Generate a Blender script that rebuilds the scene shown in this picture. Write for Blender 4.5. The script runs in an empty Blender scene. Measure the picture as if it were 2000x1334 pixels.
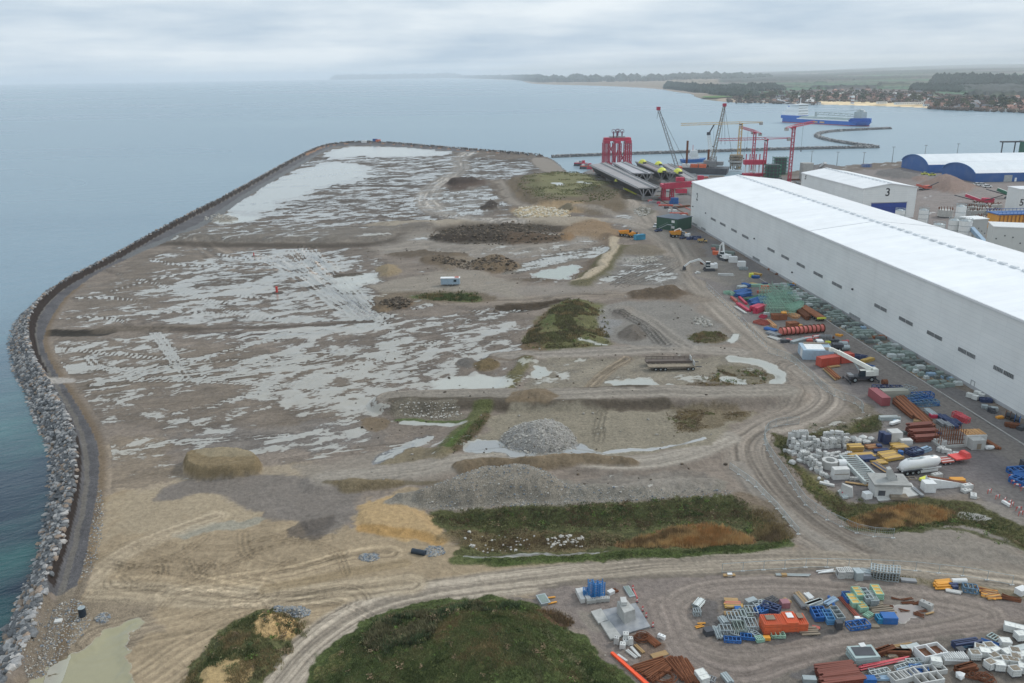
import bpy,bmesh,math,random
import numpy as np
from mathutils import Vector,Matrix
random.seed(7);rng=np.random.default_rng(7)
sc=bpy.context.scene
COL=sc.collection
H=80.0;FPX=1600.0
PIT=math.atan(521.5/FPX);ROL=math.atan(0.0145)
sP,cP,sR,cR=math.sin(PIT),math.cos(PIT),math.sin(ROL),math.cos(ROL)
AX_R=Vector((cR,-sR*sP,-sR*cP));AX_U=Vector((sR,cR*sP,cR*cP));AX_F=Vector((0,cP,-sP))
cam=bpy.data.cameras.new('camera');camo=bpy.data.objects.new('camera',cam);COL.objects.link(camo)
cam.sensor_width=36;cam.lens=FPX/2000*36;cam.clip_start=1;cam.clip_end=90000
m=Matrix.Identity(4)
for i in range(3):
 m[i][0]=AX_R[i];m[i][1]=AX_U[i];m[i][2]=-AX_F[i]
m[0][3],m[1][3],m[2][3]=0,0,H
camo.matrix_world=m
sc.camera=camo
SUN_EL,SUN_AZ=math.radians(38),math.radians(62)
world=bpy.data.worlds.new('World');sc.world=world;world.use_nodes=True
nt=world.node_tree;N=nt.nodes;L=nt.links;N.clear()
out=N.new('ShaderNodeOutputWorld')
sky=N.new('ShaderNodeTexSky');sky.sky_type='NISHITA';sky.sun_disc=False
sky.sun_elevation=SUN_EL;sky.sun_rotation=SUN_AZ;sky.altitude=80;sky.dust_density=2.0
bg1=N.new('ShaderNodeBackground');L.new(sky.outputs[0],bg1.inputs[0]);bg1.inputs[1].default_value=0.06
tc=N.new('ShaderNodeTexCoord');sep=N.new('ShaderNodeSeparateXYZ');L.new(tc.outputs['Generated'],sep.inputs[0])
def wmath(op,a,b=None,c=None,clamp=False):
 n=N.new('ShaderNodeMath');n.operation=op;n.use_clamp=clamp
 for i,v in enumerate((a,b,c)):
  if v is None:continue
  if isinstance(v,(int,float)):n.inputs[i].default_value=v
  else:L.new(v,n.inputs[i])
 return n.outputs[0]
z=wmath('MAXIMUM',sep.outputs[2],0.0)
dz=wmath('ADD',z,0.035)
cx=wmath('DIVIDE',sep.outputs[0],dz);cy=wmath('DIVIDE',sep.outputs[1],dz)
comb=N.new('ShaderNodeCombineXYZ');L.new(cx,comb.inputs[0]);L.new(cy,comb.inputs[1])
nz=N.new('ShaderNodeTexNoise');nz.inputs['Scale'].default_value=0.16;nz.inputs['Detail'].default_value=5;nz.inputs['Roughness'].default_value=0.5
L.new(comb.outputs[0],nz.inputs['Vector'])
mp=N.new('ShaderNodeMapping');mp.inputs['Scale'].default_value=(1.6,1.0,9.0);L.new(tc.outputs['Generated'],mp.inputs[0])
nz2=N.new('ShaderNodeTexNoise');nz2.inputs['Scale'].default_value=2.6;nz2.inputs['Detail'].default_value=5;nz2.inputs['Roughness'].default_value=0.55
L.new(mp.outputs[0],nz2.inputs['Vector'])
cl=wmath('ADD',wmath('MULTIPLY',nz.outputs[0],0.45),wmath('MULTIPLY',nz2.outputs[0],0.55))
cr_=N.new('ShaderNodeValToRGB');L.new(cl,cr_.inputs[0])
cr_.color_ramp.elements[0].position=0.40;cr_.color_ramp.elements[0].color=(0.43,0.535,0.645,1)
cr_.color_ramp.elements[1].position=0.60;cr_.color_ramp.elements[1].color=(0.76,0.82,0.86,1)
lum=wmath('ADD',wmath('MULTIPLY',z,0.12),1.02)
bg2=N.new('ShaderNodeBackground');L.new(cr_.outputs[0],bg2.inputs[0]);L.new(lum,bg2.inputs[1])
mix=N.new('ShaderNodeMixShader');mix.inputs[0].default_value=0.93
L.new(bg1.outputs[0],mix.inputs[1]);L.new(bg2.outputs[0],mix.inputs[2]);L.new(mix.outputs[0],out.inputs[0])
sun=bpy.data.lights.new('sun','SUN');suno=bpy.data.objects.new('sun',sun);COL.objects.link(suno)
sun.energy=1.45;sun.angle=math.radians(11);sun.color=(1.0,0.95,0.88)
sd=Vector((math.sin(SUN_AZ)*math.cos(SUN_EL),math.cos(SUN_AZ)*math.cos(SUN_EL),math.sin(SUN_EL)))
suno.rotation_euler=sd.to_track_quat('Z','Y').to_euler()
sc.view_settings.view_transform='Standard';sc.view_settings.look='None'
sc.view_settings.exposure=0.22;sc.view_settings.gamma=1.0;sc.view_settings.use_curve_mapping=False
sc.cycles.volume_bounces=1;sc.cycles.max_bounces=6;sc.cycles.volume_step_rate=10
def at(px,py,z=0.0):
 """the point at height z that is seen at a pixel of the 2000 x 1334 photograph"""
 d=AX_F+AX_R*((px-1000)/FPX)+AX_U*((667-py)/FPX)
 t=(z-H)/d.z
 return Vector((d.x*t,d.y*t,z))
def proj(v):
 w=Vector(v)-Vector((0,0,H));c=w.dot(AX_F)
 return 1000+FPX*w.dot(AX_R)/c,667-FPX*w.dot(AX_U)/c
def hgt(px,py,pyt,z0=0.0):
 """height above z0 of a point seen straight above the base pixel"""
 b=at(px,py,z0);lo,hi=z0,z0+200
 for _ in range(40):
  mm=(lo+hi)/2
  if proj((b.x,b.y,mm))[1]>pyt:lo=mm
  else:hi=mm
 return lo-z0
def PP(s):
 return[tuple(float(v)for v in q.split(','))for q in s.split()]
def W(s,z=0.0):
 """pixel string -> list of world points on the plane z"""
 return[at(x,y,z)for x,y in(PP(s)if isinstance(s,str)else s)]
MATS={}
def mat(name,color,rough=0.7,metal=0.0,var=0.18,scale=0.6,bump=0.0,dirt=0.0,dirtcol=(0.12,0.10,0.08)):
 if name in MATS:return MATS[name]
 M=bpy.data.materials.new(name);M.use_nodes=True;t=M.node_tree;n=t.nodes;b=n['Principled BSDF']
 tcn=n.new('ShaderNodeTexCoord');no=n.new('ShaderNodeTexNoise');no.inputs['Scale'].default_value=scale
 no.inputs['Detail'].default_value=5;no.inputs['Roughness'].default_value=0.65
 t.links.new(tcn.outputs['Object'],no.inputs['Vector'])
 r=n.new('ShaderNodeValToRGB');r.color_ramp.elements[0].position=0.3;r.color_ramp.elements[1].position=0.7
 r.color_ramp.elements[0].color=tuple(max(0,c*(1-var))for c in color)+(1,)
 r.color_ramp.elements[1].color=tuple(min(1,c*(1+var))for c in color)+(1,)
 t.links.new(no.outputs[0],r.inputs[0]);src=r.outputs[0]
 oi=n.new('ShaderNodeObjectInfo');hs=n.new('ShaderNodeHueSaturation')
 mr=n.new('ShaderNodeMapRange');mr.inputs[3].default_value=0.88;mr.inputs[4].default_value=1.12
 t.links.new(oi.outputs['Random'],mr.inputs[0]);t.links.new(mr.outputs[0],hs.inputs['Value']);t.links.new(src,hs.inputs['Color']);src=hs.outputs[0]
 if dirt:
  n2=n.new('ShaderNodeTexNoise');n2.inputs['Scale'].default_value=scale*2.3;n2.inputs['Detail'].default_value=6
  t.links.new(tcn.outputs['Object'],n2.inputs['Vector'])
  mr2=n.new('ShaderNodeMapRange');mr2.inputs[1].default_value=0.48;mr2.inputs[2].default_value=0.68;mr2.inputs[4].default_value=dirt
  t.links.new(n2.outputs[0],mr2.inputs[0])
  mx=n.new('ShaderNodeMix');mx.data_type='RGBA';t.links.new(mr2.outputs[0],mx.inputs[0]);t.links.new(src,mx.inputs[6]);mx.inputs[7].default_value=dirtcol+(1,)
  src=mx.outputs[2]
 t.links.new(src,b.inputs['Base Color']);b.inputs['Roughness'].default_value=rough;b.inputs['Specular IOR Level'].default_value=.12 if rough>=.75 else.4;b.inputs['Metallic'].default_value=metal
 if bump:
  bp=n.new('ShaderNodeBump');bp.inputs['Distance'].default_value=bump;bp.inputs['Strength'].default_value=1
  n3=n.new('ShaderNodeTexNoise');n3.inputs['Scale'].default_value=scale*4;n3.inputs['Detail'].default_value=4
  t.links.new(tcn.outputs['Object'],n3.inputs['Vector']);t.links.new(n3.outputs[0],bp.inputs['Height']);t.links.new(bp.outputs[0],b.inputs['Normal'])
 MATS[name]=M
 return M
def link(name,me,parent=None,loc=None):
 o=bpy.data.objects.new(name,me);COL.objects.link(o)
 if parent is not None:o.parent=parent
 if loc is not None:o.location=loc
 return o
def tag(o,label=None,cat=None,group=None,kind=None):
 if label:o['label']=label
 if cat:o['category']=cat
 if group:o['group']=group
 if kind:o['kind']=kind
 return o
def empty(name,loc,rz,label,cat,group=None):
 o=bpy.data.objects.new(name,None);COL.objects.link(o);o.location=loc;o.rotation_euler=(0,0,rz);o.empty_display_size=0.5
 return tag(o,label,cat,group)
class MB:
 """collects simple shapes into one mesh"""
 def __init__(s):s.v=[];s.f=[];s.mi=[];s.cur=0
 def add(s,vs,fs):
  n=len(s.v);s.v.extend([tuple(v)for v in vs]);s.f.extend([tuple(i+n for i in f)for f in fs]);s.mi.extend([s.cur]*len(fs));return s
 def box(s,c,d,rz=0.0,top=1.0,ry=0.0):
  """box centred on x,y, standing on c.z; top scales the upper face"""
  co,si=math.cos(rz),math.sin(rz);vs=[]
  for k,(zz,q)in enumerate(((0,1.0),(d[2],top))):
   for sx,sy in((-1,-1),(1,-1),(1,1),(-1,1)):
    x,y=sx*d[0]/2*q,sy*d[1]/2*q;z_=zz
    if ry:x,z_=x*math.cos(ry)+z_*math.sin(ry),-x*math.sin(ry)+z_*math.cos(ry)
    vs.append((c[0]+x*co-y*si,c[1]+x*si+y*co,c[2]+z_))
  return s.add(vs,[(3,2,1,0),(4,5,6,7),(0,1,5,4),(1,2,6,5),(2,3,7,6),(3,0,4,7)])
 def bar(s,a,b,w,h=None,n=4):
  """bar of rectangular (n=4) or round section from a to b"""
  a,b=Vector(a),Vector(b);d=b-a
  if d.length<1e-6:return s
  h=w if h is None else h;d.normalize()
  u=d.cross(Vector((0,0,1)));
  if u.length<1e-3:u=Vector((1,0,0))
  u.normalize();v=u.cross(d).normalized();vs=[]
  for p in(a,b):
   for k in range(n):
    an=2*math.pi*(k+0.5)/n
    q=1/math.cos(math.pi/n)if n==4 else 1
    vs.append(p+u*(math.cos(an)*w/2*q)+v*(math.sin(an)*h/2*q))
  fs=[tuple(reversed(range(n))),tuple(range(n,2*n))]+[(k,(k+1)%n,n+(k+1)%n,n+k)for k in range(n)]
  return s.add(vs,fs)
 def cyl(s,a,b,r,r2=None,n=12,cap=True):
  a,b=Vector(a),Vector(b);d=(b-a).normalized();r2=r if r2 is None else r2
  u=d.cross(Vector((0,0,1)))
  if u.length<1e-3:u=Vector((1,0,0))
  u.normalize();v=d.cross(u).normalized();vs=[]
  for p,rr in((a,r),(b,r2)):
   for k in range(n):
    an=2*math.pi*k/n;vs.append(p+u*math.cos(an)*rr+v*math.sin(an)*rr)
  fs=[(k,(k+1)%n,n+(k+1)%n,n+k)for k in range(n)]
  if cap:fs+=[tuple(reversed(range(n))),tuple(range(n,2*n))]
  return s.add(vs,fs)
 def tube(s,pts,r,n=6):
  for p,q in zip(pts,pts[1:]):s.cyl(p,q,r,n=n)
  return s
 def prism(s,pts,z0,z1):
  n=len(pts);vs=[(p[0],p[1],z0)for p in pts]+[(p[0],p[1],z1)for p in pts]
  a=sum(pts[i][0]*pts[(i+1)%n][1]-pts[(i+1)%n][0]*pts[i][1]for i in range(n))
  fs=[tuple(reversed(range(n))),tuple(range(n,2*n))]+[(k,(k+1)%n,n+(k+1)%n,n+k)for k in range(n)]
  if a<0:fs=[tuple(reversed(f))for f in fs]
  return s.add(vs,fs)
 def extr(s,prof,a,b):
  """profile in (u, z) swept from ground point a to b; u is to the left of the direction"""
  a,b=Vector(a),Vector(b);d=(b-a).normalized();u=Vector((-d.y,d.x,0)).normalized();n=len(prof)
  vs=[p+u*q[0]+Vector((0,0,q[1]))for p in(a,b)for q in prof]
  fs=[tuple(range(n)),tuple(reversed(range(n,2*n)))]+[(k,n+k,n+(k+1)%n,(k+1)%n)for k in range(n)]
  return s.add(vs,fs)
 def build(s,name,mats,parent=None,smooth=False,loc=None,fix=False):
  me=bpy.data.meshes.new(name);me.from_pydata(s.v,[],s.f)
  for mm in(mats if isinstance(mats,(list,tuple))else[mats]):me.materials.append(mm)
  if any(s.mi):me.polygons.foreach_set('material_index',s.mi)
  if fix:
   bm=bmesh.new();bm.from_mesh(me);bmesh.ops.recalc_face_normals(bm,faces=bm.faces);bm.to_mesh(me);bm.free()
  if smooth:me.polygons.foreach_set('use_smooth',[True]*len(me.polygons))
  me.update()
  return link(name,me,parent,loc)
def copy_tree(o,parent=None):
 c=o.copy();COL.objects.link(c)
 if parent is not None:c.parent=parent
 for ch in list(KIDS.get(o.name,()))or[q for q in o.children]:copy_tree(ch,c)
 return c
KIDS={}
def vnoise(x,y,seed=0):
 xi=np.floor(x).astype(np.int64);yi=np.floor(y).astype(np.int64);fx=x-xi;fy=y-yi
 fx=fx*fx*(3-2*fx);fy=fy*fy*(3-2*fy)
 def h(a,b):
  n=(a*374761393+b*668265263+seed*974634777)&0x7fffffff
  n=((n^(n>>13))*1274126177)&0x7fffffff
  n=n^(n>>16)
  return(n&0xffff)/65535.0
 return(h(xi,yi)*(1-fx)+h(xi+1,yi)*fx)*(1-fy)+(h(xi,yi+1)*(1-fx)+h(xi+1,yi+1)*fx)*fy
def fbm(x,y,scale,seed=0,oct=4,ax=1.0,ang=0.0):
 """fractal noise 0..1, scale = size in metres, ax stretches along the direction ang"""
 c,s_=math.cos(ang),math.sin(ang);u=(x*c+y*s_)/scale/ax;v=(-x*s_+y*c)/scale
 t=np.zeros_like(x);a=0.5;tot=0
 for o in range(oct):
  t+=a*vnoise(u+o*17.3,v-o*9.1,seed+o);tot+=a;a*=0.55;u=u*2.03;v=v*2.03
 return t/tot
def seg_dist(X,Y,pts,closed=False):
 """distance, signed side offset (left positive) and length along a polyline"""
 best=np.full(X.shape,1e9);side=np.zeros(X.shape);along=np.zeros(X.shape);acc=0.0
 P_=list(pts)+([pts[0]]if closed else[])
 for a,b in zip(P_,P_[1:]):
  dx,dy=b[0]-a[0],b[1]-a[1];l2=dx*dx+dy*dy+1e-9;l=math.sqrt(l2)
  t=np.clip(((X-a[0])*dx+(Y-a[1])*dy)/l2,0,1)
  ex=X-(a[0]+t*dx);ey=Y-(a[1]+t*dy);d=np.sqrt(ex*ex+ey*ey)
  k=d<best;best[k]=d[k]
  side[k]=(np.sign(dx*ey-dy*ex)*d)[k];along[k]=(acc+t*l)[k];acc+=l
 return best,side,along
def inside(X,Y,pts):
 r=np.zeros(X.shape,bool);n=len(pts)
 for i in range(n):
  x0,y0=pts[i][0],pts[i][1];x1,y1=pts[(i+1)%n][0],pts[(i+1)%n][1]
  if y0==y1:continue
  r^=((y0>Y)!=(y1>Y))&(X<(x1-x0)*(Y-y0)/(y1-y0)+x0)
 return r
def poly_sd(X,Y,pts):
 """signed distance, negative inside"""
 d,_,_=seg_dist(X,Y,pts,True)
 return np.where(inside(X,Y,pts),-d,d)
def sstep(a,b,x):
 t=np.clip((x-a)/(b-a),0,1);return t*t*(3-2*t)
def smooth_poly(pts,k=2,closed=False):
 """corner cutting: rounder outlines from few points"""
 P_=[Vector((p[0],p[1],0))for p in pts]
 for _ in range(k):
  Q=[];n=len(P_)
  rngs=range(n if closed else n-1)
  if not closed:Q.append(P_[0])
  for i in rngs:
   a,b=P_[i],P_[(i+1)%n];Q+=[a*0.75+b*0.25,a*0.25+b*0.75]
  if not closed:Q.append(P_[-1])
  P_=Q
 return P_
SHORE=("-260,1700 -120,1450 0,1255 24,1192 51,1129 72,1081 84,1040 92,997 100,960 102,913 98,867 76,816 53,765 33,726 18,682 19,647 35,612 80,578 152,535 224,497 296,456 "
         "363,420 420,392 492,353 564,313 624,285 660,279 708,276 756,278 804,282 900,290 1000,298 1055,303 1078,307 1112,338 1128,339 1150,330 1185,319 1240,332 1330,337 1400,345 1500,343 1560,330 1627,325 1675,319 1760,314 2000,300 2500,272")
CREST=("-170,1700 -60,1480 45,1300 68,1235 90,1168 102,1126 117,1084 127,1045 138,1002 145,964 149,918 148,887 138,844 115,793 95,760 81,736 61,698 53,662 56,634 66,611 87,585 120,560 "
         "152,542 224,506 296,463 368,425 424,397 496,357 567,316 626,287 661,281 708,278 756,280 804,284 900,292 1000,300 1053,305")
ROADIN=("-60,1700 0,1500 100,1300 130,1200 150,1144 166,1099 178,1027 190,964 195,903 188,857 163,811 135,765 112,733 84,680 86,647 102,616 127,580 153,560 "
          "188,535 229,514 301,482 378,451 416,432 492,378 564,337 636,294 660,285 732,284 900,297")
land=W(SHORE)+[Vector((1600,1500,0)),Vector((2600,300,0)),Vector((2600,-400,0)),Vector((-400,-400,0))]
SHW=smooth_poly(W(SHORE),1);LAND=SHW+land[-4:]
CRW=smooth_poly(W(CREST),2);RIW=smooth_poly(W(ROADIN),2)
vy=np.concatenate([np.arange(262,1420,1.9),np.linspace(1425,1900,14)])
rr=np.array([at(1000,v).y for v in vy]);rr=np.concatenate([rr,[50,35,20]])
az=np.radians(np.concatenate([np.linspace(-60,-38.5,10),np.linspace(-38,38,830),np.linspace(38.5,64,12)]))
NR,NA=len(rr),len(az)
R2,A2=np.meshgrid(rr,az,indexing='ij')
X=(R2*np.sin(A2)).ravel();Y=(R2*np.cos(A2)).ravel()
NV=X.size
d_sh,_,_=seg_dist(X,Y,SHW);ins=inside(X,Y,LAND);sd_land=np.where(ins,d_sh,-d_sh)
keep=sd_land>-9
Z=np.zeros(NV);C=np.zeros((NV,3));WET=np.zeros(NV);VEG=np.zeros(NV);GRV=np.zeros(NV)
n1=fbm(X,Y,60,1,4,2.0);n2=fbm(X,Y,9,2,4,2.5,0.12);n3=fbm(X,Y,2.2,3,3)
n4=fbm(X,Y,5,5,4,4.0,0.1);RWp=np.sqrt(X*X+Y*Y)
C[:]=np.array([0.215,0.185,0.160])*(0.28+0.42*n1+0.45*n2+0.18*n3+0.45*n4)[:,None]*np.clip(1.12-(RWp-200)/1500,.8,1.12)[:,None]
WET[:]=0.36
RW=np.sqrt(X*X+Y*Y)
XW=X+(fbm(X,Y,11,201,4)-0.5)*9.0*np.clip(RW/260,0.3,2.2)+(fbm(X,Y,2.5,205,3)-0.5)*2.2
YW=Y+(fbm(X,Y,13,203,4)-0.5)*8.0*np.clip(RW/260,0.3,2.8)+(fbm(X,Y,2.0,207,3)-0.5)*1.8
def sub(pts,m_):
 xs=[p[0]for p in pts];ys=[p[1]for p in pts]
 return np.nonzero((X>min(xs)-m_)&(X<max(xs)+m_)&(Y>min(ys)-m_)&(Y<max(ys)+m_))[0]
def paint(s,col=None,fe=2.0,amt=1.0,warp=0.0,wet=None,veg=None,grv=None,h=None,ws=12.0,hs=None,var=0.0):
 """colour / wetness / height of an area; fe = soft edge in metres, warp = raggedness of the edge"""
 pts=smooth_poly(W(s),2,True);q_=min(1.3,max(.16,(sum(math.hypot(p[0],p[1])for p in pts)/len(pts)/330)**1.3));fe*=q_;ws*=max(.3,q_);k=sub(pts,fe+warp+10+(hs or 0))
 x,y=(XW[k],YW[k])if warp>0.45 else(X[k],Y[k]);sd=poly_sd(x,y,pts);w0=sd.copy()
 if warp:sd=sd+(fbm(x,y,ws,11,4)-0.5)*2*warp
 a=sstep(fe,-fe,sd)*amt
 if col is not None:
  c=np.array(col)[None,:]*np.ones((len(k),1))
  if var:c=c*(1+var*(fbm(x,y,ws*0.5,23,4)-0.5)*2)[:,None]
  C[k]=C[k]*(1-a[:,None])+c*a[:,None]
 for arr,v in((WET,wet),(VEG,veg),(GRV,grv)):
  if v is not None:arr[k]=arr[k]*(1-a)+v*a
 if h is not None:
  hh=sstep(0,-(hs or 3.0),w0+(fbm(x,y,8,31,3)-0.5)*(hs or 3.0)*0.5)
  Z[k]+=h*hh
def stroke(s,w,col=None,fe=None,amt=1.0,wet=None,veg=None,grv=None,h=None,hw=None,tracks=0.0,tf=1.6,var=0.0,warp=0.0,lift=0.0):
 pts=smooth_poly(W(s),2);q_=min(1.2,max(.25,sum(math.hypot(p[0],p[1])for p in pts)/len(pts)/330));k=sub(pts,w+8+(hw or 0));x,y=(X[k]+XW[k])/2 if not tracks else X[k],(Y[k]+YW[k])/2 if not tracks else Y[k]
 d,sd,al=seg_dist(x,y,pts);fe=(fe if fe is not None else w*0.3)*q_
 if warp:d=d+(fbm(x,y,6,41,3)-0.5)*2*warp
 a=sstep(w/2+fe,w/2-fe,d)*amt
 if col is not None:
  c=np.array(col)[None,:]*np.ones((len(k),1))
  if var:c=c*(1+var*(fbm(x,y,7,29,4)-0.5)*2)[:,None]
  C[k]=C[k]*(1-a[:,None])+c*a[:,None]
 for arr,v in((WET,wet),(VEG,veg),(GRV,grv)):
  if v is not None:arr[k]=arr[k]*(1-a)+v*a
 if tracks:
  t=fbm(sd*tf,al*0.02,1.0,51,3)-0.5;t2=fbm(sd*tf*2.7,al*0.05,1.0,57,2)-0.5
  tt=(t*1.0+t2*0.7)
  C[k]*=(1+a*tracks*tt*2.3)[:,None];Z[k]+=a*tracks*tt*0.35;WET[k]+=a*tracks*np.maximum(tt,-0.1)*(-0.25)
 if h is not None:Z[k]+=h*np.exp(-(d/(hw or w/2))**2)*(0.75+0.5*fbm(x,y,7,33,3))
 if lift:Z[k]+=lift*sstep(w/2+3.0,w/2,d)
def tyre(s,w,dark=0.5,wetb=0.25,n=2):
 if not isinstance(s,str):return tyre_w(s,w,dark,wetb,n)
 return tyre_w(W(s),w,dark,wetb,n)
def tyre_w(pts_,w,dark,wetb,n):
 """a pair (or more) of wheel ruts with water standing in them"""
 pts=smooth_poly(pts_,3);k=sub(pts,w+3);x,y=X[k],Y[k];d,sd,al=seg_dist(x,y,pts)
 e=sstep(w/2+0.6,w/2,d);ph=np.cos(sd/w*2*np.pi*n+2.0*(fbm(x,y,14,61,2)-0.5))
 brk=0.4+1.2*fbm(al,sd*0,9,63,3)
 C[k]*=(1-e*dark*0.5*(ph>0.2)*brk)[:,None];WET[k]+=e*wetb*(ph<-0.2)*brk;Z[k]+=e*0.10*ph
def mound(s,h,slope,col=None,fe=1.0,var=0.15,rough=0.35,grv=None,veg=None,wet=0.0,warp=0.6,flat=None):
 """heap with a rounded top: height grows with the distance from its foot"""
 pts=smooth_poly(W(s),2,True);k=sub(pts,10);x,y=(XW[k]+X[k])/2,(YW[k]+Y[k])/2;sd=poly_sd(x,y,pts)+(fbm(x,y,4,71,3)-0.5)*warp*2
 h*=1.1;hh=h*(1-np.exp(-np.maximum(-sd,0)/slope))/(1-math.exp(-1.6));hh=np.minimum(hh,h if flat is None else flat*1.2)
 Z[k]+=hh*(1+1.6*rough*(fbm(x,y,2.6,73,3)-0.5)+.5*rough*(fbm(x,y,6,77,3)-.5))
 a=sstep(fe,-fe,sd)
 if col is not None:
  c=np.array(col)[None,:]*(1+var*(fbm(x,y,3,75,4)-0.5)*2)[:,None]
  C[k]=C[k]*(1-a[:,None])+c*a[:,None]
 for arr,v in((WET,wet),(VEG,veg),(GRV,grv)):
  if v is not None:arr[k]=arr[k]*(1-a)+v*a
MUD=(0.235,0.205,0.178);MUDL=(0.31,0.285,0.255);SAND=(0.325,0.262,0.182);SANDY=(0.43,0.31,0.17);DK=(0.075,0.062,0.05);BR=(0.15,0.115,0.082)
GREY=(0.23,0.225,0.22);ROAD=(0.275,0.248,0.218);GRASS=(0.05,0.062,0.025);BUSH=(0.085,0.092,0.042);DRY=(0.20,0.165,0.10);REED=(0.17,0.10,0.05)
SILT=(0.42,0.44,0.41)
paint("100,640 160,560 420,440 470,470 330,560 250,640",(0.27,0.235,0.20),8,0.7,14,wet=0.47)
paint("100,655 230,660 420,680 700,690 760,760 700,830 400,830 200,850 140,770 95,700",(0.265,0.225,0.185),8,0.7,8,wet=0.52)
paint("470,700 640,660 760,680 980,650 1010,690 930,720 980,760 800,790 760,820 560,820 440,760",None,8,1,10,wet=0.575)
paint("210,640 420,560 700,600 760,640 980,600 1030,640 900,670 600,665 300,665",None,6,1,8,wet=0.555)
paint("300,560 480,480 700,470 740,560 720,640 520,630 300,640",None,8,1,14,wet=0.55)
paint("440,400 640,290 880,300 1000,320 960,420 700,440 430,450",None,14,1,25,wet=0.53)
paint("330,830 700,830 760,870 520,880 460,900 340,880",(0.27,0.25,0.235),5,0.7,6,wet=0.55)
paint("180,850 340,850 350,960 230,1000 190,960",(0.33,0.275,0.215),6,0.9,5,wet=0.455)
paint("170,1140 180,1020 200,960 420,950 560,1010 700,1040 720,980 790,950 850,1010 900,1080 1100,1095 1560,1070 1700,1110 2000,1160 2000,1200 1500,1130 1000,1170 700,1200 560,1334 300,1500 60,1500 120,1300",SAND,3,1,5,wet=0.05,var=0.18)
paint("200,960 420,930 560,900 700,930 640,1000 420,1010 190,1060",(0.36,0.305,0.225),6,0.7,6,wet=0.15)
paint("130,1160 200,1160 330,1180 320,1240 230,1270 150,1334 20,1420 40,1320 90,1220",(0.27,0.225,0.17),3,0.9,3,wet=0,grv=0.8)
paint("320,945 420,935 510,925 560,930 690,945 705,985 690,1010 640,1050 600,1055 570,1020 500,1000 440,975 380,965 300,985",(0.215,0.195,0.18),2.5,0.95,2.5,wet=0.24,var=0.1)
paint("640,900 760,880 830,900 900,925 860,945 640,945 560,915",(0.30,0.27,0.235),4,0.8,3,wet=0.25)
paint("555,1055 585,1020 625,1020 660,1000 655,1030 620,1052 590,1060",(0.135,0.12,0.11),1.5,0.8,2,h=-0.8,hs=3)
paint("330,1042 430,1018 520,1008 530,1018 420,1040 340,1056",(0.33,0.32,0.27),1,0.9,1,wet=0.1)
paint("436,418 500,372 560,345 640,316 700,322 716,330 712,345 690,352 640,362 600,372 560,392 520,404 480,425",SILT,5,1,14,wet=1.5)
paint("640,300 660,288 760,286 880,296 890,303 760,306 690,304 640,312",SILT,4,1,10,wet=1.5)
paint("420,425 470,418 500,430 440,438",SILT,3,1,4,wet=0.9)
paint("330,455 420,445 560,440 700,446 760,440 860,434 860,452 790,456 760,468 700,476 560,476 420,474 332,474",(0.255,0.232,0.205),3,0.9,2,wet=0.44,h=2.2,hs=12)
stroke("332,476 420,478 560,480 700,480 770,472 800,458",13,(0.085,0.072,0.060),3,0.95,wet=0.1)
paint("700,438 800,432 1000,428 1180,424 1200,434 1100,438 1000,440 860,441 760,446",(0.345,0.305,0.25),3,1,2,wet=0.15,h=1.6,hs=6)
paint("830,446 900,437 1060,437 1110,440 1100,454 960,455 880,458 850,460",(0.085,0.070,0.055),4,0.9,4,wet=0,h=-1.2,hs=8)
paint("800,457 860,452 960,456 1090,458 1180,452 1180,470 1090,490 1000,500 900,520 830,500 740,500 720,484 780,474",(0.30,0.275,0.245),5,0.9,5,wet=0.40)
paint("1120,436 1170,430 1210,440 1200,470 1150,462 1110,462 1080,452",(0.24,0.165,0.095),3,0.8,4,wet=0,h=1.5,hs=8)
stroke("922,295 892,312 905,325 880,345 850,362 832,385 838,402 870,420 940,432 1000,436",17,(0.41,0.385,0.355),3,0.95,wet=0.42,tracks=0.5,tf=0.5)
paint("866,352 900,345 945,352 950,362 920,372 880,372 862,366",(0.085,0.06,0.048),3,0.9,6,wet=0,h=1.2,hs=8)
paint("925,405 950,398 975,395 972,408 945,412",(0.07,0.055,0.045),2,0.9,4,wet=0)
paint("870,375 960,360 985,390 960,420 900,420 865,400",(0.30,0.28,0.255),4,0.8,5,wet=0.56)
paint("1030,308 1072,307 1112,339 1062,340",(0.275,0.25,0.225),1,1,0,wet=0,grv=0.2)
paint("985,312 1030,309 1060,338 1000,344 960,350 950,330",None,5,1,5,wet=0.52)
paint("985,352 1038,342 1105,340 1170,342 1200,365 1245,385 1260,405 1180,420 1100,412 1040,402 1010,392 990,375",(0.155,0.125,0.088),4,1,3,wet=0,veg=0.3,h=3.0,hs=14)
paint("1035,343 1110,340 1165,344 1195,368 1150,372 1120,392 1080,395 1050,378",(0.185,0.185,0.095),5,0.9,5,wet=0.0,veg=0.5,var=0.2)
paint("1068,364 1100,367 1102,370 1078,369",SILT,1,1,1,wet=1.3)
paint("1120,362 1150,365 1152,367 1124,366",SILT,1,1,1,wet=1.3)
stroke("1032,350 1045,372 1056,392",7,(0.12,0.125,0.06),3,0.7,veg=0.6)
paint("1130,376 1165,370 1190,373 1192,384 1150,388 1132,384",(0.085,0.082,0.05),3,0.9,2,h=1.4,hs=6,veg=0.5)
stroke("970,352 985,375 1000,398 1040,402 1120,408 1200,416 1240,436",9,ROAD,2,0.9,wet=0.1,tracks=0.3,tf=0.6)
paint("960,352 972,352 990,385 975,400 968,375",(0.11,0.09,0.07),2,0.8,2,wet=0)
paint("1060,398 1140,404 1140,418 1040,415 1000,410",(0.33,0.24,0.14),4,0.8,4,wet=0)
paint("1180,425 1250,418 1270,430 1280,450 1240,446 1200,440",(0.33,0.31,0.285),3,0.8,4,wet=0.5)
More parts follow.
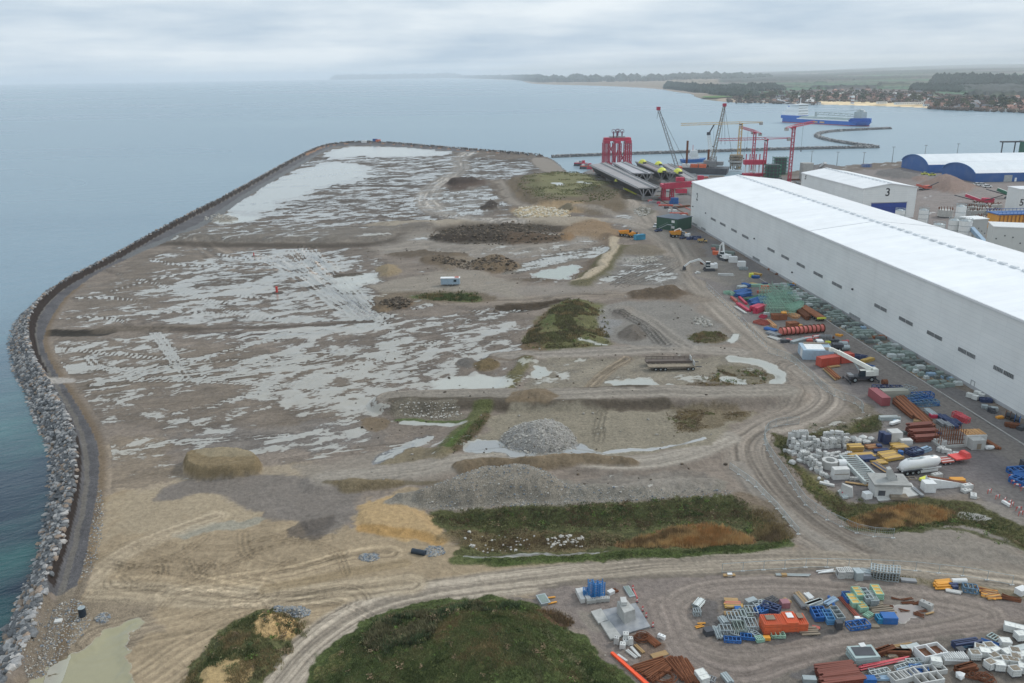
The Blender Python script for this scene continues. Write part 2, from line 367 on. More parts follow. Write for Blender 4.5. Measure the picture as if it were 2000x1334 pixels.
stroke("1240,396 1262,420 1285,445 1310,472 1328,500 1338,530 1375,568 1430,620 1490,672 1550,720 1580,760",15,ROAD,4,1,wet=0.05,tracks=0.45,tf=0.5)
stroke("1180,428 1250,436 1300,470",11,(0.29,0.262,0.23),3,0.9,wet=0.1,tracks=0.3,tf=0.6)
paint("1430,690 1500,690 1560,718 1640,770 1660,800 1600,822 1530,830 1480,850 1470,900 1400,880 1420,850 1480,815 1540,780 1530,730",ROAD,3,1,2,wet=0.02)
stroke("1545,715 1590,760 1580,800 1500,830 1455,865 1462,905 1500,960 1550,1010 1620,1060 1720,1105 1850,1135 2050,1165 2300,1200",10.5,(0.262,0.232,0.202),2.5,1,wet=0.02,tracks=0.6,tf=0.9)
stroke("1560,720 1625,770 1600,805 1520,832",9,(0.28,0.25,0.22),2.5,0.9,wet=0.02,tracks=0.6,tf=0.9)
stroke("1440,690 1300,682 1180,690 1060,694 985,700",8.5,(0.285,0.262,0.235),2,0.95,wet=0.18,tracks=0.35,tf=0.8,lift=0.5)
stroke("1530,775 1400,780 1250,776 1100,785 950,785 800,788 770,790",8.5,(0.272,0.25,0.22),2,0.95,wet=0.08,tracks=0.35,tf=0.8,lift=2.0)
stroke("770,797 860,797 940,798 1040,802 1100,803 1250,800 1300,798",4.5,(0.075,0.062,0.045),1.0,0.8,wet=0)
stroke("1420,860 1330,900 1200,915 1100,893 1000,893 900,905 800,925 640,940",6.5,(0.34,0.312,0.275),2,0.95,wet=0.12,tracks=0.3,tf=0.9,lift=0.7)
stroke("640,947 720,948 800,945 900,945 940,940",1.6,(0.13,0.11,0.07),0.8,0.8)
stroke("1440,905 1480,960 1560,1030 1640,1075",3,(0.33,0.305,0.275),1.5,0.7)
stroke("420,1500 545,1334 600,1270 680,1205 780,1168 950,1142 1150,1120 1350,1103 1550,1096 1700,1104 1900,1128 2300,1170",7.5,(0.345,0.305,0.255),2,0.95,wet=0.02,tracks=0.5,tf=1.2)
stroke("150,1152 300,1160 420,1168 560,1165 700,1150 800,1140",6,(0.34,0.285,0.21),2,0.8,wet=0,tracks=0.5,tf=1.3)
stroke("165,1140 240,1080 330,1040 420,1010",5,(0.37,0.31,0.23),2,0.7,tracks=0.5,tf=1.3)
stroke("300,1334 420,1250 560,1195 660,1180",12,None,3,1,tracks=0.4,tf=1.3)
stroke("200,1250 330,1215 480,1190",10,None,3,1,tracks=0.35,tf=1.4)
stroke("250,1130 330,1125 420,1150 500,1160",9,None,3,1,tracks=0.4,tf=1.1)
stroke("420,1100 440,1120 430,1150",4,None,1,1,tracks=0.25,tf=1.4)
stroke("490,1095 478,1120 500,1140 470,1162",4,None,1,1,tracks=0.25,tf=1.4)
stroke("520,1150 620,1130 700,1115 790,1100",2.5,(0.25,0.195,0.12),1.2,0.6,tracks=0.3)
stroke("330,1160 450,1135 560,1120 680,1085 760,1080",5,None,2,1,tracks=0.5,tf=1.2)
paint("270,1210 278,1212 262,1240 250,1260 240,1290 258,1334 240,1400 60,1420 60,1334 100,1318 130,1290 180,1265 200,1240 205,1222",(0.31,0.295,0.19),0.6,1,1.0,wet=2.0,ws=5,grv=0,h=-0.35,hs=2)
paint("690,1010 740,975 800,965 835,1000 850,1030 880,1050 872,1066 830,1056 780,1050 710,1045",SANDY,1.5,0.9,2,wet=0,h=0.9,hs=3)
stroke("706,1035 760,1042 820,1048 860,1060",2.2,(0.40,0.25,0.10),1,0.8)
paint("832,1003 900,992 1100,984 1300,970 1425,963 1475,985 1530,1015 1562,1055 1520,1078 1440,1082 1200,1092 1050,1100 960,1102 880,1088 905,1058 870,1040 845,1022",BUSH,1.2,1,1.5,wet=0,veg=1.0,h=-1.6,hs=7,var=0.45)
paint("840,1010 1000,996 1200,985 1420,970 1440,985 1300,1000 1100,1010 900,1022",(0.052,0.066,0.026),1,0.7,1.5,veg=1)
paint("870,1035 1000,1025 1200,1035 1280,1050 1180,1068 900,1070 850,1055",(0.15,0.12,0.07),2,0.8,2,veg=0.8,var=0.4)
paint("1195,1052 1260,1032 1330,1012 1400,1012 1450,1030 1478,1048 1440,1055 1330,1060 1240,1068",REED,1,0.9,2,veg=1,var=0.3)
paint("900,1083 1000,1078 1100,1074 1200,1068 1200,1072 1100,1080 1000,1085 910,1089",(0.25,0.25,0.24),0.4,0.9,0.4,wet=1.3,veg=0)
stroke("890,1096 1000,1097 1100,1092 1250,1082 1400,1076 1540,1062",2.8,(0.07,0.10,0.03),1,0.85,veg=1)
paint("1440,965 1480,960 1530,1010 1565,1050 1540,1060 1500,1020",(0.19,0.15,0.11),1.5,0.8,1,veg=0.4)
paint("760,975 850,950 940,925 1010,917 1080,925 1120,945 1200,940 1330,930 1430,935 1440,962 1300,968 1100,982 900,992 830,1000 770,1000",(0.26,0.245,0.215),1.5,1,1,wet=0.05,grv=0.9,h=1.6,hs=4)
mound("800,985 850,955 920,925 990,916 1060,920 1090,938 1120,960 1100,978 1000,985 900,990",2.6,5,(0.275,0.252,0.215),1,0.12,0.25,grv=1.0)
paint("1100,940 1250,925 1400,925 1430,945 1380,962 1200,960",(0.31,0.285,0.255),2,0.8,2,wet=0.46,grv=0.2)
mound("880,915 920,905 960,902 1040,902 1110,893 1200,896 1250,905 1240,918 1180,915 1110,915 1060,922 960,918 900,938",2.2,3.0,(0.215,0.17,0.118),0.6,0.15,0.4)
mound("640,945 700,940 790,940 800,948 720,958 690,965 660,960",1.0,2.5,(0.19,0.155,0.10),0.6,0.2,0.4,veg=0.4)
paint("960,810 1100,803 1300,800 1440,800 1480,806 1420,840 1400,870 1330,885 1200,895 1080,888 940,893 900,888 945,850",(0.265,0.24,0.19),2,1,2,wet=0.18,veg=0.25,var=0.15)
paint("900,888 935,855 1000,862 1060,895 980,892",(0.25,0.275,0.31),1,0.9,1.5,wet=1.0)
paint("1060,895 1120,880 1130,862 1170,880 1180,890 1100,895",(0.25,0.275,0.31),1,0.9,1,wet=1.0)
stroke("1180,884 1250,878 1330,872 1370,862",1.4,(0.40,0.42,0.44),0.5,0.9,wet=1.2)
mound("972,862 985,845 1030,835 1070,830 1105,835 1128,860 1122,880 1080,892 1040,890 1010,886 985,875",4.2,5,(0.33,0.325,0.315),0.6,0.12,0.2,grv=1.0)
paint("1290,800 1400,792 1480,800 1470,812 1380,840 1330,850 1300,835 1340,815",(0.15,0.12,0.075),2,0.75,3,veg=0.6,var=0.35)
tyre("1168,845 1173,815 1176,805",2.2);tyre("1170,862 1172,848 1174,838",2.2)
stroke("945,805 920,838 890,865 868,885",5.5,(0.10,0.115,0.045),1.5,0.9,veg=0.6,h=1.0,hw=3)
stroke("930,835 900,858 875,880",2.0,(0.075,0.12,0.028),1,0.8,veg=0.6)
stroke("955,815 930,845 905,875 885,888",2.2,(0.11,0.08,0.05),1,0.8)
paint("760,885 820,870 870,880 900,890 850,903 770,912 740,905",(0.20,0.17,0.11),1,0.8,1,h=0.5,hs=2,veg=0.2)
paint("730,905 760,880 840,850 850,853 790,885 760,905",(0.27,0.285,0.31),1,0.9,1,wet=0.75)
paint("762,795 850,797 905,800 900,818 860,822 800,820 768,815",(0.17,0.155,0.125),0.8,0.9,1.5,grv=0.7,veg=0.5,var=0.5)
stroke("780,822 840,824 905,823",1.8,(0.08,0.12,0.035),0.8,0.9,veg=0.7)
stroke("790,828 850,829 910,829",1.5,SILT,0.8,0.9,wet=1.3)
paint("700,818 780,822 740,840 720,850 700,835",(0.19,0.145,0.095),1.5,0.8,2,wet=0.1)
paint("1040,705 1180,700 1280,700 1480,700 1522,720 1528,740 1500,760 1300,765 1200,765 1100,762 1010,758 1040,730",(0.27,0.245,0.20),2,1,2,wet=0.36,veg=0.2,var=0.15)
paint("1184,752 1200,742 1240,737 1262,736 1270,745 1290,748 1275,755 1220,758",SILT,0.8,1,1.5,wet=1.4)
paint("1278,752 1300,745 1310,748 1298,758 1285,758",SILT,0.8,1,1,wet=1.4)
paint("1040,728 1060,715 1088,722 1080,735 1050,738",SILT,0.8,1,2,wet=1.2)
paint("1400,735 1450,742 1440,755 1400,750",SILT,0.8,1,3,wet=1.3)
stroke("1430,702 1490,706 1515,720 1524,738 1515,750",3.5,SILT,1,0.9,wet=1.2,warp=1)
paint("1330,745 1400,748 1470,755 1500,762 1400,768 1310,765",(0.12,0.095,0.07),1.5,0.8,2,wet=0)
paint("1390,715 1460,712 1505,725 1500,745 1460,752 1410,735",(0.13,0.115,0.07),1.5,0.6,3,veg=0.5,var=0.3)
stroke("1155,755 1185,725 1225,702",4,(0.19,0.155,0.115),1,0.8,tracks=0.8,tf=1.4)
stroke("1010,768 1100,765 1250,765",4.0,(0.07,0.057,0.042),1,0.85,veg=0.3)
stroke("1030,705 1010,730 985,760",4.5,(0.14,0.13,0.06),1.5,0.9,veg=0.5,h=1.0,hw=3)
mound("890,706 905,698 930,702 940,715 915,722 895,718",1.2,2.5,(0.16,0.15,0.14),0.6)
mound("922,716 940,704 970,703 976,715 965,725 930,728",1.6,3,(0.15,0.115,0.065),0.6,veg=0.5)
paint("830,745 900,738 980,735 985,760 950,772 880,765 840,755",SILT,2,0.9,3,wet=0.95)
paint("985,795 1010,780 1040,772 1080,775 1100,790 1080,800 1000,805",(0.20,0.155,0.105),1,0.9,1,h=1.2,hs=4)
paint("1015,680 1022,655 1050,625 1080,600 1110,588 1170,590 1185,610 1180,640 1200,668 1150,680 1080,686",(0.135,0.135,0.065),2,1,2,wet=0,veg=0.7,h=1.6,hs=8,var=0.35)
paint("1010,685 1020,655 1055,622 1082,600 1095,600 1060,640 1050,675 1070,688",(0.16,0.115,0.075),1.5,0.85,2,veg=0.3)
stroke("1070,640 1090,615 1125,592",6,(0.085,0.105,0.04),2.5,0.8,veg=0.8,h=0.6,hw=4)
paint("1175,590 1290,588 1340,592 1400,630 1435,660 1400,680 1250,680 1200,668 1170,640",(0.245,0.235,0.22),2,1,2,wet=0.12,grv=0.5,var=0.12)
paint("1170,630 1195,620 1210,630 1205,655 1180,655",(0.27,0.275,0.28),1.5,0.8,1.5)
mound("1205,655 1225,638 1250,635 1262,655 1255,665 1215,665",2.4,5,(0.15,0.135,0.12),0.8)
mound("1195,612 1215,598 1240,600 1235,620 1200,625",1.6,6,(0.185,0.17,0.155),1)
stroke("1215,600 1270,625 1300,650 1330,672 1345,682",6,(0.27,0.25,0.225),2,0.7,tracks=0.5,tf=0.9)
paint("1340,655 1380,648 1420,652 1425,665 1380,672 1345,668",(0.15,0.12,0.07),1.5,0.85,2,veg=0.6,h=1.0,hs=4)
stroke("1425,668 1442,655",2.5,SILT,1,0.9,wet=1.0)
stroke("1135,668 1180,672",1.2,SILT,0.5,0.9,wet=1.2)
stroke("960,700 1000,706 1040,702",2,BR,1,0.7)
stroke("870,590 960,588 1040,586 1080,578 1200,574 1330,575 1370,585",9,(0.25,0.215,0.18),3,0.85,wet=0.1,tracks=0.4,tf=0.7)
paint("1220,578 1300,565 1340,568 1360,580 1300,585 1230,585",(0.14,0.105,0.075),2,0.9,3,h=1.4,hs=6)
paint("960,600 1040,588 1110,578 1100,592 1060,606 1010,612 965,608",(0.07,0.055,0.04),1.5,1,2,h=-1.4,hs=6)
stroke("1060,582 1085,572 1120,572 1180,574",3,(0.14,0.12,0.10),1,0.8,grv=0.7)
paint("900,565 1000,560 1100,556 1250,555 1330,560 1330,572 1200,568 1050,575 900,580",(0.285,0.26,0.235),3,0.9,3,wet=0.22)
paint("1150,540 1200,500 1260,490 1310,500 1330,540 1320,560 1150,555 1140,550",(0.26,0.245,0.225),3,0.9,4,wet=0.44)
paint("1128,548 1180,505 1205,480 1215,490 1190,530 1160,556",(0.115,0.115,0.062),2,0.9,2,veg=0.5,h=1.0,hs=6)
stroke("1195,465 1204,485 1185,515 1150,548 1130,550",3.2,(0.40,0.345,0.265),1,0.9,wet=0.1,tracks=0.4)
stroke("1180,462 1188,480 1165,510 1120,540",6,(0.17,0.13,0.095),2,0.8)
paint("1030,537 1060,522 1120,512 1138,515 1110,540 1095,542",(0.36,0.40,0.355),1,1,2,wet=2.0,veg=0)
paint("985,520 1060,500 1180,475 1185,495 1120,505 1040,520 1000,530",(0.27,0.25,0.22),2,0.9,3,wet=0.58)
paint("990,545 1030,538 1060,540 1095,545 1080,552 1000,552",(0.12,0.095,0.07),2,0.8,3,h=0.8,hs=5)
mound("1205,492 1230,478 1270,478 1300,490 1300,498 1220,500",2.5,9,(0.195,0.17,0.135),1.5)
paint("1215,505 1280,500 1290,512 1220,515",(0.33,0.32,0.31),2,0.8,3,grv=1)
paint("1240,405 1275,410 1262,425 1235,418",(0.27,0.25,0.22),1.5,0.8,3,grv=1.0)
stroke("1140,556 1180,520 1212,484",9,(0.12,0.11,0.06),1.5,.9,wet=0,veg=.5,h=1.6,hw=5)
for s_ in("1200,556 1260,530 1310,505","1190,548 1240,525 1300,500","1210,560 1280,540 1320,520","1010,528 1080,505 1160,488","1000,520 1060,502 1150,482","1210,610 1270,640 1300,675","1200,606 1255,632 1290,672"):tyre(s_,3.5,.8,.1,2)
mound("845,452 900,440 1000,438 1090,440 1105,448 1060,453 960,452 880,456",1.6,3,(0.075,0.062,0.048),1,.25,.7)
mound("900,352 925,350 935,358 915,364 880,364 868,358",2.2,4,(0.06,0.045,0.038),1,.25,.6)
mound("940,402 962,392 974,396 968,408 950,412 935,410",2.0,4,(0.06,0.048,0.04),1,.25,.6)
mound("742,498 800,490 880,488 930,492 900,500 830,502 780,505",1.2,4,(0.14,0.115,0.09),1,.2,.6)
mound("1240,410 1270,404 1280,412 1262,420",1.2,4,(0.16,0.15,0.12),1,.2,.6)
mound("1220,572 1260,567 1330,566 1352,576 1300,584 1240,582",1.8,4,(0.135,0.105,0.078),1,.2,.6)
paint("800,472 880,482 1100,480 1185,472 1195,488 1150,545 1090,550 990,550 900,530 840,500",None,3,1,2,h=-1.1,hs=7)
paint("740,555 800,545 860,525 950,530 1010,545 1010,565 920,570 780,575 730,570",(0.30,0.272,0.235),3,0.9,3,wet=0.28)
paint("725,575 790,566 930,564 975,575 970,590 900,592 800,592 760,600 728,598",(0.185,0.15,0.11),2,0.9,3,veg=0.3,h=-0.9,hs=6)
paint("815,570 930,567 945,580 920,586 850,583 810,578",(0.085,0.11,0.04),1.5,0.9,2,veg=0.8)
stroke("760,566 860,563 980,566 1010,580",6,(0.28,0.255,0.22),2,0.9,tracks=0.2)
paint("845,505 900,492 930,505 905,520 880,535 850,520",(0.19,0.15,0.105),2,0.7,4,wet=0.1,h=0.8,hs=6)
for s_,w_ in(("600,483 630,520 680,560 730,612",10),("575,490 620,535 670,575 720,618",9),("590,482 600,500 640,520",6),("500,500 560,520 620,560 700,615 740,620",12),("540,500 590,530 650,580 700,600",9)):
 stroke(s_,w_,None,2,1,tracks=1.0,tf=0.55);tyre(s_,w_*0.8,0.5,0.22,4)
paint("500,590 560,600 620,630 560,640 500,630",None,5,1,8,wet=0.6)
for s_ in("380,580 450,595 500,590","100,500 400,580","290,640 330,690 340,710","300,640 345,705 365,740","500,650 600,640 700,630 800,600 900,590","480,660 620,650 760,628","900,600 960,615 1010,600","300,870 420,860 560,850","560,900 700,880 800,870"):
 tyre(s_,3.0,0.5,0.2,2)
stroke("430,520 560,525 700,540",12,None,5,1,tracks=0.8,tf=0.35)
stroke("300,630 480,625 600,630 720,622",14,(0.20,0.175,0.155),5,0.6,tracks=0.8,tf=0.35)
stroke("380,470 480,540 520,520 500,490",20,None,5,1,tracks=0.4,tf=0.4)
stroke("100,650 150,651 205,648",8.5,(0.045,0.040,0.034),0.8,1,wet=0,h=-0.6,hw=3)
stroke("205,642 300,642 380,642",8,(0.125,0.105,0.085),2.5,0.8,wet=0.1,tracks=0.5,tf=0.6)
stroke("340,645 480,641 600,636 720,626",3.0,(0.10,0.085,0.075),1,0.85,wet=0.1)
stroke("380,650 520,655 640,648",3.0,(0.13,0.11,0.10),1.5,0.7,wet=0.5)
mound("350,912 368,892 420,884 480,888 515,905 510,925 470,936 400,940 355,930",3.6,1.7,(0.215,0.17,0.105),0.4,0.15,0.14,flat=2.2,warp=0.3,grv=0.35,wet=0)
paint("380,892 420,887 480,890 500,905 460,912 390,910",(0.29,0.25,0.175),1,.8,1)  # lighter heap top; its contrast with the sides is partly painted shading
paint("640,540 700,535 735,545 720,560 690,575 660,565",SILT,3,0.7,5,wet=0.9)
mound("642,536 700,534 700,540 650,542",0.8,3,(0.10,0.085,0.07),0.6)
for q_ in range(30):
 a_,b_=[(rng.uniform(180,760),rng.uniform(480,640)),(rng.uniform(220,700),rng.uniform(680,760)),(rng.uniform(500,980),rng.uniform(300,430))][q_%3];c_=at(a_,b_);an=rng.uniform(-.3,.8);l_=rng.uniform(12,45)*(2 if q_%3==2 else 1);bend=rng.uniform(-.5,.5)
 tyre_w([c_+Vector((math.cos(an+bend*t_)*l_*t_,math.sin(an+bend*t_)*l_*t_,0))for t_ in(-1,-.5,0,.5,1)],rng.uniform(2.2,3.4)*(1.6 if q_%3==2 else 1),.55,.22,2)
for q_ in range(20):
 c_=at(rng.uniform(190,650),rng.uniform(1040,1180));an=rng.uniform(-.4,.6);l_=rng.uniform(4,13);bend=rng.uniform(-.8,.8)
 tyre_w([c_+Vector((math.cos(an+bend*t_)*l_*t_,math.sin(an+bend*t_)*l_*t_,0))for t_ in(-1,-.5,0,.5,1)],rng.uniform(1.3,2.0),.28,0,2)
stroke("1195,465 1204,485 1185,515 1150,548 1130,550",4.5,(0.40,0.345,0.265),.8,1,wet=0.1,veg=0)
mound("735,530 742,520 765,516 785,524 780,536 755,542 738,538",3.0,6,(0.26,0.21,0.14),1,0.12,0.2)
mound("838,466 870,458 930,455 1000,457 1075,462 1110,470 1060,474 1000,476 920,478 850,474",2.6,5,(0.062,0.05,0.04),1.5,0.2,0.5)
paint("980,458 1075,460 1110,470 1060,476 990,478",(0.135,0.095,0.065),3,0.7,4)
mound("1088,466 1100,456 1118,458 1120,468 1105,472",2.4,4,(0.21,0.14,0.08),1)
mound("918,520 930,502 960,497 990,500 1020,512 1005,522 965,530 930,528",3.2,7,(0.185,0.14,0.095),1,0.2,0.4)
mound("820,505 850,500 890,505 905,512 860,520 825,515",1.8,6,(0.16,0.125,0.09),1,0.2,0.6)
mound("728,598 745,585 800,580 815,588 790,600 760,610 735,612",1.6,3,(0.19,0.145,0.10),0.8,0.2,0.6)
mound("770,600 800,590 812,592 800,602 780,605",1.2,3,(0.16,0.12,0.085),0.8)
mound("1090,405 1120,405 1125,412 1090,414",0.8,3,(0.15,0.13,0.09),0.8)
mound("1002,412 1030,406 1060,408 1120,415 1110,426 1040,429 1005,424",1.6,4,(0.43,0.36,0.25),1.2,0.15,0.5,grv=0.8)
mound("395,425 430,420 470,426 455,432 405,433",1.4,4,(0.30,0.28,0.25),1,0.1,0.4,grv=1)
paint("700,1085 725,1080 745,1088 735,1098 705,1098",(0.19,0.20,0.22),0.4,0.9,0.5,grv=1)
mound("530,1192 555,1185 600,1186 612,1196 590,1207 545,1207",0.7,1.5,(0.20,0.21,0.225),0.4,grv=1)
mound("180,1210 200,1196 220,1202 205,1222",0.5,1.5,(0.20,0.205,0.21),0.4,grv=1)
paint("355,1310 385,1268 430,1232 480,1205 540,1192 600,1200 610,1230 570,1290 520,1334 490,1400 330,1420",(0.10,0.105,0.05),1,1,1.2,wet=0,veg=0.9,var=0.4,h=1.2,hs=4)
mound("480,1250 490,1222 540,1205 585,1212 592,1235 560,1256 520,1262",1.8,3,(0.46,0.32,0.16),0.5,0.12,0.2)
paint("380,1334 430,1300 480,1300 500,1320 460,1400 380,1400",(0.42,0.31,0.165),0.8,0.9,1.2,veg=0.1)
paint("560,1420 600,1330 640,1270 690,1222 760,1188 870,1170 1000,1168 1065,1180 1110,1225 1180,1275 1235,1334 1300,1450 1340,1700 480,1700",(0.070,0.092,0.034),1,1,0.8,wet=0,veg=1.0,var=0.45,ws=6)
k=sub(W("600,1170 1260,1170 1340,1700 480,1700"),10)
hp=smooth_poly(W("575,1400 605,1334 645,1272 700,1224 770,1194 880,1178 1000,1176 1060,1188 1105,1232 1175,1282 1225,1334 1290,1450 1330,1700 490,1700"),2,True)
sdh=poly_sd(X[k],Y[k],hp)
Z[k]+=2.6*(1-np.exp(-np.maximum(-sdh,0)/6.0))+1.0*np.maximum(0,1-np.abs(sdh+17)/9)
sd1,_,_=seg_dist(X[k],Y[k],W("930,1262 985,1290 1000,1340 960,1420 900,1600"));Z[k]+=2.4*np.exp(-(sd1/6.5)**2)*(sdh<0)
Z[k]+=(fbm(X[k],Y[k],3,81,4)-0.5)*1.0*sstep(0,-3,sdh)
paint("690,1260 720,1225 800,1205 850,1215 850,1240 830,1300 760,1320 710,1310",(0.030,0.048,0.020),1.2,0.8,2.5,veg=1)
paint("880,1200 990,1190 1020,1210 990,1230 930,1215",(0.035,0.048,0.022),1.0,0.7,1.5,veg=1)
paint("850,1225 900,1215 960,1240 1000,1270 950,1275 870,1260 840,1275",(0.135,0.12,0.05),1.2,0.6,2.5,veg=0.8)
paint("780,1334 820,1300 900,1285 960,1310 960,1420 760,1420",(0.105,0.115,0.045),1.2,0.5,2.5,veg=0.9)
paint("940,1260 1020,1300 1090,1334 1080,1400 1000,1340",(0.05,0.05,0.028),1.0,0.7,1.5,veg=0.9)
paint("610,1334 640,1290 680,1260 690,1290 660,1334",(0.23,0.205,0.09),0.8,0.5,1.5)
paint("1045,1200 1075,1185 1120,1205 1122,1225 1090,1222",(0.12,0.07,0.045),1,0.85,1)
stroke("1022,1215 1080,1275 1150,1345",1.3,(0.15,0.14,0.085),0.6,0.6)
paint("1035,1180 1060,1148 1200,1128 1400,1124 1650,1122 1850,1150 2000,1180 2400,1240 2600,1800 1330,1800 1290,1400 1240,1330 1180,1270 1110,1215 1075,1180",(0.255,0.222,0.205),1.2,1,1,wet=0.02,grv=0.35,veg=0,var=0.08)
stroke("1340,1240 1300,1180 1400,1140 1600,1140 1850,1175 1960,1200 1860,1230 1650,1260 1450,1290 1330,1250",5.0,(0.265,0.23,0.205),1.5,0.8,tracks=0.4,tf=1.3)
stroke("1290,1180 1330,1290 1450,1334 1550,1290 1800,1245 2000,1220 2200,1210",4.5,(0.25,0.215,0.195),1.5,0.8,tracks=0.4,tf=1.3)
paint("1352,1180 1400,1165 1640,1155 1790,1170 1826,1190 1780,1215 1600,1240 1420,1262 1380,1245 1352,1215",(0.23,0.205,0.185),0.8,0.9,1,wet=0.25,grv=0.3)
paint("1352,1195 1372,1170 1410,1172 1412,1200 1400,1232 1380,1230 1360,1215",(0.165,0.155,0.155),0.6,0.9,0.8,wet=0.3,grv=0.5)
paint("1370,1225 1440,1230 1560,1230 1600,1222 1650,1228 1560,1250 1420,1262",(0.11,0.105,0.105),0.7,0.8,0.7,wet=0.25)
paint("1740,1188 1770,1178 1810,1182 1822,1190 1790,1210 1750,1212",(0.36,0.33,0.32),0.5,0.9,1,wet=1.2)
paint("1480,1334 1560,1300 1690,1265 1850,1250 2000,1222 2400,1200 2500,1700 1480,1700",(0.20,0.18,0.16),1,0.9,1,grv=0.5,var=0.2)
paint("1530,1320 1570,1300 1640,1290 1640,1310 1560,1334",(0.15,0.145,0.15),0.8,0.8,1,wet=0.3)
paint("1130,1190 1190,1195 1200,1225 1150,1240 1120,1215",(0.30,0.275,0.24),1,0.7,1)
paint("1240,1240 1290,1240 1320,1290 1290,1310 1235,1290",(0.185,0.13,0.095),1,0.7,1.5)
stroke("1060,1147 1200,1127 1400,1122 1530,1118 1640,1116",1.0,(0.17,0.15,0.13),0.5,0.8)
stroke("1720,1130 1850,1140 2000,1165",2.0,(0.22,0.19,0.13),1,0.8,veg=0.3)
paint("1690,1080 1830,1070 2000,1085 2200,1100 2200,1125 1850,1110 1700,1095",(0.27,0.245,0.215),1,0.7,1,wet=0.15)
paint("1262,400 1292,396 1352,442 2000,838 2600,1200 2600,1400 2200,1180 2000,1075 1935,1000 1890,955 1860,965 1690,985 1640,960 1545,870 1530,852 1640,840 1720,830 1700,795 1640,760 1560,695 1480,640 1400,575 1345,535 1350,510 1400,500 1340,455 1290,432",(0.215,0.20,0.195),1.2,1,0.8,wet=0.12,veg=0,var=0.06)
paint("1400,500 1420,520 1480,540 1460,560 1400,560 1345,530 1352,505",(0.27,0.248,0.222),2,0.9,3,wet=0.25)
stroke("1345,448 1500,545 1700,668 1850,760 2000,850 2300,1030",5.5,(0.175,0.17,0.175),1.2,0.8,wet=0.15)
stroke("1560,600 1700,700 1850,800 2000,905",9,(0.235,0.215,0.20),3,0.7,wet=0.1,tracks=0.15,tf=0.7)
paint("1640,720 1700,720 1730,740 1700,775 1650,760",(0.165,0.155,0.16),1.5,0.8,2,wet=0.2)
paint("1840,880 1900,870 1980,900 2000,960 1900,940 1840,920",(0.185,0.17,0.18),2,0.6,2,wet=0.2)
paint("1550,860 1700,850 1870,880 1880,940 1680,970 1560,910",(0.15,0.14,0.145),1.5,0.8,1.5,wet=0.2)
paint("1840,1010 1900,960 2000,1020 2100,1080 2050,1100 1930,1050 1880,1040",(0.285,0.262,0.24),1,0.9,1.5,grv=0.4,wet=0)
paint("1498,842 1560,850 1640,832 1710,802 1728,825 1725,842 1640,848 1540,862 1535,885 1600,950 1665,983 1850,972 1900,985 1960,1010 2000,1035 2060,1070 2050,1090 2000,1075 1930,1035 1850,1030 1760,1045 1690,1040 1640,1020 1560,950 1515,885",(0.088,0.088,0.04),0.8,1,1,wet=0,veg=1.0,h=-0.7,hs=3,var=0.35)
paint("1520,850 1640,842 1720,828 1722,842 1640,850 1545,866 1540,885 1522,880",(0.065,0.058,0.038),0.8,0.7,1,veg=1)
paint("1560,900 1600,940 1650,965 1640,985 1590,960 1560,930",(0.16,0.15,0.06),1,0.7,1.5,veg=0.9)
paint("1640,1022 1680,998 1740,985 1820,982 1862,990 1868,1008 1800,1022 1700,1034",REED,0.8,0.9,1,veg=1,var=0.3)
paint("1868,1000 1890,995 1915,1002 1930,1008 1900,1012 1872,1008",(0.33,0.32,0.31),0.4,0.9,0.5,wet=1.3,veg=0)
paint("1660,1050 1760,1040 1850,1030 1950,1060 2000,1090 2060,1105 1900,1095 1750,1080 1690,1075",(0.285,0.26,0.23),1,0.95,1,wet=0,veg=0,grv=0.3,h=0.8,hs=3)
stroke("1650,1030 1740,1042 1850,1030 1950,1055 2050,1090",1.3,(0.08,0.09,0.035),0.6,0.8,veg=1)
paint("1640,772 1700,798 1705,815 1650,835 1560,845 1600,820 1660,800",(0.20,0.18,0.14),1,0.6,1.5,veg=0.4)
paint("1330,352 1500,350 1640,335 2000,318 2500,290 2600,600 2000,520 1900,500 1780,430 1560,360 1560,345",(0.25,0.225,0.22),3,1,2,wet=0.2,var=0.12)
paint("1780,360 2000,370 2000,430 1880,430 1790,415",(0.275,0.248,0.24),3,0.8,5,wet=0.35)
paint("1262,398 1140,340 1120,336 1180,318 1420,332 1560,345 1560,372 1352,356 1352,440",(0.215,0.21,0.21),2,1,1.5,wet=0.12,grv=0.2,veg=0)
stroke("1905,357 2000,353 2200,346",22,(0.21,0.20,0.20),3,0.8)
mound("1560,345 1570,328 1600,320 1627,318 1640,328 1632,340 1600,345",5.5,16,(0.165,0.16,0.165),1,grv=0.6,warp=0.2,rough=0.1)
mound("1700,338 1730,330 1770,335 1800,345 1780,352 1730,347",3.5,14,(0.17,0.165,0.165),1,grv=0.6,warp=0.2)
mound("1775,350 1795,343 1815,347 1810,352 1790,356",3.0,10,(0.25,0.19,0.17),1,grv=0.4,warp=0.2)
mound("1798,365 1808,352 1840,345 1870,350 1900,362 1912,370 1880,378 1850,378",9.5,22,(0.26,0.195,0.17),1,grv=0.4,warp=0.2,rough=0.12)
dc,sc_,_=seg_dist(X,Y,CRW);di,si_,_=seg_dist(X,Y,RIW)
ins_c=inside(X,Y,list(CRW)+[Vector((300,900,0)),Vector((2600,700,0)),Vector((2600,-400,0)),Vector((-300,-300,0))])
ins_r=inside(X,Y,list(RIW)+[Vector((300,880,0)),Vector((2600,700,0)),Vector((2600,-400,0)),Vector((-200,-300,0))])
west=(dc<90)&(X<60)&(Y>20)
outer=west&~ins_c&ins
tr=np.clip(d_sh/(d_sh+dc+1e-3),0,1)
Z[outer]=(-1.6+4.0*tr)[outer];C[outer]=np.array([0.10,0.098,0.095]);WET[outer]=0;GRV[outer]=1;VEG[outer]=0
inner=west&ins_c
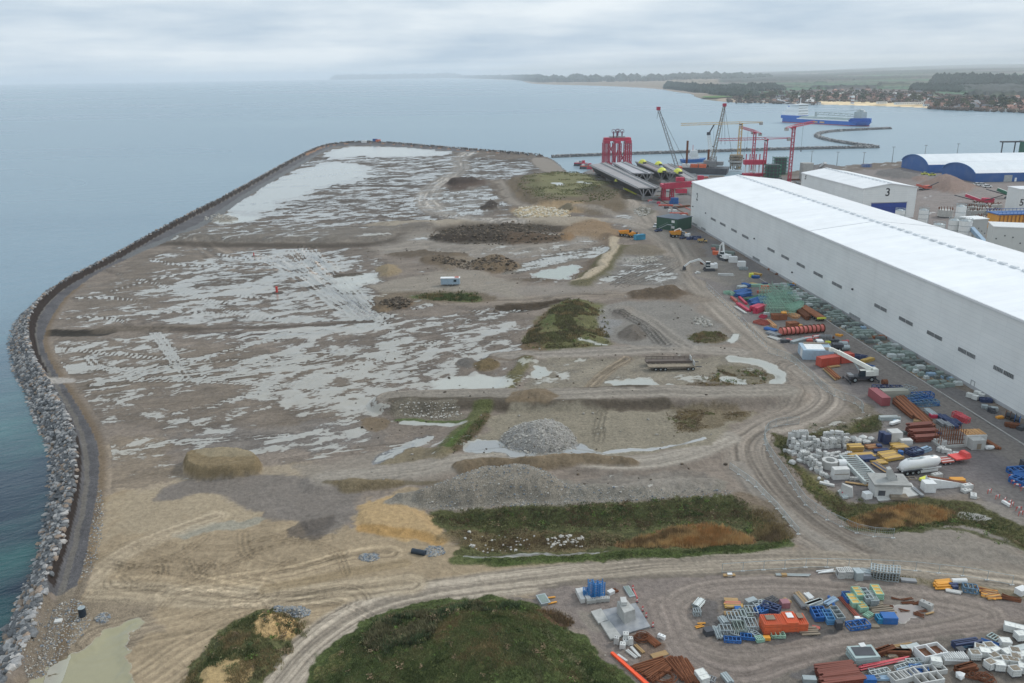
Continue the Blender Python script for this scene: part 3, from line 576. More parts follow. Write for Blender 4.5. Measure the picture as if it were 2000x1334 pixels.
lz=np.clip(2.4-np.maximum(dc-0.3,0)*2.0,0.0,2.4)
a=sstep(6,3,dc)*inner;Z+=(lz-Z)*np.clip(a,0,1)*(lz>0)
tra=inner&~ins_r&((Y>121)|(fbm(X,Y,6,95,3)>.35+(121-Y)*.02)&(Y>108))
nn=fbm(X,Y,5,91,4)
C[tra]=(np.array([0.125,0.125,0.135])*(0.65+0.7*nn[:,None]))[tra];WET[tra]=0.05;GRV[tra]=0.55;VEG[tra]=0
lane=tra&(np.abs(dc-2.1-0.6*(nn-0.5))<0.5);C[lane]=C[lane]*0.4+np.array([0.24,0.225,0.20])*0.6
far_gr=tra&(Y>380)&(di<6);C[far_gr]=np.array([0.17,0.18,0.19]);GRV[far_gr]=1
lin=inner&(Y>116)&(dc>0.25)&(dc<np.where(RW>260,2.2,1.15));C[lin]=np.array([0.045,0.036,0.033]);GRV[lin]=0.1
edge=inner&ins_r&(di<2.5)&(Y<330);e_=(sstep(2.5,0.5,di)*0.7)[edge][:,None];C[edge]=C[edge]*(1-e_)+np.array([0.17,0.125,0.08])*e_;WET[edge]*=0.3
paint("88,738 148,737 150,747 92,750",(0.45,0.43,0.41),0.5,0.9,0.4,wet=0,grv=0)
paint("155,1144 175,1100 185,1120 165,1160 130,1200 100,1290 60,1334 30,1330 70,1240 110,1170",(0.235,0.205,0.17),1,0.6,1.5,grv=0.8,wet=0)
tan=(Y>900)&inner&(dc>1.2)&(dc<4);C[tan]=np.array([0.30,0.19,0.13])
k=(WET>.40)&(WET<.75)&(VEG<.2)&(GRV<.3)&(RWp<1300)&(X<130);C[k]*=(.80*np.clip(1.08-(RWp[k]-250)/1800,.85,1.05))[:,None]
SANDM=sstep(.02,.06,C[:,0]-C[:,2]-.06)
DRY=1-sstep(0.75,1.0,WET)
Z+=DRY*((fbm(X,Y,5,101,4)-0.5)*0.5+(fbm(X,Y,1.4,103,3)-0.5)*0.12*(1+2.0*VEG))
cut=sstep(2.5,-3.0,sd_land);Z=Z*(1-cut)+np.where(X>60,-6.0,-4.0)*cut
Z=np.where(sd_land>1.5,np.maximum(Z,-1.25),Z)
Z=np.where((~ins),np.minimum(Z,-1.9),Z)
C*=np.array([1.02,.985,.94])[None,:]
C=np.clip(C*(1-.10*(SANDM<.5))[:,None]*(1+0.10*(fbm(X,Y,0.8,111,3)-0.5)[:,None]),0.01,0.9)
kp=keep.reshape(NR,NA);q=kp[:-1,:-1]&kp[1:,:-1]&kp[1:,1:]&kp[:-1,1:]
ii,jj=np.nonzero(q);v0=ii*NA+jj
quads=np.stack([v0,v0+1,v0+NA+1,v0+NA],1)
used=np.zeros(NV,bool);used[quads.ravel()]=True;remap=np.cumsum(used)-1
co=np.stack([X,Y,Z],1)[used].astype(np.float32);quads=remap[quads].astype(np.int32)[:,::-1]
me=bpy.data.meshes.new('ground');me.vertices.add(len(co));me.vertices.foreach_set('co',co.ravel())
me.loops.add(quads.size);me.loops.foreach_set('vertex_index',quads.ravel())
me.polygons.add(len(quads));me.polygons.foreach_set('loop_start',np.arange(0,quads.size,4,dtype=np.int32));me.polygons.foreach_set('loop_total',np.full(len(quads),4,np.int32))
me.polygons.foreach_set('use_smooth',np.ones(len(quads),bool));me.update()
ca=me.color_attributes.new('soil','FLOAT_COLOR','POINT');ca.data.foreach_set('color',np.concatenate([C[used],np.ones((used.sum(),1))],1).astype(np.float32).ravel())
cb=me.color_attributes.new('mask','FLOAT_COLOR','POINT');cb.data.foreach_set('color',np.stack([WET,VEG,GRV,np.ones(NV)],1)[used].astype(np.float32).ravel())
ground=link('ground',me);tag(ground,kind='structure')
def ZG(x,y):
 """ground height at a point (nearest grid vertex)"""
 r=math.hypot(x,y);a_=math.atan2(x,y);j=int(np.argmin(np.abs(az-a_)));i=int(np.argmin(np.abs(rr-r)))
 return float(Z[i*NA+j])
M=bpy.data.materials.new('ground_soil');M.use_nodes=True;t=M.node_tree;n=t.nodes;l=t.links;b=n['Principled BSDF']
def nd(tp,**kw):
 q_=n.new(tp)
 for k_,v_ in kw.items():
  if k_ in q_.inputs.keys():q_.inputs[k_].default_value=v_
  else:setattr(q_,k_,v_)
 return q_
def mth(op,a,b_=None,cl=False):
 q_=n.new('ShaderNodeMath');q_.operation=op;q_.use_clamp=cl
 for i_,v_ in enumerate((a,b_)):
  if v_ is None:continue
  if isinstance(v_,(int,float)):q_.inputs[i_].default_value=v_
  else:l.new(v_,q_.inputs[i_])
 return q_.outputs[0]
def mr(v,a0,a1,b0,b1,smooth=False):
 q_=n.new('ShaderNodeMapRange');q_.clamp=True
 if smooth:q_.interpolation_type='SMOOTHSTEP'
 l.new(v,q_.inputs[0])
 for i_,x_ in enumerate((a0,a1,b0,b1)):q_.inputs[i_+1].default_value=x_
 return q_.outputs[0]
def mixc(f,a,b_,mode='MIX'):
 q_=n.new('ShaderNodeMix');q_.data_type='RGBA';q_.blend_type=mode
 for i_,v_ in((0,f),(6,a),(7,b_)):
  if isinstance(v_,tuple):q_.inputs[i_].default_value=v_+(1,)
  elif isinstance(v_,(int,float)):q_.inputs[i_].default_value=v_
  else:l.new(v_,q_.inputs[i_])
 return q_.outputs[2]
soil=nd('ShaderNodeVertexColor',layer_name='soil');mk=nd('ShaderNodeVertexColor',layer_name='mask')
sp_=n.new('ShaderNodeSeparateColor');l.new(mk.outputs[0],sp_.inputs[0]);wet,veg,grv=sp_.outputs[0],sp_.outputs[1],sp_.outputs[2]
geo=n.new('ShaderNodeNewGeometry')
def noise(scale,sx=1,sy=1,det=6,ro=0.6,rot=0.0,dist=0.0):
 r_=n.new('ShaderNodeMapping');r_.inputs['Rotation'].default_value=(0,0,-rot);l.new(geo.outputs['Position'],r_.inputs[0])
 m_=n.new('ShaderNodeMapping');m_.inputs['Scale'].default_value=(sx,sy,1);l.new(r_.outputs[0],m_.inputs[0])
 q_=nd('ShaderNodeTexNoise',Scale=scale,Detail=det,Roughness=ro,Distortion=dist);l.new(m_.outputs[0],q_.inputs['Vector']);return q_.outputs[0]
pA=noise(0.085,0.52,0.95,8,0.62,0.50,0.9);pB=noise(0.26,0.58,1.0,6,0.6,0.42,0.7)
pn=mth('ADD',mth('ADD',mth('MULTIPLY',pA,0.50),mth('MULTIPLY',pB,0.36)),mth('MULTIPLY',noise(1.1,0.5,1.0,4,0.6,0.3,0.3),0.14))
lev=mth('ADD',pn,mth('MULTIPLY',mth('SUBTRACT',wet,0.5),0.42))
pud=mr(lev,0.514,0.530,0,1,True);damp=mr(lev,0.44,0.525,0,1)
fine=noise(1.1,1,1,5,0.65);micro=noise(5.5,1,1,3,0.7)
streak=noise(0.22,0.45,1.0,6,0.68,0.36,0.4)
st_=mixc(mr(wet,0.2,0.45,0.25,1.0),(1.0,1.0,1.0),mr(streak,0.3,0.7,0.70,1.28));c1=mixc(1.0,mixc(1.0,soil.outputs[0],st_,'MULTIPLY'),mr(fine,0.3,0.7,0.78,1.22),'MULTIPLY')
gb=mr(micro,0.25,0.75,0.45,1.75);gfac=mixc(grv,(1.0,1.0,1.0),gb);c2=mixc(1.0,c1,gfac,'MULTIPLY')
vb=mr(noise(2.2,1,1,5,0.75),0.3,0.72,0.45,1.7);vfac=mixc(veg,(1.0,1.0,1.0),vb);c3=mixc(1.0,c2,vfac,'MULTIPLY')
c4=mixc(mth('MULTIPLY',damp,0.55),c3,mixc(1.0,c3,(0.62,0.62,0.64),'MULTIPLY'))
pcol=mixc(mr(wet,0.75,1.1,0.55,0.0),mixc(1.0,soil.outputs[0],mr(wet,0.75,1.1,1.25,1.0),'MULTIPLY'),(0.43,0.425,0.375))
c5=mixc(pud,c4,pcol)
l.new(c5,b.inputs['Base Color'])
rgh=mth('ADD',mth('MULTIPLY',mth('SUBTRACT',1.0,damp),0.30),0.50);rr_=mth('ADD',mth('MULTIPLY',rgh,mth('SUBTRACT',1.0,pud)),mth('MULTIPLY',pud,0.14));l.new(rr_,b.inputs['Roughness'])
l.new(mth('ADD',.08,mth('MULTIPLY',pud,.42)),b.inputs['Specular IOR Level'])
bp=n.new('ShaderNodeBump');bp.inputs['Distance'].default_value=0.6
hgt_=mth('ADD',mth('MULTIPLY',fine,0.7),mth('MULTIPLY',micro,mth('ADD',0.25,mth('MULTIPLY',grv,0.6))))
l.new(hgt_,bp.inputs['Height']);l.new(mth('MULTIPLY',mth('SUBTRACT',1.0,pud),0.75),bp.inputs['Strength']);l.new(bp.outputs[0],b.inputs['Normal'])
me.materials.append(M)
S=30000
me=bpy.data.meshes.new('sea');me.from_pydata([(S*math.cos(a_),S*math.sin(a_),-1.5)for a_ in np.linspace(0,2*math.pi,129)[:-1]],[],[tuple(range(128))])
sea=link('sea',me);tag(sea,kind='structure')
M=bpy.data.materials.new('sea_water');M.use_nodes=True;t=M.node_tree;n=t.nodes;l=t.links;b=n['Principled BSDF']
geo=n.new('ShaderNodeNewGeometry')
w1=noise(0.35,0.5,1.3,4,0.55,0.5);w2=noise(0.07,0.5,1.2,3,0.5,0.6);w3=noise(1.5,0.6,1.3,3,0.6,0.4)
hh_=mth('ADD',mth('ADD',mth('MULTIPLY',w1,0.55),mth('MULTIPLY',w2,1.1)),mth('MULTIPLY',w3,0.16))
bp=n.new('ShaderNodeBump');bp.inputs['Distance'].default_value=1.0;bp.inputs['Strength'].default_value=1.0;l.new(hh_,bp.inputs['Height']);l.new(bp.outputs[0],b.inputs['Normal'])
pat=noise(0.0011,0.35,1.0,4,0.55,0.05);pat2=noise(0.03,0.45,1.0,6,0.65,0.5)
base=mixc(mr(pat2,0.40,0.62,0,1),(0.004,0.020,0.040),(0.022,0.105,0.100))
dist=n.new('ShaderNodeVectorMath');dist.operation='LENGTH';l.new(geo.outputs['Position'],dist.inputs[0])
silt=mr(dist.outputs['Value'],130,400,0,1,True)  # mask by distance: grazing sky reflection painted into the water colour
base=mixc(silt,base,mixc(mr(pat,0.38,0.62,0,1),(0.16,0.255,0.32),(0.29,0.385,0.435)))  # broad pale and blue bands: cloud reflections painted into the far water
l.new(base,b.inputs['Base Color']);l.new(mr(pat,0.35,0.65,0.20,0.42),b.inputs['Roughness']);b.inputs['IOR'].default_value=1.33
me.materials.append(M)
ICO=None
def ico():
 global ICO
 if ICO is None:
  bm=bmesh.new();bmesh.ops.create_icosphere(bm,subdivisions=1,radius=1.0)
  ICO=([v.co.copy()for v in bm.verts],[tuple(v.index for v in f.verts)for f in bm.faces]);bm.free()
 return ICO
def rock_into(mb,p,r,seed=None):
 vs,fs=ico();a,b_,c_=random.uniform(0,6.28),random.uniform(0.65,1.0),random.uniform(0.5,0.85)
 ca_,sa_=math.cos(a),math.sin(a);o=[]
 for v in vs:
  q=1+random.uniform(-0.22,0.22);x,y,z_=v.x*q*r,v.y*q*r*b_,v.z*q*r*c_
  o.append((p[0]+x*ca_-y*sa_,p[1]+x*sa_+y*ca_,p[2]+z_))
 mb.add(o,fs)
ROCK=[mat('rock_grey',(0.33,0.325,0.32),0.85,var=0.35,scale=1.2,bump=0.1),mat('rock_dark',(0.15,0.155,0.16),0.85,var=0.35,scale=1.2,bump=0.1),
  mat('rock_pale',(0.44,0.42,0.40),0.85,var=0.25,scale=1.2,bump=0.1),mat('rock_tan',(0.30,0.235,0.185),0.85,var=0.25,scale=1.2,bump=0.1)]
CRP=list(CRW)+[Vector((300,900,0)),Vector((2600,700,0)),Vector((2600,-400,0)),Vector((-300,-300,0))]
def band_points(n_,y0,y1):
 res=[]
 lo=min(p.x for p in SHW)-5;hi=60
 xs=rng.uniform(lo,hi,n_*26);ys=rng.uniform(y0,y1,n_*26)
 dsh,_,_=seg_dist(xs,ys,SHW);inl=inside(xs,ys,LAND);inc=inside(xs,ys,CRP)
 dcr,_,_=seg_dist(xs,ys,CRW)
 ok=(((inl&~inc)|((~inl)&(dsh<0.9))|(inc&(dcr<0.5))))
 xs,ys,dsh,dcr,inl=xs[ok][:n_],ys[ok][:n_],dsh[ok][:n_],dcr[ok][:n_],inl[ok][:n_]
 for x,y,a,c_,i_ in zip(xs,ys,dsh,dcr,inl):
  z_=-1.6+4.0*(a/(a+c_+1e-3))if i_ else-1.7
  res.append((x,y,z_))
 return res
reve=empty('rock_revetment',(at(60,1000).x,at(60,1000).y,0),0,'long curving sloped sea wall of loose grey boulders along the water on the left','sea wall')
near=band_points(4800,70,235);mid=band_points(4200,235,420);far=band_points(4200,420,1330)
near.sort(key=lambda p:p[0]**2+p[1]**2)
vis=[p for p in near if proj(p)[1]<1345 and proj(p)[0]>-10]
sel=set(id(p)for p in vis[:300])
base_r=[]
for k_ in range(14):
 mb=MB();rock_into(mb,(0,0,0),1.0)
 me_=bpy.data.meshes.new('stone');me_.from_pydata(mb.v,[],mb.f);me_.materials.append(ROCK[[0,0,1,1,1,2,3,0,1,1,2,0,3,1][k_]]);base_r.append(me_)
for p in vis[:300]:
 o=link('stone',random.choice(base_r),reve);o.location=Vector(p)-reve.location;s_=random.choice((.45,.55,.62,.75,.95))*random.uniform(.85,1.15);o.scale=(s_,s_*random.uniform(.8,1.1),s_*random.uniform(.7,1));o.rotation_euler=(0,0,random.uniform(0,6.28))
mb=MB()
for grp,r0,r1 in((near,0.38,0.78),(mid,0.35,0.72),(far,0.55,1.0)):
 for p in grp:
  if id(p)in sel:continue
  mb.cur=random.choice((0,0,1,1,1,2,3,1));rock_into(mb,p,random.uniform(r0,r1)*(1 if random.random()<.85 else 1.3))
for i_,v_ in enumerate(mb.v):mb.v[i_]=(v_[0]-reve.location.x,v_[1]-reve.location.y,v_[2])
o=mb.build('boulders',ROCK,reve);tag(o,kind='stuff')
def breakwater(line,wd,label,n_,r_=(0.8,1.6),z=1.6):
 pts=smooth_poly(W(line,-1.5),2);c0=Vector((pts[len(pts)//2].x,pts[len(pts)//2].y,0))
 root=empty('breakwater',c0,0,label,'breakwater');mb=MB()
 tot=sum((b_-a).length for a,b_ in zip(pts,pts[1:]))
 for a,b_ in zip(pts,pts[1:]):
  d_=(b_-a);a3,b3=Vector((a.x,a.y,0)),Vector((b_.x,b_.y,0))
  mb.extr([(-wd/2,-2.5),(-wd/5,z-0.5),(wd/5,z-0.5),(wd/2,-2.5)],a3-c0,b3-c0+d_.normalized()*1.0)
 mb.build('core',ROCK[1],root,fix=True)
 mb=MB()
 for a,b_ in zip(pts,pts[1:]):
  d_=b_-a;u=Vector((-d_.y,d_.x,0)).normalized()
  for _ in range(max(1,int(n_*d_.length/tot))):
   q=a+d_*random.random();w_=random.gauss(0,0.24)*wd;w_=max(-wd*.52,min(wd*.52,w_))
   zz=(z-0.3)-max(0,abs(w_)-wd*.2)/(wd*.3)*(z+1.8)
   mb.cur=random.choice((0,0,1,1,2));rock_into(mb,q+u*w_+Vector((0,0,zz+0))-c0,random.uniform(*r_))
 o=mb.build('boulders',ROCK,root);tag(o,kind='stuff')
breakwater("1078,308 1200,303 1400,297 1560,292 1713,289",7,'long straight low breakwater of dark rock crossing the water behind the cranes',1500,(.6,1.2),1.2)
breakwater("1713,289 1690,286 1640,279 1605,272 1594,266 1600,261 1630,257 1690,254 1738,252",9,'low hook shaped breakwater of dark rock below the blue ship',1300,(0.7,1.4),1.2)
def text_mesh(name,s,size,m_,parent,M4,ext=0.02):
 c=bpy.data.curves.new('t','FONT');c.body=s;c.size=size;c.extrude=ext;c.align_x='CENTER';c.align_y='CENTER';c.resolution_u=3;c.offset=size*0.012
 o=bpy.data.objects.new('t',c);me_=bpy.data.meshes.new_from_object(o);bpy.data.objects.remove(o);bpy.data.curves.remove(c)
 me_.materials.clear();me_.materials.append(m_);q=link(name,me_,parent);q.matrix_local=M4;return q
def wall_frame(o_,ux,n_):
 """matrix with local x along the wall, y up, z out of the wall"""
 ux=ux.normalized();n_=n_.normalized();up=Vector((0,0,1));M_=Matrix.Identity(4)
 for i in range(3):M_[i][0]=ux[i];M_[i][1]=up[i];M_[i][2]=n_[i];M_[i][3]=o_[i]
 return M_
def on_wall(px,py,P0,n_):
 d=AX_F+AX_R*((px-1000)/FPX)+AX_U*((667-py)/FPX);c=Vector((0,0,H));t_=(P0-c).dot(n_)/d.dot(n_);return c+d*t_
def panel_mat(name,col,pw,ph,rough=0.5):
 M_=mat(name,col,rough,var=0.05,scale=0.06,dirt=0.10,dirtcol=(0.35,0.36,0.35));t_=M_.node_tree;n_=t_.nodes;b_=n_['Principled BSDF']
 br=n_.new('ShaderNodeTexBrick');br.inputs['Scale'].default_value=1.0;br.offset=0.0;br.inputs['Mortar Size'].default_value=0.035;br.inputs['Brick Width'].default_value=pw;br.inputs['Row Height'].default_value=ph
 br.inputs['Color1'].default_value=(1,1,1,1);br.inputs['Color2'].default_value=(0.965,0.97,0.975,1);br.inputs['Mortar'].default_value=(0.80,0.81,0.82,1)
 uv=n_.new('ShaderNodeUVMap');t_.links.new(uv.outputs[0],br.inputs['Vector'])
 src=b_.inputs['Base Color'].links[0].from_socket;mx=n_.new('ShaderNodeMix');mx.data_type='RGBA';mx.blend_type='MULTIPLY';mx.inputs[0].default_value=1
 t_.links.new(src,mx.inputs[6]);t_.links.new(br.outputs[0],mx.inputs[7]);t_.links.new(mx.outputs[2],b_.inputs['Base Color']);return M_
def quad_uv(name,pts,m_,parent,w_=None,h_=None):
 """flat wall or roof sheet with a UV in metres"""
 me_=bpy.data.meshes.new(name);me_.from_pydata([tuple(p)for p in pts],[],[tuple(range(len(pts)))]);uvl=me_.uv_layers.new(name='UVMap')
 o_=Vector(pts[0]);u=(Vector(pts[1])-o_).normalized();nn_=me_.polygons[0].normal.copy()if me_.polygons else Vector((0,0,1));nn_=u.cross(Vector(pts[-1])-o_).normalized();v_=nn_.cross(u)
 for lp in me_.loops:
  q=Vector(pts[lp.vertex_index])-o_;uvl.data[lp.index].uv=(q.dot(u),q.dot(v_))
 me_.materials.append(m_);return link(name,me_,parent)
WALLM=panel_mat('hall_cladding',(0.86,0.875,0.86),9.0,1.25);ROOFM=panel_mat('hall_roof_sheet_',(0.80,0.81,0.815),3.0,24.0,0.55)
DARKN=mat('black_paint',(0.02,0.022,0.03),0.5,var=0.05);GLASSW=mat('window_louvre',(0.12,0.13,0.13),0.35,var=0.3,scale=1.5);TRIM=mat('white_trim',(0.78,0.79,0.80),0.4,var=0.03)
GREYT=mat('grey_trim',(0.40,0.41,0.42),0.5,var=0.05)
def hall(root,A,ul,up_,Ln,Wd,He,Hr,roofmat=ROOFM,wallmat=WALLM):
 """A = corner, ul = along, up_ = across; walls, roof slopes and trims in world space relative to root"""
 o_=root.location;A=A-o_;B=A+ul*Ln;C_=B+up_*Wd;D=A+up_*Wd;z1=Vector((0,0,He));z2=Vector((0,0,Hr));rA=A+up_*Wd/2+z2;rB=B+up_*Wd/2+z2
 quad_uv('wall',[A,B,B+z1,A+z1],wallmat,root);quad_uv('wall',[C_,D,D+z1,C_+z1],wallmat,root)
 quad_uv('wall',[D,A,A+z1,rA,D+z1],wallmat,root);quad_uv('wall',[B,C_,C_+z1,rB,B+z1],wallmat,root)
 e=0.35;dn=Vector((0,0,-e*(Hr-He)/(Wd/2)))
 quad_uv('roof',[A+z1-up_*e+dn-ul*e,B+z1-up_*e+dn+ul*e,rB+ul*e,rA-ul*e],roofmat,root)
 quad_uv('roof',[rA-ul*e,rB+ul*e,C_+z1+up_*e+dn+ul*e,D+z1+up_*e+dn-ul*e],roofmat,root)
 mb=MB()
 for p,q in((A,B),(D,C_)):
  s_=-1 if p is A else 1
  mb.bar(p+z1+up_*s_*(e+0.02)+Vector((0,0,-0.35)),q+z1+up_*s_*(e+0.02)+Vector((0,0,-0.35)),0.3,0.55)
 mb.build('gutter',TRIM,root)
 mb=MB()
 for p,r_,q in((A-ul*0.37,rA-ul*0.37,D-ul*0.37),(B+ul*0.37,rB+ul*0.37,C_+ul*0.37)):
  mb=MB();mb.bar(p+z1-Vector((0,0,.1)),r_-Vector((0,0,.1)),0.18,0.45);mb.bar(r_-Vector((0,0,.1)),q+z1-Vector((0,0,.1)),0.18,0.45)
  mb.build('verge_trim',TRIM,root)
 return A,B,C_,D,rA,rB
A0=at(1348,437)+Vector((0,0,-0.4));UL=(at(2000,819)-at(1348,437)).normalized();UP=Vector((-UL.y,UL.x,0))
mh=empty('assembly_hall',(A0.x,A0.y,0),0,'huge long white assembly hall with pale roof running towards the camera on the right','hall')
hA,hB,hC,hD,hrA,hrB=hall(mh,A0,UL,UP,360,49.5,23.5,26.4)
nW=-UP
pos_w=[(1389,425,1398,430,5),(1407,433,1417,441,5),(1429,445,1439,453,5),(1450,457,1462,465,6),(1500,482.5,1513,491.5,6),(1527,496.5,1541,506,7),(1557,511,1572,522,7),(1590,529.5,1607,540,7),
         (1626,549,1644.5,561,8),(1709,593,1732,606,9),(1757,618,1783,633,9),(1812,645,1840,662,10),(1873,678,1905,697,11),(1942,713,1980,736,12),(2030,762,2075,788,12),(2130,815,2180,845,14),
         (1353,434,1362,440,5),(1370,443,1378,449,5),(1471,500,1484,509,6),(1660,610,1680,624,8)]
GL2=mat('louvre_pale',(0.27,0.29,0.29),0.4,var=0.2,scale=1.5)
for i_,(x0,y0,x1,y1,hp_)in enumerate(pos_w):
 p=on_wall(x0,y0,A0,nW);q=on_wall(x1,y1,A0,nW);ln=(q-p).dot(UL);hh2=1.05
 zc=(p.z+q.z)/2-0.3
 for k_ in range(2):
  a=(p-A0).dot(UL)+ln*(0.0 if k_==0 else 0.53);w_=ln*0.47
  base_=A0+UL*a;base_.z=0
  mb=MB();mb.cur=0
  s0=base_-mh.location-UP*0.05+Vector((0,0,zc));s1=s0+UL*w_
  mb.bar(s0,s1,0.10,hh2);mb.cur=1
  for t_ in np.linspace(0,1,7):mb.bar(s0+(s1-s0)*t_-UP*0.06-Vector((0,0,hh2/2)),s0+(s1-s0)*t_-UP*0.06+Vector((0,0,hh2/2)),0.16,0.08)
  mb.build('window',[GLASSW if i_<16 else GL2,GREYT],mh)
for x_,y_ in((1354,404),(1379,417),(1474,467),(1666,566),(1548,533)):
 p=on_wall(x_,y_,A0,nW);mb=MB();mb.box(p-mh.location-UP*0.3,(0.5,0.5,0.5));mb.build('wall_lamp',DARKN,mh)
p=on_wall(1900,750,A0,nW);mb=MB();c_=p-mh.location-UP*0.06
for du,dz_ in((-0.75,0),(0.75,0)):mb.bar(c_+UL*du+Vector((0,0,-0.9)),c_+UL*du+Vector((0,0,0.9)),0.18,0.1)
for dz_ in(-0.9,0.9):mb.bar(c_-UL*0.84+Vector((0,0,dz_)),c_+UL*0.84+Vector((0,0,dz_)),0.1,0.18)
mb.build('hatch_frame',GREYT,mh)
p=on_wall(1361.7,385,A0,nW);text_mesh('painted_number','2',5.6,DARKN,mh,wall_frame(p-mh.location-UP*0.05,UL,nW))
mb=MB();mb.bar(hA-UP*0.06+Vector((0,0,0.9)),hB-UP*0.06+Vector((0,0,0.9)),0.12,0.9);mb.build('plinth',GREYT,mh)
vent=MB();vent.box((0,0,0),(1.3,2.8,0.5),top=0.8);vme=None
for k_ in range(72):
 pc=hrA+(hrB-hrA)*((k_+0.5)/72)
 if vme is None:
  o=vent.build('roof_vent',mat('vent_white',(0.74,0.76,0.77),0.4,var=0.03),mh);vme=o.data
 else:o=link('roof_vent',vme,mh)
 o.location=pc+Vector((0,0,0.0))-UP*0.2;o.rotation_euler=(0,0,math.atan2(UL.y,UL.x)+math.pi/2)
mb=MB();mb.bar(hrA+Vector((0,0,.02)),hrB+Vector((0,0,.02)),1.1,0.12);mb.build('ridge_cap',TRIM,mh)
jm=mat('roof_joint_grey',(0.55,0.56,0.57),0.6)
ja=(at(1570,449,23.5)-A0).dot(UL);mb=MB();za=Vector((0,0,23.5));zb=Vector((0,0,26.4));q0=hA+UL*ja
mb.bar(q0+za+Vector((0,0,.03)),q0+UP*24.75+zb+Vector((0,0,.03)),0.35,0.12);mb.bar(q0+UP*24.75+zb+Vector((0,0,.03)),q0+UP*49.5+za+Vector((0,0,.03)),0.35,0.12);mb.build('expansion_joint',jm,mh)
FL,FR,BL=at(1687.5,368,17.2),at(1792,365,17.2),at(1568,337,17.2)
u3=(FR-FL);W3=u3.length;u3.normalize();v3=Vector((-u3.y,u3.x,0));L3=(BL-FL).dot(v3)
h3=empty('white_hall',(FL.x,FL.y,0),0,'white hall with a big black number three and a blue gate behind the long hall','hall')
a3=hall(h3,Vector((FL.x,FL.y,0))+v3*L3,-v3,u3,L3,W3,17.2,19.6)
P3=Vector((FL.x,FL.y,0));n3_=-v3
p=on_wall(1734,376,P3,n3_);text_mesh('painted_number','3',6.2,DARKN,h3,wall_frame(p-h3.location+n3_*0.05,u3,n3_))
n3l=-u3;p=on_wall(1573.5,345.5,P3,n3l);text_mesh('painted_number','3',5.0,DARKN,h3,wall_frame(p-h3.location+n3l*0.05,-v3,n3l))
BLUED=mat('door_blue',(0.02,0.06,0.30),0.45,var=0.1,scale=0.3)
g0,g1=on_wall(1702,397,P3,n3_),on_wall(1771,394,P3,n3_);zg=g0.z
gate=MB();gu0=(g0-P3).dot(u3);gu1=(g1-P3).dot(u3)
gq=MB();gq.bar(Vector((0,0,zg/2))+u3*gu0+n3_*.08,Vector((0,0,zg/2))+u3*gu1+n3_*.08,0.14,zg)
g=gq.build('gate',BLUED,h3)
for k_ in range(12):
 mb=MB();zz=zg*(k_+0.5)/12;mb.bar(Vector((0,0,zz))+u3*gu0+n3_*.17,Vector((0,0,zz))+u3*gu1+n3_*.17,0.05,zg/12*0.82);mb.build('gate_slat',BLUED,g)
mb=MB();mb.bar(Vector((0,0,zg+.2))+u3*(gu0-.3)+n3_*.2,Vector((0,0,zg+.2))+u3*(gu1+.3)+n3_*.2,0.35,0.4);mb.build('gate_lintel',GREYT,h3)
for k_ in range(19):
 if k_==0:o=None
 pc=a3[4]+(a3[5]-a3[4])*((k_+0.5)/19);o=link('roof_vent',vme,h3);o.location=pc;o.rotation_euler=(0,0,math.atan2(v3.y,v3.x)+math.pi/2)
BLUEC=panel_mat('blue_cladding',(0.022,0.115,0.36),1.1,60.0,0.45);WHR=panel_mat('white_arch_roof',(0.66,0.69,0.71),60.0,6.0,0.5)
def arch_hall(name,Lp,Rp,dirx,Ln,He,Hr,label):
 root=empty(name,(Rp.x,Rp.y,0),0,label,'warehouse');o_=root.location;Lp=Lp-o_;Rp=Rp-o_;n_=14;prof=[]
 for k_ in range(n_+1):
  t_=k_/n_;an=math.pi*t_;prof.append(Lp+(Rp-Lp)*t_+Vector((0,0,He+(Hr-He)*(1-(2*t_-1)**2)**0.75)))
 face=[Lp,Rp]+prof[::-1];quad_uv('facade',face,BLUEC,root)
 quad_uv('facade',[p+dirx*Ln for p in face][::-1],BLUEC,root)
 for P_,z_ in((Rp,prof[-1]),(Lp,prof[0])):quad_uv('side_wall',[P_,P_+dirx*Ln,z_+dirx*Ln,z_],BLUEC,root)
 vs=[];uvs=[];s_=0
 e_=dirx*0.5
 for k_,p in enumerate(prof):vs+=[p-e_+Vector((0,0,.06)),p+dirx*Ln+e_+Vector((0,0,.06))]
 me_=bpy.data.meshes.new('roof');me_.from_pydata([tuple(v)for v in vs],[],[(2*k_,2*k_+1,2*k_+3,2*k_+2)for k_ in range(n_)]);uvl=me_.uv_layers.new(name='UVMap')
 for lp in me_.loops:uvl.data[lp.index].uv=(Ln if lp.vertex_index%2 else 0,(lp.vertex_index//2)*4.0)
 for lp in me_.loops:uvl.data[lp.index].uv=((lp.vertex_index//2)*4.0,Ln if lp.vertex_index%2 else 0)
 me_.materials.append(WHR);link('roof',me_,root)
 mb=MB()
 for p,q in zip(prof,prof[1:]):mb.bar(p-dirx*.6,q-dirx*.6,0.25,0.5)
 mb.build('roof_edge',mat('arch_edge',(0.06,0.22,0.50),0.5),root);return root,Rp,prof[-1]
dx_=Vector((1,0.028,0)).normalized()
arch_hall('blue_warehouse',at(1760,327),at(1812,338),dx_,330,6.4,12.6,'rear one of two blue warehouses with white arched roofs, by the water')
wr,Rp_,_e=arch_hall('blue_warehouse',at(1812,338)+Vector((1.5,-19,0)),at(1904,356),dx_,330,6.4,12.0,'front one of two blue warehouses with white arched roofs, with a grey side door')
pd=Vector((at(1953,353.5).x,0,0));xw=pd.x-at(1904,356).x
mb=MB();mb.bar(dx_*xw+Vector((0,-0.1,2.4)),dx_*(xw+6)+Vector((0,-0.1,2.4)),0.12,4.8);mb.build('door',mat('door_grey',(0.42,0.44,0.44),0.5),wr)
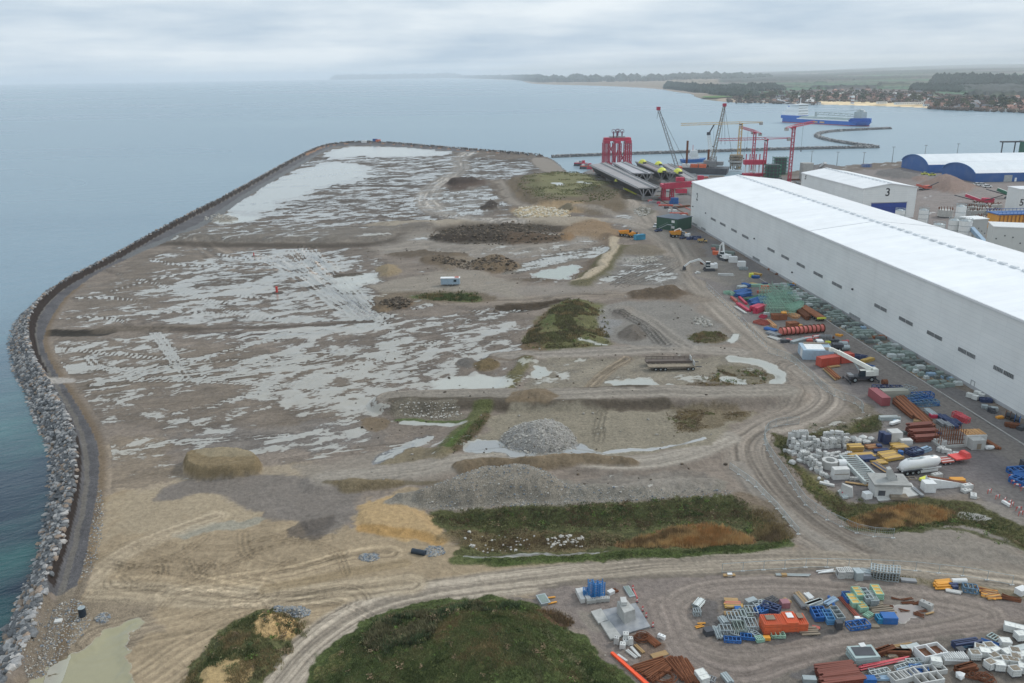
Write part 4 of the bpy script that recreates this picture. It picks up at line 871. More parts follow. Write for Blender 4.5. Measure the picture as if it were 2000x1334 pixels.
mb=MB();mb.bar(dx_*(xw+8)+Vector((0,-0.1,1.4)),dx_*(xw+9.5)+Vector((0,-0.1,1.4)),0.12,2.8);mb.build('door',TRIM,wr)
p5=at(1984,425);z5=15.0
h5=empty('white_building',(p5.x,p5.y,0),0,'white building marked with a black number five cut by the right edge','building')
mb=MB();mb.box((14,6,0),(28,12,15.5));mb.build('wall',mat('white_wall',(0.66,0.68,0.67),0.5,var=0.03),h5)
mb=MB();mb.box((14,6,15.5),(28.6,12.6,0.4));mb.build('roof',TRIM,h5)
pw=on_wall(1995.5,396,Vector((p5.x,p5.y,0)),Vector((0,-1,0)));text_mesh('painted_number','5',5.2,DARKN,h5,wall_frame(pw-h5.location+Vector((0,-.06,0)),Vector((1,0,0)),Vector((0,-1,0))))
coast=W("870,152.4 1015,156.0 1030,162.5 1060,165 1150,167 1230,170 1290,174 1320,180 1350,183 1358,190 1385,196 1440,201 1500,201 1600,204 1750,208 1860,213 2000,218 2500,238",-1.5)
FP=[Vector((p.x,p.y,0))for p in smooth_poly(coast,1)]+[Vector((50000,1000,0)),Vector((50000,60000,0)),Vector((-6000,60000,0))]
coastw=[Vector((p.x,p.y,0))for p in smooth_poly(coast,1)]
rf=np.concatenate([np.geomspace(1500,27500,230)]);af=np.radians(np.linspace(-6,60,430));Rf,Af=np.meshgrid(rf,af,indexing='ij')
XF=(Rf*np.sin(Af)).ravel();YF=(Rf*np.cos(Af)).ravel();inF=inside(XF,YF,FP);dF,_,_=seg_dist(XF,YF,coastw);sF=np.where(inF,dF,-dF)
hill=sstep(1200,6500,sF)*sstep(6,26,np.degrees(np.arctan2(XF,YF))-0)
ZF=np.clip(sF*0.02,-6,2.5)+hill*(22+60*fbm(XF,YF,2600,301,3))+sstep(200,1500,sF)*8*fbm(XF,YF,500,303,3)+sstep(7000,14000,sF)*70*sstep(10,30,np.degrees(np.arctan2(XF,YF)))
fieldid=vnoise(np.floor((XF+YF*0.3+60*fbm(XF,YF,300,5))/420),np.floor((YF-XF*0.25+90*fbm(XF,YF,400,6))/640),9)
CF=np.zeros((len(XF),3));g1_=np.array([0.045,0.125,0.05]);g2_=np.array([0.085,0.105,0.055]);br_=np.array([0.13,0.10,0.085]);fr_=np.array([0.03,0.04,0.032])
CF[:]=np.where((fieldid<0.42)[:,None],g1_,np.where((fieldid<0.7)[:,None],g2_,br_))
ue=((XF+YF*0.3+60*fbm(XF,YF,300,5))/420)%1;ve=((YF-XF*0.25+90*fbm(XF,YF,400,6))/640)%1
hedge=(np.minimum(ue,1-ue)<0.05)|(np.minimum(ve,1-ve)<0.05);CF[hedge]=fr_
wood=fbm(XF,YF,900,311,4)+0.10*sstep(3500,9000,sF)>0.585;wood&=sF>600;CF[wood]=fr_
ZF+=wood*(9+5*rng.random(len(XF)))+(hedge&(sF>500))*5*rng.random(len(XF))
pxF=XF/YF
beach=(sF<70)&(sF>-30)&(YF<3200);CF[beach]=np.array([0.36,0.27,0.19])
def azof(px,py):p=at(px,py);return p.x/p.y
sb=(sF>-20)&(sF<115)&(pxF>azof(1595,203))&(pxF<azof(1820,210))&(Rf.ravel()<4500);CF[sb]=np.array([0.78,0.60,0.36])  # sunlit strip of beach: the sunshine is painted into the sand colour
marsh=(sF>-10)&(pxF<azof(1400,196))&(sF<1500)&(YF<9000);CF[marsh]=np.array([0.22,0.17,0.115])
far_sand=(sF>-10)&(sF<60)&(YF>3200);CF[far_sand]=np.array([0.28,0.22,0.17])
NRf,NAf=Rf.shape;kf=(sF>-60).reshape(NRf,NAf);qf=kf[:-1,:-1]&kf[1:,1:];ii,jj=np.nonzero(qf);v0=ii*NAf+jj;quads=np.stack([v0,v0+NAf,v0+NAf+1,v0+1],1)
used=np.zeros(len(XF),bool);used[quads.ravel()]=True;rm=np.cumsum(used)-1;cof=np.stack([XF,YF,np.where(sF<0,-4,ZF)],1)[used]
me=bpy.data.meshes.new('far_shore');me.from_pydata(cof.tolist(),[],rm[quads][:,::-1].tolist());ca=me.color_attributes.new('soil','FLOAT_COLOR','POINT');ca.data.foreach_set('color',np.concatenate([CF[used],np.ones((used.sum(),1))],1).astype(np.float32).ravel())
M=bpy.data.materials.new('far_land');M.use_nodes=True;t=M.node_tree;n=t.nodes;l=t.links;b=n['Principled BSDF'];vc=nd('ShaderNodeVertexColor',layer_name='soil');geo=n.new('ShaderNodeNewGeometry')
l.new(mixc(1.0,vc.outputs[0],mr(noise(0.02,1,1,6,0.7),0.3,0.7,0.6,1.4),'MULTIPLY'),b.inputs['Base Color']);b.inputs['Roughness'].default_value=0.95;me.materials.append(M)
fs_=link('far_shore',me);tag(fs_,kind='structure')
if me.polygons[0].normal.z<0:me.flip_normals()
def zfar(x,y):
 r_=math.hypot(x,y);a_=math.atan2(x,y);i_=int(np.argmin(np.abs(rf-r_)));j_=int(np.argmin(np.abs(af-a_)));return float(ZF[i_*NAf+j_])
WOODM=mat('wood_far',(0.045,0.062,0.050),0.95,var=0.5,scale=0.01)
def wood_band(name,line,top,n_,label,dep,r_):
 """line: pixels of the near foot; crowns scattered over a depth behind it; top in metres"""
 pts=W(line,0.0);mb=MB();c0=pts[len(pts)//2].copy();tot=[0]
 for a,b_ in zip(pts,pts[1:]):tot.append(tot[-1]+(b_-a).length)
 vs,fs=ico()
 for _ in range(n_):
  s_=random.uniform(0,tot[-1]);k_=max(0,min(len(pts)-2,next(i for i in range(1,len(tot))if tot[i]>=s_)-1));q=pts[k_].lerp(pts[k_+1],(s_-tot[k_])/(tot[k_+1]-tot[k_]+1e-6))
  e_=min(1,min(s_,tot[-1]-s_)/(tot[-1]*0.05)+0.35)
  dd=random.random();q=q+Vector((q.x,q.y,0)).normalized()*dd*dep;R_=random.uniform(*r_);zt=(top*(0.35+0.65*dd)*e_+R_*0.4)*random.uniform(0.8,1.05)
  o_=[(q.x-c0.x+v.x*R_*random.uniform(.8,1.2),q.y-c0.y+v.y*R_,zt*0.5+v.z*(zt*0.5+R_*0.5))for v in vs];mb.add(o_,fs)
 o=mb.build(name,WOODM,loc=c0);tag(o,label,'wood',kind='stuff')
wood_band('distant_wood',"900,152.6 1000,155 1060,161.5 1180,161 1260,160 1400,157.5 1500,155",42,1500,'dark blue band of woodland on the far headland',1200,(28,55))
wood_band('distant_wood',"650,155.6 720,154.8 820,153.4 900,152.2",90,420,'faint strip of woodland far off at the horizon',900,(60,110))
wood_band('distant_wood',"1300,173.5 1340,178 1360,181 1400,183.5 1440,182 1500,179 1530,178",22,900,'dark woodland behind the bay below the headland',420,(9,18))
wood_band('distant_wood',"1390,184.5 1430,190.5 1470,192 1480,191.5",18,150,'clump of dark pines beside the green meadow',120,(9,17))
wood_band('distant_wood',"1820,170 1880,172.5 1920,174.5 2000,173.5 2300,178",40,1200,'dark wood on the ridge at the right above the town',900,(12,26))
wood_band('distant_wood',"1780,178 1830,182 1880,183.5 1900,183.5",20,400,'brown leafless wood at the foot of the ridge',250,(7,15))
paintg=W("1375,190 1430,188.5 1440,190.5 1400,193.5 1370,193",0)
me=bpy.data.meshes.new('meadow');me.from_pydata([(p.x,p.y,4.0)for p in paintg],[],[tuple(range(len(paintg)))]);me.materials.append(mat('meadow_green',(0.10,0.17,0.05),0.9,scale=0.01));tag(link('meadow',me),kind='structure')
HW=[mat('house_white',(0.80,0.78,0.74),0.7,var=0.05),mat('house_cream',(0.55,0.45,0.33),0.7,var=0.1),mat('house_brick',(0.36,0.20,0.14),0.8,var=0.1)]
HR=[mat('roof_red',(0.36,0.21,0.165),0.8,var=0.2),mat('roof_brown',(0.15,0.10,0.085),0.8,var=0.2),mat('roof_grey',(0.16,0.165,0.18),0.7,var=0.2),mat('roof_pale',(0.55,0.54,0.52),0.6,var=0.1)]
wn=['white','cream','brick'];rn=['red','brown','grey','pale']
hm={}
def house_mesh(w_,r_):
 if(w_,r_)in hm:return hm[(w_,r_)]
 mb=MB();mb.cur=0;mb.box((0,0,0),(14,9,4.0));mb.cur=1
 mb.add([(-7.5,-5,4.0),(7.5,-5,4.0),(7.5,5,4.0),(-7.5,5,4.0),(-7.2,0,8.2),(7.2,0,8.2)],[(0,1,5,4),(2,3,4,5),(1,2,5),(3,0,4),(3,2,1,0)])
 mb.cur=1;mb.box((3.5,1.5,5.5),(0.9,0.9,3.3));mb.cur=2
 for x_ in(-5,-2,1.5,4.8):mb.box((x_,-4.52,1.2),(1.3,0.06,1.3))
 o=mb.build('t',[HW[w_],HR[r_],GLASSW]);hm[(w_,r_)]=o.data;bpy.data.objects.remove(o);return hm[(w_,r_)]
def coast_y(px):
 C_=PP("1300,178 1385,196 1440,201 1500,201 1600,204 1750,208 1860,213 2000,218 2500,238")
 for(x0,y0),(x1,y1)in zip(C_,C_[1:]):
  if x0<=px<=x1:return y0+(y1-y0)*(px-x0)/(x1-x0)
 return 200
cnt={}
for _ in range(290):
 px_=random.choice([random.uniform(1490,1720),random.uniform(1600,2010),random.uniform(1760,2010)]);cy_=coast_y(px_);lim=26 if px_>1600 else 20
 py_=cy_-(3.2 if not 1600<px_<1815 else 8.5)-abs(random.gauss(0,0.42))*lim*0.7
 if py_<cy_-lim-6:continue
 w_,r_=random.choices((0,1,2),(5,3,3))[0],random.choices((0,1,2,3),(6,3,3,1.5))[0];p=at(px_,py_,3)
 o=link('house',house_mesh(w_,r_));o.location=(p.x,p.y,zfar(p.x,p.y)-1);o.rotation_euler=(0,0,random.uniform(-0.7,0.7));s_=random.uniform(0.75,1.35);o.scale=(s_,s_,s_*random.uniform(.9,1.3))
 k_='the shore' if py_>cy_-12 else 'the trees';part_='left end' if px_<1650 else('middle' if px_<1830 else 'right end')
 tag(o,'%s walled house with %s roof by %s, %s of the far town'%(wn[w_],rn[r_],k_,part_),'house','%s walled %s roofed houses, %s, %s'%(wn[w_],rn[r_],k_,part_))
p=at(1664.5,203.5,2);tw=empty('striped_tower',(p.x,p.y,3),0,'white and red striped tower block standing behind the beach','tower');
for k_ in range(5):
 mb=MB();mb.cyl((0,0,k_*3.3),(0,0,k_*3.3+3.25),4.2-0.1*k_,n=16);mb.build('storey',HW[0]if k_%2==0 else HR[0],tw)
mb=MB();mb.cyl((0,0,16.5),(0,0,18.5),4.4,2.0,n=16);mb.build('cap',TRIM,tw)
for(px_,py_,L_,lab)in((1775,204,62,'long low white beach building behind the sunlit sand'),(1823,207.5,40,'low white hall at the end of the sandy beach'),(1722,202.5,22,'brown roofed low building by the sandy beach')):
 p=at(px_,py_,3);mb=MB();mb.cur=0;mb.box((0,0,0),(L_,11,4.2));mb.cur=1;mb.box((0,0,4.2),(L_+1,12,0.6));mb.cur=2
 for k_ in range(int(L_/4)):mb.box((-L_/2+2+4*k_,-5.53,1.2),(1.8,.06,1.4))
 o=mb.build('beach_building',[HW[0],HR[3],GLASSW],loc=(p.x,p.y,3));o.rotation_euler=(0,0,-0.12);tag(o,lab,'building')
TRK=mat('bark',(0.09,0.07,0.055),0.9,var=0.2);CRN=[mat('crown_dark',(0.05,0.075,0.045),0.9,var=0.5,scale=0.3),mat('crown_brown',(0.13,0.10,0.08),0.9,var=0.4,scale=0.3),mat('crown_olive',(0.11,0.115,0.06),0.9,var=0.4,scale=0.3)]
tm=[]
for c_ in range(3):
 for v_ in range(2):
  mb=MB()
  for _ in range(60 if c_!=1 else 44):
   th,ph_=random.uniform(0,6.28),random.uniform(-0.5,1.4);R_=random.uniform(0.55,1.0)*4.2;q=Vector((math.cos(th)*math.cos(ph_)*R_,math.sin(th)*math.cos(ph_)*R_,6.5+math.sin(ph_)*R_*1.15));s_=random.uniform(0.7,1.5)
   a_,b2=Vector((random.gauss(0,1),random.gauss(0,1),random.gauss(0,1))).normalized()*s_,Vector((random.gauss(0,1),random.gauss(0,1),random.gauss(0,1))).normalized()*s_
   mb.add([q+a_,q+b2,q-a_*.8,q-b2*.9],[(0,1,2,3)])
  mb2=MB();mb2.cyl((0,0,0),(0,0,6.5),0.45,0.2,n=6)
  for k_ in range(4):mb2.cyl((0,0,3.2+k_*.7),(math.cos(k_*1.6)*2.6,math.sin(k_*1.6)*2.6,6.5+k_*.6),0.2,0.06,n=5)
  oc=mb.build('crown',CRN[c_]);ot=mb2.build('trunk',TRK);tm.append((c_,oc.data,ot.data));bpy.data.objects.remove(oc);bpy.data.objects.remove(ot)
cn=['dark green','bare brown','olive green']
for _ in range(260):
 px_=random.uniform(1440,2010);cy_=coast_y(px_);py_=cy_-(2.2 if not 1600<px_<1815 else 7)-abs(random.gauss(0,0.45))*20
 if py_<cy_-30:continue
 c_,cm,tmm=random.choice(tm);p=at(px_,py_,3);s_=random.uniform(1.0,2.3);side='left of the striped tower' if px_<1660 else('behind the sandy beach' if px_<1815 else 'right of the sandy beach')
 sz_='small' if s_<1.3 else('middling' if s_<1.65 else('tall' if s_<2 else 'very tall'))
 t_=empty('town_tree',(p.x,p.y,zfar(p.x,p.y)-.5),random.uniform(0,6),'%s %s tree among the far town houses, %s'%(sz_,cn[c_],side),'tree','%s %s town trees %s'%(sz_,cn[c_],side));t_.scale=(s_,s_,s_*.85)
 link('crown',cm,t_);link('trunk',tmm,t_)
mb=MB()
for _ in range(1500):
 px_=random.uniform(1420,2200);cy_=coast_y(px_);py_=cy_-(2 if not 1600<px_<1815 else 7)-random.random()**1.3*24;p=at(px_,py_,3);R_=random.uniform(2.5,6);vs,fs=ico();z0=zfar(p.x,p.y)
 mb.add([(p.x+v.x*R_*random.uniform(.8,1.3),p.y+v.y*R_,z0+R_*.5+v.z*R_*.8)for v in vs],fs)
o=mb.build('town_greenery',CRN[1]);tag(o,'brown and green gardens and thickets filling the gaps between the far houses','vegetation',kind='stuff')
s0,s1=at(1535,238,-1.5),at(1697,247,-1.5);sl=(s1-s0);SLn=sl.length;ya=math.atan2(sl.y,sl.x)
ship=empty('cargo_ship',((s0.x+s1.x)/2,(s0.y+s1.y)/2,-1.5),ya,'blue hulled self unloading bulk ship with white bridge at the stern','ship')
q=SLn/145.0
SB=mat('ship_blue',(0.02,0.13,0.48),0.4,var=0.08,scale=0.05);SW=mat('ship_white',(0.88,0.89,0.89),0.4,var=0.04,scale=0.2);SR=mat('boot_red',(0.42,0.10,0.11),0.6,var=0.15,scale=0.1);SD=mat('ship_deck',(0.45,0.53,0.53),0.6,var=0.1,scale=0.1);SG=mat('ship_grey',(0.42,0.47,0.47),0.5,var=0.1,scale=0.2);ORG=mat('lifeboat_orange',(0.75,0.45,0.18),0.5)
def hull(z0,z1,flare,name,m_,prof=None):
 st=[(-72.5,7.5),(-70,10.2),(-60,11),(50,11),(60,8.8),(66,5.4),(70,2.2),(72,0.1)];lo=[(x*q,w_*q)for x,w_ in st];hi=[((x+(flare*max(0,(x-45)/27)))*q,(w_+(2.6 if 52<x<71 else 0))*q)for x,w_ in st]
 P0=lo+[(x,-w_)for x,w_ in reversed(lo)];P1=hi+[(x,-w_)for x,w_ in reversed(hi)];n_=len(P0);mb=MB()
 mb.add([(x,y,z0)for x,y in P0]+[(x,y,z1)for x,y in P1],[tuple(range(n_)),tuple(range(2*n_-1,n_-1,-1))]+[(k_,(k_+1)%n_,n_+(k_+1)%n_,n_+k_)for k_ in range(n_)]);return mb.build(name,m_,ship,fix=True)
hull(-1,1.0*q,0.5,'boot_topping',SR);hl=hull(1.0*q,5.8*q,3.2,'hull',SB)
mb=MB();mb.box((-57*q,0,5.8*q),(31*q,22*q,4.4*q));mb.build('poop',SB,ship)
mb=MB();mb.add([(46*q,-11*q,5.8*q),(52*q,-11*q,10*q),(74*q,-2*q,10.4*q),(75.5*q,0,5.8*q),(46*q,11*q,5.8*q),(52*q,11*q,10*q),(74*q,2*q,10.4*q)],[(0,3,2,1),(4,5,6,3),(1,2,6,5),(0,1,5,4),(0,4,3),(2,3,6)]);mb.build('forecastle',SB,ship,fix=True)
mb=MB();mb.box((3*q,0,5.8*q+.02),(90*q,22.2*q,1.3*q));mb.build('bulwark',SW,ship)
mb=MB();mb.box((3*q,0,7.12*q),(86*q,17*q,1.6*q));mb.build('hatch_coaming',SD,ship)
for k_ in range(4):
 mb=MB();mb.box(((-29+k_*21)*q,0,8.75*q),(18*q,14*q,0.8*q));mb.build('hatch_cover',SD,ship)
sup=None
for(x_,L_,w_,z_,h_)in((-56,29,21,10.2,4.0),(-54,25,20,14.2,4.0),(-53,22,19,18.2,3.6),(-50,16,20,21.8,3.4)):
 mb=MB();mb.box((x_*q,0,z_*q),(L_*q,w_*q,h_*q));sp=mb.build('superstructure',SW,ship);mb=MB();mb.box((x_*q,0,(z_+h_*.45)*q),(L_*q+.15,w_*q*.92,0.7*q));mb.build('window_strip',GLASSW,sp)
mb=MB();mb.box((-47*q,0,25.2*q),(16*q,24*q,0.5*q));mb.build('bridge_deck',SW,ship)
mb=MB();mb.box((-65*q,0,14.2*q),(6*q,7*q,11*q),top=0.85);fun=mb.build('funnel',SW,ship);mb=MB();mb.box((-65*q,0,20*q),(5.9*q,6.8*q,3*q),top=.96);mb.build('funnel_band',SB,fun);mb=MB();mb.box((-65*q,0,25.3*q),(6.4*q,6*q,0.8*q));mb.build('funnel_top',DARKN,fun)
mb=MB();mb.bar((-48*q,0,22*q),(-48*q,0,34*q),0.6*q);mb.bar((-48*q,-3*q,27*q),(-48*q,3*q,27*q),0.4*q);mb.bar((-46*q,4*q,22*q),(-46*q,4*q,26.5*q),0.4*q);mb.build('mast',SW,ship)
def lattice(mb,a,b_,w_,h_,n_,t_,up=Vector((0,0,1)),w2=None,h2=None):
 """four chord truss from a to b with diagonals"""
 a,b_=Vector(a),Vector(b_);d_=(b_-a).normalized();u=d_.cross(up)
 if u.length<1e-3:u=Vector((1,0,0))
 u.normalize();v_=u.cross(d_).normalized();w2=w_ if w2 is None else w2;h2=h_ if h2 is None else h2;R_=[]
 for k_ in range(n_+1):
  f_=k_/n_;p=a.lerp(b_,f_);ww,hh=w_+(w2-w_)*f_,h_+(h2-h_)*f_;R_.append([p+u*sx*ww/2+v_*sy*hh/2 for sx,sy in((-1,-1),(1,-1),(1,1),(-1,1))])
 for c_ in range(4):mb.bar(R_[0][c_],R_[-1][c_],t_)
 for k_ in range(n_):
  for c_ in range(4):
   e_=(c_+1)%4
   mb.bar(R_[k_][c_],R_[k_+1][e_]if k_%2 else R_[k_][e_],t_*.55)if False else None
   if k_%2==c_%2:mb.bar(R_[k_][c_],R_[k_+1][e_],t_*.6)
   else:mb.bar(R_[k_][e_],R_[k_+1][c_],t_*.6)
 return mb
mb=lattice(MB(),(-18*q,0,14*q),(55*q,0,13*q),4.5*q,3.2*q,16,0.5*q);mb.build('boom_conveyor',SG,ship)
mb=MB();mb.box((57*q,0,9*q),(12*q,11*q,9*q),top=.95);mb.box((57*q,0,18*q),(9*q,9*q,3.5*q),top=.4);mb.box((61*q,-3*q,18*q),(3*q,4*q,2.5*q));mb.build('elevator_tower',SG,ship)
mb=MB();mb.bar((57*q,0,21*q),(20*q,0,16*q),.35*q);mb.bar((57*q,0,21*q),(-5*q,0,15.8*q),.3*q);mb.bar((-18*q,0,8*q),(-18*q,0,15.5*q),2.2*q);mb.build('stay',SG,ship)
for x_ in(-8,4):mb=MB();mb.box((x_*q,-11.1*q,2.2*q),(8*q,.3,1.6*q));mb.build('hull_marking',ORG,ship)
mb=MB()
for k_ in range(14):
 f_=k_/13;rock_into(mb,((-66-26*f_)*q,random.uniform(-1,1),(26+5*f_+random.uniform(-.8,.8))*q),(0.8+1.5*f_)*q*.8)
M=bpy.data.materials.new('steam');M.use_nodes=True;M.node_tree.nodes['Principled BSDF'].inputs['Base Color'].default_value=(0.85,0.85,0.85,1);M.node_tree.nodes['Principled BSDF'].inputs['Alpha'].default_value=0.45;M.node_tree.nodes['Principled BSDF'].inputs['Roughness'].default_value=1
c_=Matrix.Rotation(ya,4,'Z');o=mb.build('exhaust_plume',M,loc=ship.location,smooth=True);o.rotation_euler=(0,0,ya);tag(o,'thin white exhaust plume drifting left from the funnel of the blue ship','smoke',kind='stuff')
mb=MB();mb.box((0,0,-9),(90000,90000,9+230));o=mb.build('haze',[]);tag(o,kind='stuff')
M=bpy.data.materials.new('haze_air');M.use_nodes=True;t=M.node_tree;t.nodes.clear();oo=t.nodes.new('ShaderNodeOutputMaterial');pv=t.nodes.new('ShaderNodeVolumePrincipled')
pv.inputs['Color'].default_value=(0.90,0.95,1.0,1);pv.inputs['Density'].default_value=7.5e-5;pv.inputs['Anisotropy'].default_value=0.2;t.links.new(pv.outputs[0],oo.inputs['Volume']);o.data.materials.append(M);o.visible_shadow=True
RED=mat('crane_red',(0.50,0.035,0.085),0.45,var=0.12,scale=0.5,dirt=0.25);YEL=mat('crane_yellow',(0.62,0.42,0.16),0.5,var=0.12,scale=0.5,dirt=0.3);LIME=mat('lime_yellow',(0.70,0.72,0.10),0.5,var=0.1,scale=0.6)
STEEL=mat('steel_grey',(0.30,0.31,0.32),0.45,0.3,var=0.15,scale=0.5,dirt=0.3);CONC=mat('concrete',(0.42,0.42,0.40),0.85,var=0.14,scale=0.5,bump=0.03,dirt=0.35,dirtcol=(0.22,0.215,0.20));GALV=mat('galvanised',(0.40,0.45,0.46),0.4,0.3,var=0.12,scale=1.0,dirt=0.2)
PALE0=mat('pale_grey',(0.52,0.54,0.55),0.6);DGREY=mat('dark_steel',(0.07,0.075,0.085),0.5,0.2,var=0.2,scale=0.5);GREEN=mat('formwork_green',(0.03,0.16,0.10),0.5,var=0.2,scale=0.6);MINT=mat('mint_green',(0.30,0.50,0.38),0.5,var=0.15,scale=1);BLUE=mat('steel_blue',(0.02,0.12,0.36),0.45,var=0.2,scale=0.8,dirt=0.2);LBLUE=mat('pale_blue',(0.26,0.38,0.50),0.5,var=0.1,scale=0.8)
NAVY=mat('navy',(0.035,0.055,0.13),0.5,var=0.2,scale=0.8);ORANGE=mat('orange_red',(0.72,0.15,0.06),0.5,var=0.1,scale=0.8,dirt=0.2);AMBER=mat('amber',(0.72,0.33,0.045),0.5,var=0.12,scale=0.8,dirt=0.15);CORAL=mat('coral_red',(0.56,0.12,0.085),0.5,var=0.15,scale=0.8)
RUST=mat('rust',(0.16,0.065,0.035),0.85,0.1,var=0.35,scale=0.8,bump=0.02);RUSTL=mat('light_rust',(0.28,0.115,0.06),0.8,0.1,var=0.3,scale=0.8);TIMB=mat('timber',(0.42,0.28,0.14),0.8,var=0.2,scale=1.2,dirt=0.2);TIMBG=mat('grey_timber',(0.26,0.22,0.17),0.85,var=0.2,scale=1.2)
YBEAM=mat('formwork_yellow',(0.56,0.36,0.09),0.6,var=0.15,scale=1.0,dirt=0.2);WHITE=mat('white_paint',(0.74,0.75,0.74),0.4,var=0.05,scale=0.8,dirt=0.2,dirtcol=(0.4,0.38,0.34));PALEC=mat('pale_concrete',(0.56,0.56,0.54),0.8,var=0.1,scale=0.6,bump=0.02,dirt=0.25,dirtcol=(0.3,0.29,0.27))
TARPG=mat('tarp_green',(0.22,0.27,0.245),0.6,var=0.2,scale=1.0,bump=0.03);TARPW=mat('tarp_pale',(0.44,0.48,0.47),0.55,var=0.15,scale=1.0,bump=0.03);TARPD=mat('tarp_dark',(0.12,0.14,0.135),0.6,var=0.2,scale=1.0,bump=0.03)
RUBBER=mat('tyre_rubber',(0.022,0.022,0.024),0.85,var=0.2);PINKP=mat('red_white_paint',(0.62,0.16,0.15),0.5,var=0.1);BRICKR=mat('faded_red',(0.42,0.10,0.075),0.6,var=0.2,scale=0.8,dirt=0.25);DKGL=mat('dark_glass',(0.03,0.045,0.055),0.1,var=0.1);PALLET=mat('pallet_wood',(0.30,0.23,0.15),0.85,var=0.2)
def gz(p):return ZG(p.x,p.y)
def G(px,py,dz=0.0):
 p=at(px,py);p.z=gz(p)+dz;return p
def loc_root(name,P,rz,label,cat,group=None):return empty(name,P,rz,label,cat,group)
def hub(px,py):p=at(px,py);p.z=0;return p
BRICKR0=mat('sheave_plum',(0.22,0.09,0.13),.5)
def tower_crane(base,top_y,jib_end,cj_end,m_,label,w_=1.9,jibh=1.7):
 P=hub(*base);Hh=hgt(base[0],base[1],top_y);r=empty('tower_crane',P,0,label,'crane')
 n_=max(8,int(Hh/2.2));lattice(MB(),(0,0,0),(0,0,Hh),w_,w_,n_,0.34).build('mast',m_,r)
 def pt(e,z_):
  q_=at(e[0],e[1],z_);return Vector((q_.x-P.x,q_.y-P.y,z_))
 j=pt(jib_end,Hh+1.0)if len(jib_end)==2 else Vector(jib_end);c_=pt(cj_end,Hh+1.0)if len(cj_end)==2 else Vector(cj_end)
 j.z=Hh+1.0;c_.z=Hh+1.0
 if j.length>75:j=Vector((j.x,j.y,0)).normalized()*55+Vector((0,0,Hh+1))
 dj=Vector((j.x,j.y,0));
 lattice(MB(),(0,0,Hh+1.4),j+Vector((0,0,.4)),1.3,jibh,max(8,int(dj.length/2.4)),0.26).build('jib',m_,r)
 dc_=Vector((c_.x,c_.y,0));dc_=(-dj.normalized())*min(max(dc_.length,12),20);c_=Vector((dc_.x,dc_.y,Hh+1.0))
 mb=MB();mb.bar((0,0,Hh+.9),c_,1.4,0.45);mb.bar((0,0,Hh+2.4),c_+Vector((0,0,.6)),.3);mb.build('counter_jib',m_,r)
 mb=MB();mb.box((c_.x*.93,c_.y*.93,Hh-.9),(2.4,2.4,2.3));mb.build('counterweight',CONC,r)
 mb=MB();mb.box((0,0,Hh-.3),(2.6,2.6,1.6));mb.build('slewing_unit',m_,r);u=dj.normalized();s_=Vector((-u.y,u.x,0))*1.9
 mb=MB();mb.box((u.x*1.5+s_.x,u.y*1.5+s_.y,Hh-1.2),(1.7,1.7,2.1));cb=mb.build('cab',WHITE,r);mb=MB();mb.box((u.x*1.5+s_.x,u.y*1.5+s_.y,Hh-.4),(1.75,1.75,.9));mb.build('cab_window',DKGL,cb)
 mb=MB();mb.box((0,0,0),(5,5,0.9));mb.build('base',CONC,r)
 hk=j*0.45;mb=MB();mb.bar((hk.x,hk.y,Hh+.4),(hk.x,hk.y,Hh*.55),.12);mb.box((hk.x,hk.y,Hh*.55-1),(.7,.7,1));mb.build('hook_rope',DGREY,r)
 return r
tower_crane((1441,331),243,(1330,244),(1482,243),YEL,'tall yellow tower crane with its long jib reaching left over the water',2.2)
tower_crane((1469,333),260,(1446,249),(1486,263),RED,'red tower crane with short looking jib pointing away, right of the yellow crane')
tower_crane((1491,347),274,(1404,274),(1528,275),RED,'red tower crane with level jib reaching left behind the green scaffold frames')
tower_crane((1541,357),250,(1596,238),(1536,252),RED,'tallest red tower crane, beside white hall three, jib pointing at the ship')
P=hub(1178,322);Q=hub(1233,322);Wg=(Q-P).x;Hg=hgt(1205,322,272)
r=empty('lifting_portal',((P.x+Q.x)/2,P.y,0),0,'big crimson heavy lift portal of lattice legs at the quay on the left','gantry crane')
for kx in(-0.46,-0.30,-0.10,0.10,0.32,0.47):
 for ky in(0,9):lattice(MB(),(kx*Wg,ky,0),(kx*Wg,ky,Hg*.84),2.0,2.0,9,0.5).build('leg',RED if abs(kx)>.05 else ORANGE,r)
for kx in(-0.38,0.0,0.39):
 mb=MB();mb.box((kx*Wg,4.5,Hg*.84),(Wg*.22,13,2.6));mb.box((kx*Wg,4.5,Hg*.95),(Wg*.2,8,2.2));mb.build('cross_head',RED,r)
mb=MB();mb.box((0,2,Hg*.92),(Wg*.9,2.4,3.0));mb.box((0,7,Hg*.92),(Wg*.9,2.4,3.0));mb.build('girder',RED,r)
mb=MB()
for a,b_ in(((-.34,.45),(-.12,.82)),((.12,.15),(.3,.45)),((-.12,.4),(-.34,.82)),((.3,0),(.1,.5)),((-.1,.1),(.02,.6))):mb.bar((a[0]*Wg,0,a[1]*Hg),(b_[0]*Wg,0,b_[1]*Hg),.9)
mb.build('brace',RED,r)
mb=MB();mb.box((0,4.5,Hg*1.03),(Wg*.55,6,1.6));mb.build('winch_deck',STEEL,r)
for kx,ky in((-.14,2),(-.02,2),(.04,7),(.17,3)):
 mb=MB();z_=Hg*1.03+6.2;mb.bar((kx*Wg,ky,Hg*1.03),(kx*Wg,ky,z_),1.0)
 for k_ in range(12):
  a=k_*math.pi/6;b_=a+math.pi/6;mb.bar((kx*Wg+math.cos(a)*1.7,ky-.6,z_+math.sin(a)*1.7),(kx*Wg+math.cos(b_)*1.7,ky-.6,z_+math.sin(b_)*1.7),.45)
 mb.build('sheave',BRICKR0,r)
